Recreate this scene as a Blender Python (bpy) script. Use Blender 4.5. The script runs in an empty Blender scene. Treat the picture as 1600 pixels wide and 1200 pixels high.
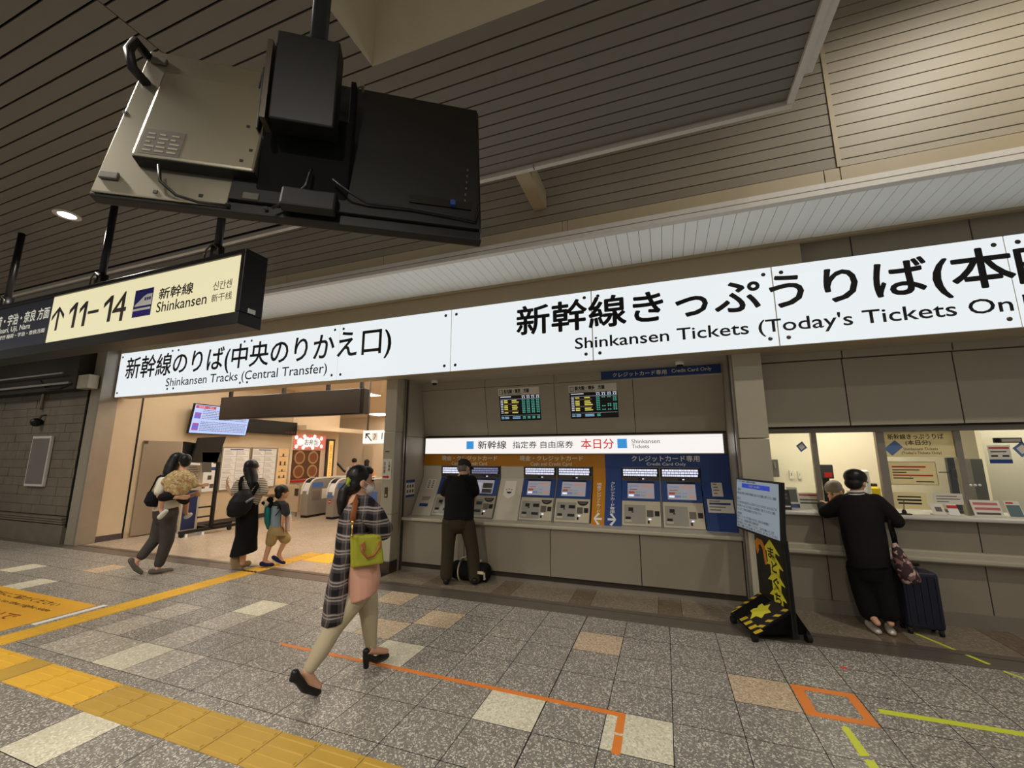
import bpy, math, random
from mathutils import Vector as V, Matrix
R_ = math.radians
random.seed(7)
C = bpy.context.scene.collection
SC = bpy.context.scene

# ------------------------------------------------------------------ camera
CAM_H = 1.64
F_PX = 645.77
PITCH, YAW = 0.172951, 0.3481
fw = V((-math.sin(YAW) * math.cos(PITCH), math.cos(YAW) * math.cos(PITCH), math.sin(PITCH)))
rt = V((math.cos(YAW), math.sin(YAW), 0))
up = rt.cross(fw)
cd = bpy.data.cameras.new('camera')
cam = bpy.data.objects.new('camera', cd)
C.objects.link(cam)
cd.sensor_width = 36
cd.lens = F_PX / 1600 * 36
cd.clip_start = 0.05
cam.matrix_world = Matrix(((rt.x, up.x, -fw.x, 0), (rt.y, up.y, -fw.y, 0), (rt.z, up.z, -fw.z, CAM_H), (0, 0, 0, 1)))
SC.camera = cam

# ------------------------------------------------------------------ exposure, world
vs = SC.view_settings
vs.view_transform = 'Standard'
vs.look = 'None'
vs.exposure = 0.0
vs.gamma = 1.0
vs.use_curve_mapping = False
w = bpy.data.worlds.new('world')
SC.world = w
w.use_nodes = True
w.node_tree.nodes['Background'].inputs[0].default_value = (1.0, 0.96, 0.88, 1)
w.node_tree.nodes['Background'].inputs[1].default_value = 0.235


def area(name, loc, size, power, col=(1, .9, .78), rot=(0, 0, 0), sy=None, parent=None):
    l = bpy.data.lights.new(name, 'AREA')
    l.energy = power
    l.color = col
    l.size = size
    if sy:
        l.shape = 'RECTANGLE'
        l.size_y = sy
    o = bpy.data.objects.new(name, l)
    C.objects.link(o)
    o.location = loc
    o.rotation_euler = rot
    if parent:
        o.parent = parent
        o.location = V(loc) - wloc(parent)
    return o


# ------------------------------------------------------------------ measuring helpers (points on real planes)
def ray(x, y):
    return rt * ((x - 800) / F_PX) + up * (-(y - 600) / F_PX) + fw


CP = V((0, 0, CAM_H))


def hit(x, y, p, n):
    r = ray(x, y)
    p, n = V(p), V(n)
    return CP + r * (n.dot(p - CP) / n.dot(r))


def on_y(x, y, Y): return hit(x, y, (0, Y, 0), (0, 1, 0))
def on_x(x, y, X): return hit(x, y, (X, 0, 0), (1, 0, 0))
def on_z(x, y, Z=0): return hit(x, y, (0, 0, Z), (0, 0, 1))


# ------------------------------------------------------------------ mesh builder
class MB:
    def __init__(s):
        s.v, s.f, s.m, s.cur = [], [], [], 0

    def add(s, vs_, fs_):
        b = len(s.v)
        s.v += [tuple(x) for x in vs_]
        for f in fs_:
            s.f.append(tuple(i + b for i in f))
            s.m.append(s.cur)
        return s

    def hexa(s, p):
        return s.add(p, [(0, 3, 2, 1), (4, 5, 6, 7), (0, 1, 5, 4), (1, 2, 6, 5), (2, 3, 7, 6), (3, 0, 4, 7)])

    def box(s, x0, x1, y0, y1, z0, z1):
        return s.hexa([(x0, y0, z0), (x1, y0, z0), (x1, y1, z0), (x0, y1, z0), (x0, y0, z1), (x1, y0, z1), (x1, y1, z1), (x0, y1, z1)])

    def fbox(s, fr, a0, a1, b0, b1, c0, c1):
        o, h, u, n = fr
        g = lambda a, b, c: o + h * a + u * b + n * c
        return s.hexa([g(a0, b0, c1), g(a1, b0, c1), g(a1, b0, c0), g(a0, b0, c0), g(a0, b1, c1), g(a1, b1, c1), g(a1, b1, c0), g(a0, b1, c0)])

    def prism(s, pts, d):
        """polygon (3D points) pushed by vector d"""
        n = len(pts)
        pts = [V(p) for p in pts]
        d = V(d)
        return s.add(pts + [p + d for p in pts], [tuple(range(n))[::-1], tuple(range(n, 2 * n))] + [(i, (i + 1) % n, n + (i + 1) % n, n + i) for i in range(n)])

    def quad(s, a, b, c, d):
        return s.add([a, b, c, d], [(0, 1, 2, 3)])

    def rings(s, rr, cap=True, closed=False):
        n = len(rr[0])
        b = []
        for r in rr:
            b += list(r)
        fs = []
        for i in range(len(rr) - 1 + (1 if closed else 0)):
            for j in range(n):
                k = (i + 1) % len(rr)
                fs.append((i * n + j, i * n + (j + 1) % n, k * n + (j + 1) % n, k * n + j))
        if cap and not closed:
            fs.append(tuple(range(n))[::-1])
            fs.append(tuple(range((len(rr) - 1) * n, len(rr) * n)))
        return s.add(b, fs)

    def tube(s, pts, r, n=12, cap=True, flat=1.0, ref=None):
        """tube along a path; r number or list; flat squeezes the second axis"""
        pts = [V(p) for p in pts]
        rs = r if isinstance(r, (list, tuple)) else [r] * len(pts)
        rr = []
        ref = V(ref) if ref else None
        side = None
        for i, p in enumerate(pts):
            t = (pts[min(i + 1, len(pts) - 1)] - pts[max(i - 1, 0)]).normalized()
            if side is None:
                a = ref or (V((0, 0, 1)) if abs(t.z) < .9 else V((0, 1, 0)))
                side = t.cross(a).normalized()
            else:
                side = (side - t * side.dot(t)).normalized()
            o = t.cross(side)
            rr.append([p + side * (rs[i] * math.cos(2 * math.pi * k / n)) + o * (rs[i] * flat * math.sin(2 * math.pi * k / n)) for k in range(n)])
        return s.rings(rr, cap)

    def capsule(s, pts, r, n=14, flat=1.0, ref=None):
        """tube with rounded ends"""
        pts = [V(p) for p in pts]
        rs = list(r) if isinstance(r, (list, tuple)) else [r] * len(pts)
        d0 = (pts[0] - pts[1]).normalized()
        d1 = (pts[-1] - pts[-2]).normalized()
        A, B = [], []
        for k in (80, 55, 28):
            a = R_(k)
            A.append((pts[0] + d0 * rs[0] * math.sin(a), rs[0] * math.cos(a)))
            B.append((pts[-1] + d1 * rs[-1] * math.sin(a), rs[-1] * math.cos(a)))
        P = [a[0] for a in A] + pts + [b[0] for b in B[::-1]]
        Q = [a[1] for a in A] + rs + [b[1] for b in B[::-1]]
        return s.tube(P, Q, n, True, flat, ref)

    def ell(s, c, r, M=None, n=16, m=10):
        c = V(c)
        r = r if isinstance(r, (list, tuple)) else (r, r, r)
        M = M or Matrix.Identity(3)
        rr = []
        for i in range(1, m):
            t = math.pi * i / m
            rr.append([c + M @ V((r[0] * math.sin(t) * math.cos(2 * math.pi * k / n), r[1] * math.sin(t) * math.sin(2 * math.pi * k / n), -r[2] * math.cos(t))) for k in range(n)])
        b = len(s.v)
        s.rings(rr, False)
        q = len(s.v)
        s.v += [tuple(c - M @ V((0, 0, r[2]))), tuple(c + M @ V((0, 0, r[2])))]
        for k in range(n):
            s.f.append((q, b + (k + 1) % n, b + k))
            s.m.append(s.cur)
            e = b + (m - 2) * n
            s.f.append((q + 1, e + k, e + (k + 1) % n))
            s.m.append(s.cur)
        return s

    def lathe(s, prof, c, ax=(0, 0, 1), n=24, closed=False):
        c, ax = V(c), V(ax).normalized()
        a = ax.orthogonal().normalized()
        b = ax.cross(a)
        return s.rings([[c + ax * z + a * (r * math.cos(2 * math.pi * k / n)) + b * (r * math.sin(2 * math.pi * k / n)) for k in range(n)] for r, z in prof], not closed, closed)

    def build(s, name, mat, parent=None, bevel=0, smooth=False, seg=2):
        o0 = wloc(parent) if parent else V((0, 0, 0))
        me = bpy.data.meshes.new(name)
        me.from_pydata([(x - o0.x, y - o0.y, z - o0.z) for x, y, z in s.v], [], s.f)
        ms = mat if isinstance(mat, (list, tuple)) else [mat]
        for q in ms:
            me.materials.append(q)
        if len(ms) > 1:
            for p, i in zip(me.polygons, s.m):
                p.material_index = i
        me.update()
        import bmesh
        bm = bmesh.new()
        bm.from_mesh(me)
        bmesh.ops.recalc_face_normals(bm, faces=bm.faces)
        bm.to_mesh(me)
        bm.free()
        if smooth:
            for p in me.polygons:
                p.use_smooth = True
        o = bpy.data.objects.new(name, me)
        C.objects.link(o)
        if parent:
            o.parent = parent
        if bevel:
            b = o.modifiers.new('bevel', 'BEVEL')
            b.width = bevel
            b.segments = seg
            b.limit_method = 'ANGLE'
            b.angle_limit = R_(40)
        return o

    def blob(s, name, mat, parent=None, vox=.009, it=4):
        """all shapes grown together into one continuous skin"""
        t = s.build(name, mat)
        m = t.modifiers.new('r', 'REMESH')
        m.mode = 'VOXEL'
        m.voxel_size = vox
        m.use_smooth_shade = True
        q = t.modifiers.new('s', 'SMOOTH')
        q.iterations = it
        q.factor = .5
        dg = bpy.context.evaluated_depsgraph_get()
        me = bpy.data.meshes.new_from_object(t.evaluated_get(dg))
        bpy.data.objects.remove(t)
        o = bpy.data.objects.new(name, me)
        C.objects.link(o)
        if parent:
            o.parent = parent
            me.transform(Matrix.Translation(-wloc(parent)))
        if not me.materials:
            me.materials.append(mat)
        for p in me.polygons:
            p.use_smooth = True
        return o


def wloc(o):
    l = V((0, 0, 0))
    while o:
        l += o.location
        o = o.parent
    return l


def tag(o, label, cat, group=None):
    o['label'] = label
    o['category'] = cat
    if group:
        o['group'] = group
    return o


def thing(name, loc, label, cat, group=None):
    o = bpy.data.objects.new(name, None)
    C.objects.link(o)
    o.location = loc
    o.empty_display_size = .1
    return tag(o, label, cat, group)


def struct(o):
    o['kind'] = 'structure'
    return o


def dup(root, dloc, label, group=None):
    r = root.copy()
    C.objects.link(r)
    r.location = root.location + V(dloc)
    r['label'] = label
    if group:
        r['group'] = group

    def rec(a, b):
        for ch in list(a.children):
            c = ch.copy()
            C.objects.link(c)
            c.parent = b
            rec(ch, c)
    rec(root, r)
    return r


X3, Y3, Z3 = V((1, 0, 0)), V((0, 1, 0)), V((0, 0, 1))


def text(parent, name, body, O, w, h, mat, bold=0.0, right=X3, upv=Z3, depth=.0012, lift=.002, vertical=False, space=1.0):
    """lettering whose ink box starts at O (bottom left), w wide, h high, standing proud of its surface"""
    c = bpy.data.curves.new('t', 'FONT')
    c.body = '\n'.join(body) if vertical else body
    c.size = 1
    c.space_character = space
    c.resolution_u = 3
    if vertical:
        c.align_x = 'CENTER'
    t = bpy.data.objects.new('t', c)
    C.objects.link(t)
    dg = bpy.context.evaluated_depsgraph_get()
    me = bpy.data.meshes.new_from_object(t.evaluated_get(dg))
    bpy.data.objects.remove(t)
    xs = [v.co.x for v in me.vertices]
    ys = [v.co.y for v in me.vertices]
    x0, y0 = min(xs), min(ys)
    sx, sy = w / (max(xs) - x0), h / (max(ys) - y0)
    n = right.cross(upv)
    o0 = wloc(parent) if parent else V((0, 0, 0))
    for v in me.vertices:
        v.co = V(O) + right * ((v.co.x - x0) * sx) + upv * ((v.co.y - y0) * sy) + n * lift - o0
    if bold:                        # heavier strokes: the outline laid again, shifted all round
        vv = [v.co.copy() for v in me.vertices]
        ff = [tuple(q.vertices) for q in me.polygons]
        k = bold * (w * .9 if vertical else h)
        V2, F2_ = [], []
        for i, (a, b) in enumerate(((0, 0), (1, 0), (-1, 0), (0, 1), (0, -1), (.7, .7), (-.7, .7), (.7, -.7), (-.7, -.7))):
            o_ = len(V2)
            V2 += [q + right * (a * k) + upv * (b * k) + n * (i * 4e-6) for q in vv]
            F2_ += [tuple(j + o_ for j in q) for q in ff]
        me = bpy.data.meshes.new(name)
        me.from_pydata(V2, [], F2_)
    me.materials.clear()
    me.materials.append(mat)
    me.name = name
    o = bpy.data.objects.new(name, me)
    C.objects.link(o)
    if parent:
        o.parent = parent
    if depth and not bold:
        s = o.modifiers.new('thick', 'SOLIDIFY')
        s.thickness = depth
        s.offset = 1
    return o


def textq(parent, name, body, x0, yb0, x1, yb1, h, Y, mat, bold=0.0, **k):
    """lettering on the plane y=Y from bottom-left pixel point to bottom-right pixel point"""
    a, b = on_y(x0, yb0, Y), on_y(x1, yb1, Y)
    return text(parent, name, body, (a.x, Y, (a.z + b.z) / 2), b.x - a.x, h, mat, bold, **k)


# ------------------------------------------------------------------ materials
def srgb(r, g, b):
    f = lambda c: (c / 255 / 12.92) if c <= 10 else ((c / 255 + .055) / 1.055) ** 2.4
    return (f(r), f(g), f(b), 1)


def mat(name, col, rough=.6, metal=0.0, vary=.08, scale=6.0, spec=.4, bump=0.0, bscale=80, alpha=None):
    m = bpy.data.materials.new(name)
    m.use_nodes = True
    nt = m.node_tree
    b = nt.nodes['Principled BSDF']
    b.inputs['Roughness'].default_value = rough
    b.inputs['Metallic'].default_value = metal
    b.inputs['Specular IOR Level'].default_value = spec
    tc = nt.nodes.new('ShaderNodeTexCoord')
    nz = nt.nodes.new('ShaderNodeTexNoise')
    nz.inputs['Scale'].default_value = scale
    nz.inputs['Detail'].default_value = 4
    nt.links.new(tc.outputs['Object'], nz.inputs['Vector'])
    mx = nt.nodes.new('ShaderNodeMix')
    mx.data_type = 'RGBA'
    c = col if len(col) == 4 else (*col, 1)
    mx.inputs[6].default_value = tuple(q * (1 - vary) for q in c[:3]) + (1,)
    mx.inputs[7].default_value = tuple(min(1, q * (1 + vary)) for q in c[:3]) + (1,)
    nt.links.new(nz.outputs['Fac'], mx.inputs[0])
    nt.links.new(mx.outputs[2], b.inputs['Base Color'])
    if bump:
        n2 = nt.nodes.new('ShaderNodeTexNoise')
        n2.inputs['Scale'].default_value = bscale
        nt.links.new(tc.outputs['Object'], n2.inputs['Vector'])
        bp = nt.nodes.new('ShaderNodeBump')
        bp.inputs['Strength'].default_value = bump
        bp.inputs['Distance'].default_value = .01
        nt.links.new(n2.outputs['Fac'], bp.inputs['Height'])
        nt.links.new(bp.outputs['Normal'], b.inputs['Normal'])
    return m


def emit(name, col, strength=1.0):
    m = bpy.data.materials.new(name)
    m.use_nodes = True
    nt = m.node_tree
    b = nt.nodes['Principled BSDF']
    b.inputs['Base Color'].default_value = (.02, .02, .02, 1)
    b.inputs['Roughness'].default_value = .3
    b.inputs['Emission Color'].default_value = col if len(col) == 4 else (*col, 1)
    b.inputs['Emission Strength'].default_value = strength
    return m


def glass(name, rough=.02, alpha=.12):
    m = bpy.data.materials.new(name)
    m.use_nodes = True
    nt = m.node_tree
    out = nt.nodes['Material Output']
    tr = nt.nodes.new('ShaderNodeBsdfTransparent')
    gl = nt.nodes.new('ShaderNodeBsdfGlossy')
    gl.inputs['Roughness'].default_value = rough
    tr.inputs[0].default_value = (.95, .97, .96, 1)
    mx = nt.nodes.new('ShaderNodeMixShader')
    mx.inputs[0].default_value = alpha
    nt.links.new(tr.outputs[0], mx.inputs[1])
    nt.links.new(gl.outputs[0], mx.inputs[2])
    nt.links.new(mx.outputs[0], out.inputs[0])
    return m


def papery(name, col):
    m = mat(name, col, .7, vary=.03)
    nt = m.node_tree
    b = nt.nodes['Principled BSDF']
    t = nt.nodes.new('ShaderNodeBsdfTranslucent')
    t.inputs[0].default_value = col
    x = nt.nodes.new('ShaderNodeMixShader')
    x.inputs[0].default_value = .5
    nt.links.new(b.outputs[0], x.inputs[1])
    nt.links.new(t.outputs[0], x.inputs[2])
    nt.links.new(x.outputs[0], nt.nodes['Material Output'].inputs[0])
    return m


def speckle(name, base, chip, dark, rough=.35, chipscale=70, amount=.36):
    """terrazzo: pale and dark chips in a grey ground"""
    m = bpy.data.materials.new(name)
    m.use_nodes = True
    nt = m.node_tree
    b = nt.nodes['Principled BSDF']
    b.inputs['Roughness'].default_value = rough
    b.inputs['Specular IOR Level'].default_value = .35
    tc = nt.nodes.new('ShaderNodeTexCoord')

    def noise(sc, det):
        z = nt.nodes.new('ShaderNodeTexNoise')
        z.inputs['Scale'].default_value = sc
        z.inputs['Detail'].default_value = det
        nt.links.new(tc.outputs['Object'], z.inputs['Vector'])
        return z

    def ramp(src, a, c):
        r = nt.nodes.new('ShaderNodeMapRange')
        r.inputs[1].default_value = a
        r.inputs[2].default_value = c
        nt.links.new(src, r.inputs[0])
        return r.outputs[0]

    def mix(fac, a, c):
        x = nt.nodes.new('ShaderNodeMix')
        x.data_type = 'RGBA'
        nt.links.new(fac, x.inputs[0])
        if isinstance(a, tuple):
            x.inputs[6].default_value = a
        else:
            nt.links.new(a, x.inputs[6])
        x.inputs[7].default_value = c
        return x.outputs[2]
    vo = nt.nodes.new('ShaderNodeTexVoronoi')
    vo.inputs['Scale'].default_value = chipscale
    nt.links.new(tc.outputs['Object'], vo.inputs['Vector'])
    sep = nt.nodes.new('ShaderNodeSeparateColor')
    nt.links.new(vo.outputs['Color'], sep.inputs[0])
    c0 = mix(ramp(noise(1.3, 4).outputs['Fac'], .3, .7), tuple(q * .88 for q in base[:3]) + (1,), tuple(q * 1.1 for q in base[:3]) + (1,))
    c1 = mix(ramp(sep.outputs[0], 1 - amount, 1 - amount + .05), c0, chip)
    c2 = mix(ramp(sep.outputs[1], .72, .75), c1, dark)
    nt.links.new(c2, b.inputs['Base Color'])
    return m


M = {}
M['wall'] = mat('warm grey enamel panel', srgb(172, 163, 145), .42, vary=.04)
M['wall_low'] = mat('darker enamel panel', srgb(140, 131, 115), .42, vary=.04)
M['slat_shaded'] = mat('dirty shaded slat', srgb(126, 117, 101), .55, vary=.14, scale=2)  # dirt, and the left end's weaker light put into the colour
M['wall_pillar'] = mat('pillar panel', srgb(178, 170, 150), .4, vary=.04)
M['joint'] = mat('dark joint', srgb(48, 40, 32), .8)
M['slat'] = mat('ceiling slat', srgb(112, 107, 99), .5, vary=.05)
M['slat_beige'] = mat('bulkhead slat', srgb(156, 146, 126), .5, vary=.06)
M['void'] = mat('ceiling void', srgb(14, 11, 9), .9)
M['white_slat'] = mat('white slat', srgb(246, 249, 248), .35, vary=.02)
M['white_trim'] = mat('white painted trim', srgb(205, 200, 192), .45, vary=.08, scale=20)
M['fascia'] = mat('beige fascia', srgb(165, 150, 122), .5, vary=.05)
M['coffer'] = mat('coffer lining', srgb(200, 190, 166), .6)
M['steel'] = mat('brushed steel', srgb(150, 142, 130), .34, .5, vary=.1)
M['dark_steel'] = mat('dark steel', srgb(84, 76, 66), .35, .5, vary=.1)
M['black'] = mat('black plastic', srgb(14, 13, 13), .45, vary=.1)
M['black_matt'] = mat('black matt', srgb(6, 6, 6), .85, spec=.2)
M['black_paint'] = mat('black paint', srgb(22, 20, 19), .35)
M['rubber'] = mat('black rubber', srgb(16, 15, 15), .7)
M['ink'] = mat('black ink', srgb(20, 18, 18), .5)
M['ink_brown'] = mat('grey ink', srgb(74, 64, 66), .5)
M['white'] = mat('white paint', srgb(232, 232, 228), .5, vary=.03)
M['paper'] = mat('paper', srgb(225, 218, 204), .7, vary=.03)
M['cream'] = papery('cream sheet', srgb(236, 226, 192))
M['sky_sticker'] = mat('pale blue sticker', srgb(96, 124, 172), .5)
M['tv_dark_grey'] = mat('dark grey casing', srgb(60, 58, 62), .5)
M['red'] = mat('red ink', srgb(190, 38, 34), .5)
M['blue'] = mat('blue enamel', srgb(38, 66, 128), .4, vary=.04)
M['yellow'] = mat('ochre enamel', srgb(190, 126, 22), .4, vary=.04)
M['machine'] = mat('machine beige', srgb(190, 180, 158), .4, vary=.03)
M['mach_grey'] = mat('machine grey', srgb(150, 146, 136), .4, vary=.05)
M['skin'] = mat('skin', srgb(206, 158, 128), .5, vary=.05, scale=14)
M['hair'] = mat('black hair', srgb(16, 12, 11), .42, vary=.3, scale=60)
M['grey_hair'] = mat('grey hair', srgb(108, 100, 90), .5, vary=.3, scale=60)
M['eye'] = mat('eye', srgb(30, 20, 16), .2)
M['lip'] = mat('lips', srgb(170, 90, 80), .5)
M['mask'] = mat('white face mask', srgb(232, 226, 222), .8)

# ================================================================== THE SETTING
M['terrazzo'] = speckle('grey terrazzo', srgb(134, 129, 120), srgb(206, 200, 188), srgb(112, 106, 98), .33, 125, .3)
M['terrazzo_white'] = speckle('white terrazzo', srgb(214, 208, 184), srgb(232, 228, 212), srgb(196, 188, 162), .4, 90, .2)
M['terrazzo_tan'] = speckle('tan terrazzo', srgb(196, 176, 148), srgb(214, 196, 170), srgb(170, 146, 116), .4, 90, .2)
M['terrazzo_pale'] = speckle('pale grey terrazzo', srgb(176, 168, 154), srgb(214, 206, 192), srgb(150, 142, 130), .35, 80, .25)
M['grout'] = mat('dark grout', srgb(24, 21, 19), .9)
M['tile_tan'] = speckle('bay tile', srgb(132, 120, 102), srgb(150, 138, 120), srgb(116, 104, 88), .35, 60, .2)
M['tile_brown'] = speckle('bay brown tile', srgb(114, 98, 80), srgb(130, 114, 96), srgb(100, 86, 70), .35, 60, .2)
M['tile_hall'] = speckle('concourse tile', srgb(192, 174, 152), srgb(206, 190, 170), srgb(178, 160, 138), .22, 60, .2)

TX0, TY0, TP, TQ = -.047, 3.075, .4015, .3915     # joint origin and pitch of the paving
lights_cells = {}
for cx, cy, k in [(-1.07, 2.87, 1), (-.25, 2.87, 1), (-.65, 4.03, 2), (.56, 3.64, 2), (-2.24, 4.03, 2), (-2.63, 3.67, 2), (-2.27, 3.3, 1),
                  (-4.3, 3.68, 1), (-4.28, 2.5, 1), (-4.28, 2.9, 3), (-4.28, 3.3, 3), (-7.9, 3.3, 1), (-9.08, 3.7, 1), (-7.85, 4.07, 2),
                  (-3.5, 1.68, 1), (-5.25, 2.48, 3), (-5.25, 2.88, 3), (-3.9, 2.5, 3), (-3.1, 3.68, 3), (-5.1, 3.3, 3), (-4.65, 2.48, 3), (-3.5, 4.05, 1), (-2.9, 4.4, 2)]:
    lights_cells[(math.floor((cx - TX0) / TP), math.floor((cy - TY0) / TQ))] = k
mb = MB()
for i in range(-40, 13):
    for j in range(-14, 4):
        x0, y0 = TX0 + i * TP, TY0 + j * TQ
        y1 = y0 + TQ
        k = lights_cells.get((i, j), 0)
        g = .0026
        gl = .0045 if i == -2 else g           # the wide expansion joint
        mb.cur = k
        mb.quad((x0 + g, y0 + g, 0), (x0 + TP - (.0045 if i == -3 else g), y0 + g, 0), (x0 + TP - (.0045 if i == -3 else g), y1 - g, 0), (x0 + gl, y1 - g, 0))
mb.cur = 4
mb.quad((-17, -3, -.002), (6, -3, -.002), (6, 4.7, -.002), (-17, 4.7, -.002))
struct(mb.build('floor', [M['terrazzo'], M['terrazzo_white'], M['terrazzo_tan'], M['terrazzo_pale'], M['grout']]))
# threshold rail in the floor
mb = MB()
mb.box(-17, 6, 4.64, 4.71, -.05, .003).box(-17, 6, 4.72, 4.86, -.05, .0).box(-17, 6, 4.87, 4.95, -.05, .004)
struct(mb.build('trim_1', mat('floor rail metal', srgb(118, 108, 98), .3, .45, vary=.1)))
mb = MB()
x = -3.76
k = 0
while x < 5:
    wd = (.72, .24)[k % 2]
    mb.cur = k % 2
    mb.quad((x + .002, 4.95, 0), (x + wd - .002, 4.95, 0), (x + wd - .002, 6, 0), (x + .002, 6, 0))
    x += wd
    k += 1
mb.cur = 2
mb.quad((-3.97, 4.95, -.002), (5, 4.95, -.002), (5, 6, -.002), (-3.97, 6, -.002))
struct(mb.build('floor', [M['tile_tan'], M['tile_brown'], M['grout']]))
mb = MB()
for i in range(-20, 0):
    for j in range(0, 24):
        x0, y0 = -3.97 + i * .6, 4.95 + j * .6
        if x0 > -14.5 and x0 < -3.9:
            mb.quad((x0 + .002, y0 + .002, 0), (x0 + .598, y0 + .002, 0), (x0 + .598, y0 + .598, 0), (x0 + .002, y0 + .598, 0))
mb.cur = 1
mb.quad((-17, 4.95, -.002), (-3.97, 4.95, -.002), (-3.97, 20, -.002), (-17, 20, -.002))
struct(mb.build('floor', [M['tile_hall'], M['tile_tan']]))

# ---- low slatted ceiling of the hall, with the coffer
ZC = 4.48
EX, EY = 1.10, 3.50
cox0, cox1, coy0, coy1 = -1.86, 1.0, -1.0, 2.10
mb = MB()
y = EY - .02
while y > -4:
    ya, yb = y - .103, y
    for a, b, off in ((-17, -3.203, -.04), (-3.195, EX, 0)):
        segs = [(a, b)]
        if off == 0 and yb > coy0 and ya < coy1 - .01:
            segs = [(a, cox0), (cox1, b)]
        for p, q in segs:
            mb.box(p, q, ya + off, yb + off, ZC, ZC + .015)
    y -= .116
struct(mb.build('ceiling', M['slat']))
mb = MB()
mb.box(-17, cox0 - .01, -4, EY, ZC + .05, ZC + .08).box(cox1 + .01, EX, -4, EY, ZC + .05, ZC + .08)
mb.box(cox0 - .01, cox1 + .01, coy1 + .01, EY, ZC + .05, ZC + .08).box(cox0 - .01, cox1 + .01, -4, coy0, ZC + .05, ZC + .08)
struct(mb.build('ceiling', M['void']))
i_ = .14
mb = MB()
lo = [V((cox0, coy0, ZC)), V((cox1, coy0, ZC)), V((cox1, coy1, ZC)), V((cox0, coy1, ZC))]
hi = [V((cox0 + i_, coy0 + i_, 5.3)), V((cox1 - i_, coy0 + i_, 5.3)), V((cox1 - i_, coy1 - i_, 5.3)), V((cox0 + i_, coy1 - i_, 5.3))]
for k in range(4):
    a, b, c, d = lo[k], lo[(k + 1) % 4], hi[(k + 1) % 4], hi[k]
    mb.quad(a, b, c, d)
mb.quad(*hi)
struct(mb.build('ceiling', M['coffer']))
# edge trims of the low ceiling: bright angle along the far edge and down the right edge
mb = MB()
x = -17
while x < EX + .05:
    x1 = min(x + 2.28, EX + .06)
    mb.box(x, x1 - .012, EY, EY + .05, ZC - .035, ZC + .02)
    x = x1
mb.box(-17, EX + .04, EY + .045, EY + .055, ZC - .03, ZC + .12)
struct(mb.build('trim_2', M['white_trim']))
struct(MB().box(EX, EX + .05, -4, EY + .05, ZC - .03, ZC + .1).box(EX + .05, EX + .11, 1.0, EY - .25, ZC - .01, ZC + .06).build('trim_3', M['white_trim']))
struct(MB().box(EX - .03, EX, -4, EY, ZC + .016, ZC + .05).box(-17, EX, EY - .02, EY, ZC + .016, ZC + .05).build('trim_4', M['void']))

# ---- bulkhead wall of horizontal slats above the ticket counters
BY = 4.2
zb_band = on_y(1407, 243, BY).z
zb_bot = on_y(1407, 265, BY).z
zs1 = on_y(1407, 275, BY).z
zs2 = on_y(1407, 284, BY).z
sx = on_y(1312, 265, BY).x
for a, b, off, k in ((-17, sx - .02, 0.0, 'slat_shaded'), (sx + .02, 6, -.035, 'slat_beige')):
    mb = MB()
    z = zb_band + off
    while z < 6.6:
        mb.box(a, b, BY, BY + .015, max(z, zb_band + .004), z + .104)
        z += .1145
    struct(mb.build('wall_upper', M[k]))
struct(MB().box(-17, 6, BY + .02, BY + .05, zb_band, 6.7).build('wall_upper', M['void']))
struct(MB().box(sx - .018, sx + .018, BY - .012, BY + .02, zb_band, 6.6).build('trim_5', M['fascia']))
mb = MB()
x = -17.0
for xe in [on_y(600, 400, BY).x, on_y(887, 352, BY).x, sx, 6]:
    while x < xe - .01:
        x1 = min(x + 2.4, xe)
        mb.box(x + .004, x1 - .004, BY - .004, BY + .03, zb_bot, zb_band - .004)
        x = x1
struct(mb.build('trim_6', M['fascia']))
struct(MB().box(-17, 6, BY - .015, BY + .03, zs1 + .006, zb_bot - .002).box(-17, 6, BY - .02, BY + .05, zs2, zs1 - .006).build('trim_7', M['white_trim']))
# bracket from the ceiling edge back to the bulkhead
a = on_y(805, 270, EY + .05).x
b = on_y(827, 264, EY + .05).x
struct(MB().box(a, b, EY + .05, BY, ZC - .035, ZC + .18).build('trim_8', M['fascia']))
# ---- white slatted soffit panel between bulkhead and sign
PZ0, PZ1 = zs2 + .005, 3.975
mb = MB()
x = -12.0
while x < 5:
    mb.hexa([(x, BY + .03, PZ0), (x + .112, BY + .03, PZ0), (x + .112, 5.0, PZ1), (x, 5.0, PZ1),
             (x, BY + .03, PZ0 + .012), (x + .112, BY + .03, PZ0 + .012), (x + .112, 5.0, PZ1 + .012), (x, 5.0, PZ1 + .012)])
    x += .1165
struct(mb.build('ceiling', M['white_slat']))
struct(MB().hexa([(-12, BY + .03, PZ0 + .03), (5, BY + .03, PZ0 + .03), (5, 5.05, PZ1 + .03), (-12, 5.05, PZ1 + .03),
                  (-12, BY + .03, PZ0 + .05), (5, BY + .03, PZ0 + .05), (5, 5.05, PZ1 + .05), (-12, 5.05, PZ1 + .05)]).build('ceiling', M['joint']))
# fascia over the sign
fx = on_y(1250, 385, 5.02).x
struct(MB().box(-17, fx, 5.02, 5.1, 2.86, PZ1 - .02).box(-12, fx + .12, 4.99, 5.04, PZ1 - .035, PZ1 + .005).build('wall_front', M['fascia']))
mb = MB()
mb.box(fx, 5, 5.0, 5.05, PZ1 - .03, PZ1 + .005)
struct(mb.build('trim_9', M['fascia']))
mb = MB()
xs = [fx - .2, on_y(1330, 385, 5.2).x, on_y(1516, 355, 5.2).x, 5]
for a, b in zip(xs, xs[1:]):
    mb.box(a + .006, b - .006, 5.2, 5.26, 2.86, PZ1 + .1)
struct(mb.build('wall_front', M['wall']))
struct(MB().box(fx - .2, 5, 5.25, 5.3, 2.86, PZ1 + .2).build('wall_front', M['joint']))

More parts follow.
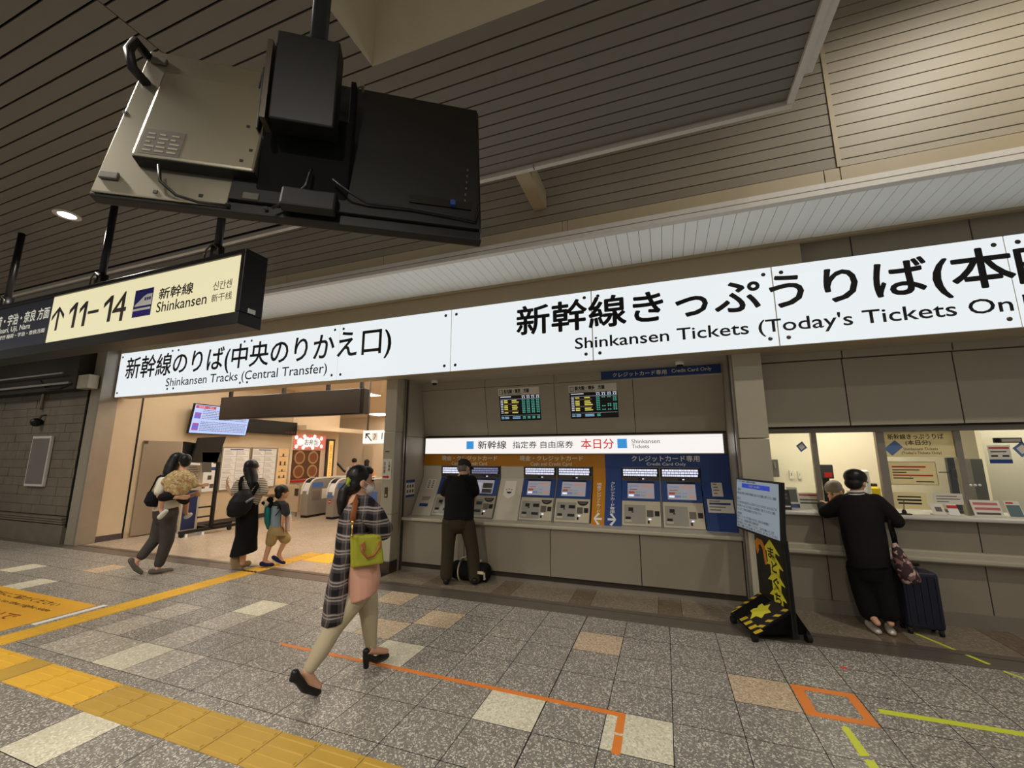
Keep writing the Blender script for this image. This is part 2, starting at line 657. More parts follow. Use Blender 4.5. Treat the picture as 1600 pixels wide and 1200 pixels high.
# ---- soffit under the sign
struct(MB().box(-3.97, 5, 5.02, 6.1, 2.83, 2.88).build('ceiling', M['wall']))

# ---- pillars
mb = MB().box(-3.965, -3.76, 5.25, 5.44, .16, .8).box(-3.965, -3.76, 5.25, 5.44, .808, 2.0).box(-3.965, -3.76, 5.25, 5.44, 2.008, 2.83)
mb.box(-3.955, -3.77, 5.26, 6.2, .0, 2.83)
struct(mb.build('pillar', M['wall_pillar'], bevel=.008))
struct(MB().box(-3.97, -3.755, 5.245, 5.44, 0, .155).build('baseboard_pillar', M['dark_steel']))
struct(MB().box(-3.765, -3.735, 5.435, 5.465, 0, 2.83).box(-3.765, -3.735, 5.505, 5.53, 0, 2.83).build('trim_10', M['steel']))
struct(MB().box(-3.775, -3.75, 5.46, 5.51, 0, 2.83).build('trim_11', M['black']))
mb = MB()
for z0, z1 in ((.12, 1.83), (1.838, 2.83)):
    mb.box(.80, 1.095, 5.25, 5.64, z0, z1)
struct(mb.build('pillar', M['wall_pillar'], bevel=.008))
struct(MB().box(.775, .80, 5.28, 5.33, 0, 2.83).box(.77, .8, 5.4, 5.45, 0, 2.83).build('trim_12', M['steel']))
struct(MB().box(.78, .80, 5.33, 5.4, 0, 2.83).build('trim_13', M['black']))
struct(MB().box(.79, 1.1, 5.245, 5.6, 0, .12).build('baseboard_pillar', M['dark_steel']))

# ---- ticket machine bay
bx0, bx1 = -3.74, .78
mb = MB()
prof = [(5.44, 0), (6.2, 0), (6.2, 2.83), (5.44, 2.83)]
mb.prism([(bx0, y, z) for y, z in ((5.53, 0), (6.2, 0), (6.2, 1.94), (5.53, 1.94))], (-.015, 0, 0))
mb.prism([(bx0, y, z) for y, z in ((5.53, 1.95), (6.2, 1.95), (6.2, 2.83), (5.53, 2.83))], (-.015, 0, 0))
mb.prism([(bx1, y, z) for y, z in ((5.45, 0), (6.2, 0), (6.2, 2.83), (5.45, 2.83))], (.018, 0, 0))
struct(mb.build('wall_bay', M['wall']))
mb = MB()
for a, b in ((-3.72, -2.715), (-2.705, -1.47), (-1.46, -.345), (-.335, .765)):
    mb.box(a, b, 5.5, 5.56, .115, .70)
struct(mb.build('wall_bay', M['wall_low']))
struct(MB().box(bx0, bx1, 5.52, 5.6, .05, .70).build('wall_bay', M['joint']))
struct(MB().box(bx0, bx1, 5.53, 5.6, 0, .11).build('baseboard_bay', M['steel']))
struct(MB().box(bx0, bx1, 5.46, 5.72, .70, .745).build('trim_14', M['wall_pillar'], bevel=.012))
struct(MB().box(bx0, bx1, 6.105, 6.16, .7, 1.97).build('wall_bay', M['wall']))
# leaning upper panels
yl0, yl1, zl0, zl1 = 6.05, 5.90, 1.965, 2.70
ul = V((0, yl1 - yl0, zl1 - zl0))
LEN_U = ul.length
ul.normalize()
UF = (V((0, yl0, zl0)), X3, ul, X3.cross(ul))     # frame of the leaning wall
jx = [bx0, on_y(746, 612, 5.95).x, on_y(862, 600, 5.95).x, on_y(990, 590, 5.95).x, bx1]
jx = [bx0] + [hit(x, y, UF[0], UF[3]).x for x, y in ((760, 640), (868, 640), (991, 640))] + [bx1]
mb = MB()
for a, b in zip(jx, jx[1:]):
    mb.fbox(UF, a + .004, b - .004, 0, LEN_U, -.03, 0)
struct(mb.build('wall_bay', M['wall']))
struct(MB().fbox(UF, bx0, bx1, -.02, LEN_U, -.05, -.012).build('wall_bay', M['joint']))
mb = MB()
for a, b in zip(jx, jx[1:]):
    mb.box(a + .004, b - .004, yl1, yl1 + .05, zl1 + .012, 2.83)
struct(mb.build('wall_bay', M['wall']))

# ---- ticket office front
ox0, ox1 = 1.095, 5.0
WYP = 5.62
zt = [on_y(1300, 668, WYP).z, on_y(1400, 555, WYP).z]
mb = MB()
js = [ox0, on_y(1323, 620, WYP).x, on_y(1498, 610, WYP).x, ox1]
for a, b in zip(js, js[1:]):
    mb.box(a + .006, b - .006, WYP, WYP + .05, zt[0] + .02, zt[1] - .004)
    mb.box(a + .006, b - .006, WYP - .03, WYP + .05, zt[1] + .008, 2.83)
struct(mb.build('wall_office', M['wall']))
struct(MB().box(ox0, ox1, WYP + .03, WYP + .08, zt[0], 2.83).build('wall_office', M['joint']))
mb = MB()
js2 = [ox0, on_y(1290, 850, WYP).x, on_y(1533, 850, WYP).x, ox1]
for a, b in zip(js2, js2[1:]):
    mb.box(a + .005, b - .005, WYP, WYP + .05, .13, .585)
    mb.box(a + .005, b - .005, WYP, WYP + .05, .70, 1.0)
struct(mb.build('wall_office', M['wall_low']))
struct(MB().box(ox0, ox1, WYP + .02, WYP + .08, .1, 1.0).build('wall_office', M['joint']))
struct(MB().box(ox0, ox1, WYP - .1, WYP + .02, .60, .645).box(ox0, ox1, WYP - .06, WYP + .02, .585, .70).build('trim_15', M['wall_pillar'], bevel=.012))
struct(MB().box(ox0, ox1, WYP - .02, WYP + .06, 0, .13).build('baseboard_office', M['steel']))
CTZ = 1.035
struct(MB().box(ox0, ox1, WYP - .08, WYP + .62, 1.0, CTZ).build('trim_16', M['white_trim'], bevel=.01))
# window frames
GY = 5.80
zw1 = on_y(1300, 672, GY).z
mb = MB().box(ox0, ox1, GY - .03, GY + .04, zw1 - .03, zw1 + .06)
struct(mb.build('trim_17', M['steel']))
mul = []
for x0, x1, y in ((1265.5, 1274, 680), (1366, 1379, 680), (1487, 1498, 680)):
    a, b = on_y(x0, y, GY).x, on_y(x1, y, GY).x
    mul.append((a, b))
    struct(MB().box(a, b, GY - .03, GY + .03, CTZ, zw1 - .03).build('trim_18', M['steel'], bevel=.004))
M['glass'] = glass('window glass', .03, .07)
edges = [ox0] + [q for p in mul for q in p] + [ox1]
for k in range(0, len(edges), 2):
    if k == 2:                      # the open serving hatch has glass only above
        continue
    struct(MB().box(edges[k], edges[k + 1], GY - .003, GY + .003, CTZ + .01, zw1 - .03).build('window_%d' % (k // 2 + 1), M['glass']))
# office room behind
M['office_wall'] = mat('office wall', srgb(236, 226, 200), .7, vary=.02)
OBY = 8.2
struct(MB().box(ox0 - .1, ox1, OBY, OBY + .1, 0, 2.6).build('wall_office_back', M['office_wall']))
struct(MB().box(ox0 - .15, ox0 - .02, WYP + .1, OBY, 0, 2.6).build('wall_office_left', M['office_wall']))
px_ = on_y(1540, 720, 7.0).x
struct(MB().box(px_, ox1 + 1, 7.0, 7.1, 0, 2.6).build('wall_office_right', M['office_wall']))
struct(MB().box(ox0 - .1, ox1 + 1, WYP + .1, OBY, 2.5, 2.6).build('ceiling', M['office_wall']))
struct(MB().box(ox0 - .1, ox1 + 1, WYP + .1, OBY, -.02, 0).build('floor', M['tile_tan']))

# ---- left: brick wall and steel faced pillar
M['brick'] = mat('grey stone block', srgb(112, 103, 88), .6, vary=.35, scale=4, bump=.4, bscale=40)
M['pillar_stone'] = mat('stone pillar', srgb(150, 140, 122), .3, vary=.15, scale=25)
struct(MB().box(-10.74, -10.40, 4.82, 5.12, 0, 4.0).build('pillar', M['pillar_stone'], bevel=.006))
struct(MB().box(-10.42, -10.365, 4.80, 5.1, 0, 4.0).build('trim_19', M['steel'], bevel=.006))
mb = MB()
z, k = .5, 0
rb = random.Random(3)
while z < 2.95:
    x = -17 + (k % 2) * .2
    while x < -10.9:
        wd = rb.choice((.36, .44, .52))
        mb.box(x + .003, min(x + wd, -10.9) - .003, 4.86 - rb.random() * .008, 4.95, z + .003, z + .177)
        x += wd
    z += .18
    k += 1
struct(mb.build('wall_left', M['brick']))
struct(MB().box(-17, -10.74, 4.9, 5.0, 0, 4.0).build('wall_left', mat('mortar', srgb(58, 52, 44), .9)))
mb = MB().box(-17, -10.84, 4.80, 4.95, 0, .34)
for q in range(3):
    mb.box(-17, -10.84, 4.79 - .012 * q, 4.95, .36 + q * .045, .395 + q * .045)
struct(mb.build('baseboard_left', M['brick']))
struct(MB().box(-10.86, -10.80, 4.84, 4.95, .3, 2.95).build('trim_20', M['black_matt']))
struct(MB().box(-17, -10.8, 4.6, 5.0, 2.95, 4.2).build('wall_left', M['joint']))
# ---- concourse beyond the opening
M['hall_wall'] = mat('concourse wall', srgb(204, 184, 154), .5, vary=.05)
M['hall_white'] = mat('concourse pale wall', srgb(226, 206, 176), .6, vary=.03)
HX = -10.4
struct(MB().box(HX - .1, HX, 5.1, 5.53, .1, 3.6).box(HX - .1, HX, 5.56, 9.45, .1, 3.6).box(HX - .12, HX - .02, 5.1, 9.45, 0, 3.6).build('wall_concourse', M['hall_wall']))
struct(MB().box(HX - .05, HX + .012, 5.1, 5.53, 0, .11).box(HX - .05, HX + .012, 6.42, 9.45, 0, .11).build('baseboard_concourse', M['ink_brown']))
struct(MB().box(HX - .01, HX + .01, 5.53, 5.56, 0, 3.4).build('trim_21', M['black']))
struct(MB().box(HX - .1, HX + .02, 9.40, 9.48, 0, 3.6).build('trim_22', M['hall_white']))
struct(MB().box(HX - .15, HX - .06, 9.45, 11.3, 0, 4.2).build('wall_concourse', M['hall_white']))
struct(MB().box(-16, HX - .06, 11.3, 11.4, 0, 4.2).build('wall_concourse', M['hall_white']))
struct(MB().box(-26, -2, 17.5, 17.6, 0, 5).build('wall_concourse', M['hall_white']))
struct(MB().box(-3.96, -3.86, 5.5, 17.5, 0, 4.2).build('wall_concourse', M['hall_white']))
struct(MB().box(-17, -3.86, 5.12, 17.6, 3.6, 3.7).build('ceiling', M['hall_white']))
struct(MB().box(HX - .1, HX + .5, 9.45, 12.0, 2.42, 2.55).build('trim_23', M['hall_white']))

# ================================================================== LIGHT FITTINGS
M['lamp_on'] = emit('lit lamp', (1, .95, .86), 14)
M['lamp_warm'] = emit('lit warm lamp', (1, .85, .68), 8)


def downlight(x, y, label, power, z=ZC, col=(1, .93, .82), group=None, spot=R_(152)):
    t = thing('downlight', (x, y, z), label, 'ceiling light', group)
    MB().lathe([(.082, -.012), (.125, -.012), (.125, .03), (.082, .03)], (x, y, z), n=28, closed=True).build('trim_ring', M['white_trim'], t, smooth=False)
    MB().lathe([(.08, -.002), (.0, -.002), (.0, .004), (.08, .004)], (x, y, z), n=28).build('lamp', M['lamp_on'], t)
    l = bpy.data.lights.new('downlight', 'SPOT')
    l.energy = power * 1.55
    l.color = col
    l.spot_size = spot
    l.spot_blend = .5
    l.shadow_soft_size = .12
    o = bpy.data.objects.new('bulb', l)
    C.objects.link(o)
    o.parent = t
    o.location = (0, 0, -.03)
    return t


downlight(-6.53, 2.43, 'lit round downlight in the dark ceiling left of the hanging screen', 170)
G_ = 'downlights of the hall ceiling out of view'
for x, y, p in ((-6.5, -.8, 170), (-3.2, .1, 230), (-3.2, -2.6, 230), (-.2, -1.6, 210), (2.6, -.6, 130), (-9.8, .2, 190), (-12.5, 2.2, 120), (-.3, -3.2, 200)):  # the leftmost one is added to brighten the stone wall
    downlight(x, y, 'round downlight in the hall ceiling out of view above the camera', p, ZC if x < 1 else 6.4, group=G_)
struct(MB().box(EX, 6, -4, BY, 6.5, 6.6).build('ceiling', M['slat']))
downlight(3.2, 2.2, 'round downlight high in the right hand upper ceiling', 340, 6.48)


def ceiling_panel(x, y, z, sx_, sy_, power, label, col, group=None):
    t = thing('ceiling_light', (x, y, z), label, 'ceiling light', group)
    MB().box(x - sx_ / 2 - .03, x + sx_ / 2 + .03, y - sy_ / 2 - .03, y + sy_ / 2 + .03, z, z + .05).build('frame', M['white_trim'], t)
    MB().box(x - sx_ / 2, x + sx_ / 2, y - sy_ / 2, y + sy_ / 2, z - .006, z + .01).build('diffuser', emit('diffuser', col + (1,), power), t)
    return t


for x in (-9, -6.6, -4.8):
    for y in (6.1, 7.5, 10.6, 14.0):
        ceiling_panel(x, y, 3.58, .9, .9, 11.0, 'square warm ceiling light added to brighten the far concourse wall', (1, .88, .74), 'concourse ceiling lights')
for x, y in ((-9.5, 16.2), (-12.5, 13.5), (-12.5, 16.2)):  # extra unseen panels, added to brighten the far wall
    ceiling_panel(x, y, 3.58, .9, .9, 16.0, 'square warm ceiling light added to brighten the far concourse wall', (1, .88, .74), 'concourse ceiling lights')
for x in (1.7, 2.75, 4.2):  # the middle one is added to lighten the side wall's face
    ceiling_panel(x, {1.7: 7.2, 2.75: 7.5, 4.2: 6.5}[x], 2.48, 1.2, .35, 12, 'bright ceiling light inside the ticket office', (1, .93, .78), 'ticket office ceiling lights')

# ================================================================== BIG BACKLIT SIGNS
SY = 5.0
M['sign_face'] = emit('backlit white acrylic', (.92, .975, 1.0), .88)
M['sign_face2'] = emit('backlit warm acrylic', (1.0, .95, .92), .95)
sz0, sz1 = 2.80, 3.705
bz = sz0


def sign(name, label, xs_, group):
    t = thing(name, ((xs_[0] + xs_[-1]) / 2, 5.1, sz0), label, 'sign', group)
    MB().box(xs_[0], xs_[-1], SY + .012, SY + .26, sz0 - .0, sz1).build('housing', M['fascia'], t)
    for a, b in zip(xs_, xs_[1:]):
        p = MB().box(a + .007, b - .007, SY, SY + .012, sz0 + .006, sz1 - .006).build('panel', M['sign_face'], t)
        for bx in (a + .085, b - .085):
            for z_ in (sz0 + .085, sz1 - .085):
                MB().lathe([(.018, -.004), (.022, -.010), (.010, -.014), (.0, -.014)], (bx, SY, z_), (0, 1, 0), 12).build('bolt', M['dark_steel'], p)
    return t


xj = [on_y(184.5, 585, SY).x, on_y(272, 570, SY).x, on_y(386, 555, SY).x, on_y(529, 540, SY).x, on_y(704.3, 530, SY).x]
s1 = sign('backlit_sign', 'long white backlit sign over the gate opening, Shinkansen Tracks (Central Transfer)', xj, None)
xk = [xj[-1], on_y(925, 505, SY).x, on_y(1212, 480, SY).x, on_y(1583, 440, SY).x, on_y(1583, 440, SY).x + 1.65]
s2 = sign('backlit_sign', 'long white backlit sign over the machines and counter, Shinkansen Tickets (Today\'s Tickets Only)', xk, None)


def zy(x, y, Y=SY): return on_y(x, y, Y).z


def sign_text(t, name, body, x0, y0, x1, y1, ytop0, bold):
    a, b = on_y(x0, y0, SY), on_y(x1, y1, SY)
    h = on_y(x0, ytop0, SY).z - a.z
    text(t, name, body, (a.x, SY, a.z), b.x - a.x, h, M['ink'], bold, depth=.002)


sign_text(s1, 'lettering', '新幹線のりば(中央のりかえ口)', 194, 598, 610, 557, 560, .012)
sign_text(s1, 'english_lettering', 'Shinkansen Tracks (Central Transfer)', 258, 608, 510, 589, 591.5, .006)
sign_text(s2, 'lettering', '新幹線きっぷうりば(本', 808, 532, 1594, 464, 480, .02)
za = on_y(808, 532, SY).z
text(s2, 'lettering', '日分)', (xk[3] + .05, SY, za), .95, .42, M['ink'], .02, depth=.002)
sign_text(s2, 'english_lettering', "Shinkansen Tickets (Today's Tickets On", 899, 551, 1588, 503, 528, .012)
text(s2, 'english_lettering', 'ly)', (xk[3] + .04, SY, on_y(899, 551, SY).z), .2, .19, M['ink'], .012, depth=.002)

# ================================================================== HANGING DIRECTION SIGN
HY = 2.40
M['sign_yellow'] = emit('backlit yellow acrylic', (1.0, .90, .56), .80)
M['sign_navy'] = mat('dark grey blue sign face', srgb(70, 74, 92), .3, vary=.04)
M['sign_letter'] = emit('lit pale lettering', (1, .97, .78), .55)
M['violet'] = mat('violet blue pictogram', srgb(46, 40, 128), .4)
e = on_y(379, 400.8, HY)
hx1 = on_y(374, 450, HY).x
hz0, hz1 = 2.868, 3.405
hs = thing('hanging_sign', (-5.5, HY + .1, 2.75), 'yellow and navy hanging direction sign with arrow to platforms 11-14', 'sign')
hxm = on_y(78, 500, HY).x
hx0 = -9.2
fx1 = hx1 + .055
mb = MB().box(hx0, fx1, HY - .02, HY + .2, hz1, hz1 + .045).box(hx0, fx1, HY - .02, HY + .2, hz0 - .11, hz0)
mb.box(hx1, fx1, HY - .02, HY + .2, hz0, hz1).box(hx0, hx1, HY + .03, HY + .19, hz0, hz1)
mb.build('frame', M['black_paint'], hs, bevel=.006)
MB().box(fx1, fx1 + .003, HY + .06, HY + .13, hz0 + .01, hz0 + .05).build('sticker', M['white'], hs)
MB().box(hxm, hx1, HY, HY + .03, hz0, hz1).build('lit_face', M['sign_yellow'], hs)
MB().box(hx0, hxm, HY, HY + .03, hz0, hz1).build('navy_face', M['sign_navy'], hs)


def ht(name, body, x0, y0, x1, y1, yt, m_, bold=0.0):
    a, b = on_y(x0, y0, HY), on_y(x1, y1, HY)
    return text(hs, name, body, (a.x, HY, (a.z + b.z) / 2), b.x - a.x, on_y(x0, yt, HY).z - a.z, m_, bold)


def digit_one(x0, x1, yb, yt):
    a, b = on_y(x0, yb, HY), on_y(x1, yb, HY)
    zb, zt = a.z, on_y(x1, yt, HY).z
    w_ = b.x - a.x
    k = .05
    y_ = HY - .003
    MB().prism([(b.x - k, y_, zb), (b.x, y_, zb), (b.x, y_, zt), (b.x - k * .8, y_, zt), (a.x + .015, y_, zt - .07), (a.x + .015, y_, zt - .122), (b.x - k, y_, zt - .062)], (0, .002, 0)).build('number_one', M['ink_brown'], hs)


digit_one(103, 115, 514, 474)
digit_one(119, 131, 511.5, 472)
ht('dash', '-', 137, 491, 154, 488, 486.5, M['ink_brown'], .01)
digit_one(157, 171, 505, 463)
ht('number_four', '4', 173, 504, 194, 500, 461, M['ink_brown'], .008)
ht('lettering', '新幹線', 248, 467.7, 301, 459.5, 450.5, M['ink'], .02)
ht('english_lettering', 'Shinkansen', 244, 488, 322, 475.5, 472.5, M['ink'], .012)
ht('korean_lettering', '신칸센', 333, 454, 362, 449, 441, M['ink_brown'], .0)
ht('chinese_lettering', '新干线', 330, 473, 362, 467, 461, M['ink_brown'], .0)
ht('lettering', '稲荷・宇治・奈良 方面', -14, 512, 75, 500, 496, M['sign_letter'], .015)
ht('english_lettering', 'Inari, Uji, Nara', -2, 524, 46, 516, 514, M['sign_letter'], .01)
ht('small_lettering', '이나리·우지·나라 방면 稲荷・宇治・奈良方面', -40, 537, 69, 521, 531, M['sign_letter'], .0)
# arrow
ax, az0, az1 = on_y(92, 490, HY).x, on_y(90, 516, HY).z, on_y(96, 479, HY).z
yy = HY - .004
aw = .115
MB().prism([(ax - .018, yy, az0), (ax + .018, yy, az0), (ax + .018, yy, az1 - .05), (ax + aw, yy, az1 - .15), (ax + aw, yy, az1 - .10), (ax, yy, az1), (ax - aw, yy, az1 - .10), (ax - aw, yy, az1 - .15), (ax - .018, yy, az1 - .05)], (0, .003, 0)).build('arrow', M['ink_brown'], hs)
# bullet train pictogram: blue square, white nose, stripe
ia, ib = on_y(206, 496, HY), on_y(241, 451, HY)
ix0, ix1 = ia.x, ib.x
iz0, iz1 = on_y(206, 497, HY).z, on_y(206, 456, HY).z
def ip(u, v): return (ix0 + (ix1 - ix0) * u, HY - .004, iz0 + (iz1 - iz0) * v)
MB().box(ix0, ix1, HY - .003, HY, iz0, iz1).build('pictogram', M['violet'], hs, bevel=.02)
mb = MB()
mb.prism([ip(*q) for q in ((.1, .38), (.98, .38), (.98, .78), (.72, .78), (.55, .72), (.28, .54), (.1, .44))], (0, -.003, 0))
mb.prism([ip(*q) for q in ((.02, .22), (.98, .22), (.98, .30), (.02, .30))], (0, -.003, 0))
mb.build('train_symbol', M['white'], hs)
mb = MB()
for u in (.66, .78, .90):
    mb.prism([ip(*q) for q in ((u - .035, .56), (u + .035, .56), (u + .035, .66), (u - .035, .66))], (0, -.006, 0))
mb.build('train_window', M['violet'], hs)
for pxx, pyy in ((339, 398), (160, 428), (14, 458)):
    b_ = on_y(pxx, pyy, HY + .08)
    pole = MB().tube([(b_.x, HY + .08, hz1 + .04), (b_.x, HY + .08, ZC + .03)], .034, 14).build('hanger_pole', M['black_paint'], hs, smooth=True)
    MB().tube([(b_.x, HY + .08, hz1 + .04), (b_.x, HY + .08, hz1 + .2)], .055, 12).build('clamp', M['black'], pole, smooth=True)
    q = V((b_.x, HY + .08, hz1 + .05))
    MB().tube([q + V((.07, -.05, 0)), q + V((.1, -.06, .09)), q + V((.03, -.07, .14)), q + V((-.08, -.05, .11)), q + V((-.11, -.04, .02))], .008, 6).build('wire', M['dark_steel'], pole, smooth=True)

# ================================================================== HANGING SCREEN SEEN FROM BEHIND
TAZ, TTL, TS = R_(57), R_(12), 2.3
th = V((math.sin(TAZ), math.cos(TAZ), 0))
tdv = V((-math.cos(TAZ), math.sin(TAZ), 0))
tu = tdv * math.sin(TTL) + Z3 * math.cos(TTL)
tn = th.cross(tu)
TO = CP + ray(133, 300).normalized() * TS
TF = (TO, th, tu, tn)
TW, TH = .642 * TS, .3655 * TS


def tv(x, y, c=0.0):
    p = hit(x, y, TO + tn * c, tn) - TO
    return p.dot(th), p.dot(tu)


def tp(x, y, c=0.0):
    a, b = tv(x, y, c)
    return TO + th * a + tu * b + tn * c


M['tv_metal'] = mat('screen back metal', srgb(182, 176, 158), .3, .9, vary=.04, scale=3)
M['tv_dark'] = mat('screen black back', srgb(10, 10, 10), .55, vary=.2)
cen = TO + th * TW * .52 + tu * TH * .5
tvt = thing('hanging_screen', cen, 'big black ceiling-hung display seen from behind with grey metal back', 'screen')
am = tv(405, 130)[0]
MB().fbox(TF, 0, TW, 0, TH, -.06, -.012).build('casing', M['black'], tvt, bevel=.008)
MB().fbox(TF, .012, am, .012, TH - .012, -.012, 0).build('metal_back', M['tv_metal'], tvt, bevel=.004)
MB().fbox(TF, am, TW - .01, .05, TH - .012, -.012, .006).build('black_back', M['tv_dark'], tvt, bevel=.004)
HC = .055
ha, hb = tv(203, 240, HC)
hc_, hd = tv(256, 110, HC)
he, hf = tv(396, 268, HC)
hous = MB().fbox(TF, ha, max(he, am), hb, hd, 0, HC).build('raised_housing', M['tv_metal'], tvt, bevel=.01)
MB().fbox(TF, ha + .004, he, hb - .004, hb + .003, 0, HC - .006).build('vent', M['black'], hous)
for q in ((388, 198), (377, 251), (392, 235)):
    a, b = tv(*q, HC)
    MB().fbox(TF, a - .006, a + .006, b - .006, b + .006, HC, HC + .002).build('screw', M['black'], hous)
M['label_grey'] = mat('grey rating label', srgb(84, 79, 70), .5, vary=.1)
la, lb = tv(208, 240, HC)
lc, ld = tv(268, 200, HC)
la = ha + .02
lab = MB().fbox(TF, la, la + .135, hb + .012, hb + .012 + .13, HC, HC + .001).build('rating_label', M['label_grey'], tvt)
mb = MB()
rl = random.Random(5)
M['pale_print'] = mat('worn pale print', srgb(150, 142, 122), .6)
for q in range(5):
    z_ = hb + .026 + q * .022
    for k in range(3):
        mb.fbox(TF, la + .012 + k * .04, la + .012 + k * .04 + rl.uniform(.015, .034), z_, z_ + .008, HC + .001, HC + .0016)
mb.build('label_print', M['pale_print'], lab)
# carry handle
p0, p1 = tv(226, 88), tv(212, 128)
h0 = TO + th * (p0[0] + .015) + tu * p0[1]
h1 = TO + th * (p1[0] + .04) + tu * (p1[1])
MB().tube([h0, h0 + tn * .06 - th * .02, (h0 + h1) / 2 + tn * .075 - th * .03, h1 + tn * .06 - th * .02, h1], .02, 8, flat=.8).build('handle', M['black'], tvt, smooth=True)
for q in ((250, 98), (172, 276), (393, 309)):
    a, b = tv(*q)
    pd = MB().fbox(TF, a - .03, a + .03, b - .017, b + .017, 0, .012).build('bumper_pad', M['label_grey'], tvt, bevel=.004)
for q in ((195, 176), (243, 300), (314, 306), (355, 320), (415, 325)):
    a, b = tv(*q)
    MB().fbox(TF, a - .007, a + .007, b - .007, b + .007, 0, .003).build('screw', M['black'], tvt)
# mount, bracket box and pole: these hang plumb
vn = th.cross(Z3)


def vbox(x0, y0, x1, y1, c0, c1):
    """plumb box whose front face (c1 towards the viewer) spans two pixel corners"""
    p = hit(x0, y1, cen + vn * c1, vn) - cen
    q = hit(x1, y0, cen + vn * c1, vn) - cen
    return MB().fbox((cen, th, Z3, vn), p.dot(th), q.dot(th), p.z, q.z, c0, c1)


vbox(397, 190, 552, 308, .0, .07).build('mount_plate', M['black_matt'], tvt, bevel=.008)
vbox(399, 104, 415, 200, .0, .09).build('mount_rail', M['black_paint'], tvt, bevel=.004)
vbox(540, 128, 557, 240, .0, .06).build('mount_rail', M['black_matt'], tvt, bevel=.004)
bxo = vbox(418, 66, 532, 182, .10, .19).build('bracket_box', mat('bracket box', srgb(12, 12, 12), .5), tvt, bevel=.006)
vbox(413, 60, 419, 183, .11, .192).build('side_flange', M['dark_steel'], bxo)
pc = hit(498, 60, cen + vn * .12, vn)
MB().tube([(pc.x, pc.y, pc.z - .25), (pc.x, pc.y, 4.85)], .036, 16).build('hanger_pole', M['black_paint'], tvt, smooth=True)
# ports, set-top box, cables
pa, pb = tv(712, 345, .01)
MB().fbox(TF, tv(640, 310)[0], tv(735, 318)[0], tv(690, 325)[1] - .0, tv(690, 313)[1], .006, .012).build('port_panel', M['black_paint'], tvt)
a, b = tv(707, 323)
MB().fbox(TF, a - .012, a + .012, b - .014, b + .014, .006, .03).build('blue_plug', M['blue'], tvt, bevel=.003)
mb = MB()
for k in range(6):
    a, b = tv(726 + k * .9, 316 - k * 9.6)
    mb.fbox(TF, a - .004, a + .004, b - .007, b + .007, .006, .009)
mb.build('port_row', M['label_grey'], tvt)
a, b = tv(475, 308, .05)
MB().fbox(TF, a - .09, a + .12, b - .045, b + .05, .0, .05).build('player_box', M['tv_dark'], tvt, bevel=.01)
for pts in (((248, 258), (250, 283), (275, 305), (310, 316), (360, 322)), ((487, 265), (478, 290), (455, 312), (425, 325)), ((520, 280), (545, 300), (575, 318), (640, 325), (700, 336), (742, 345), (748, 320)), ((540, 225), (510, 230), (492, 240), (487, 262))):
    MB().tube([tp(x, y, .05 if k in (0, 1) else .02) for k, (x, y) in enumerate(pts)], .006, 8).build('cable', M['black'], tvt, smooth=True)
for q in ((418, 96), (567, 131)):
    a, b = tv(*q, .05)
    MB().fbox(TF, a - .006, a + .006, b - .03, b, .03, .06).build('hook', M['steel'], tvt)

# ================================================================== TICKET MACHINE BAY
MY = 6.04
# header light box
t = thing('header_sign', (-1.5, 6.0, 1.68), 'slim white backlit header over the ticket machines with red today lettering', 'sign')
hz_0, hz_1 = 1.68, 1.925
MB().box(-3.70, .735, 6.0, 6.06, hz_0 - .012, hz_1 + .014).build('housing', M['steel'], t)
jm = on_y(869, 697, 5.99).x
MB().box(-3.69, jm - .002, 5.99, 6.0, hz_0, hz_1).build('panel', M['sign_face2'], t)
MB().box(jm + .002, .725, 5.99, 6.0, hz_0, hz_1).build('panel', M['sign_face2'], t)
M['sky_blue'] = emit('lit sky blue square', (.05, .36, .85), .75)
M['red_lit'] = emit('lit red lettering', (.75, .03, .02), .75)
M['grey_ink'] = mat('grey lettering', srgb(96, 90, 88), .5)
for x0, x1 in ((729, 740), (965, 980)):
    a, b = on_y(x0, 700, 5.99), on_y(x1, 700, 5.99)
    MB().box(a.x, b.x, 5.986, 5.99, 1.75, 1.75 + (b.x - a.x)).build('blue_square', M['sky_blue'], t)
HYF = 5.99


def hd(name, body, x0, x1, z0, h, m_, bold=0.0):
    a, b = on_y(x0, 695, HYF), on_y(x1, 695, HYF)
    text(t, name, body, (a.x, HYF, z0), b.x - a.x, h, m_, bold)


hd('lettering', '新幹線', 747, 791, 1.752, .125, M['ink'], .01)
hd('lettering', '指定券 自由席券', 801, 896, 1.757, .105, M['ink'], .004)
hd('red_lettering', '本日分', 908, 959, 1.745, .14, M['red_lit'], .012)
hd('english_lettering', 'Shinkansen', 987, 1031, 1.815, .055, M['grey_ink'])
hd('english_lettering', 'Tickets', 987, 1014, 1.748, .05, M['grey_ink'])

# slope frame of the machine fronts
SL0, SL1 = V((0, 5.72, .745)), V((0, 6.04, 1.305))
su = (SL1 - SL0).normalized()
SLEN = (SL1 - SL0).length
SF = (SL0, X3, su, X3.cross(su))


def cabinet_prof(x0, x1, setback=.0, top=1.49):
    """solid with the leaning front of the machines"""
    p = [(5.72 + setback, .746), (6.04 + setback, 1.305), (6.04 + setback, top), (6.1, top), (6.1, .746)]
    return MB().prism([(x0, y, z) for y, z in p], (x1 - x0, 0, 0))


def sx_(x): return x


M['mach_white'] = mat('pale cover panel', srgb(196, 188, 170), .4, vary=.03)
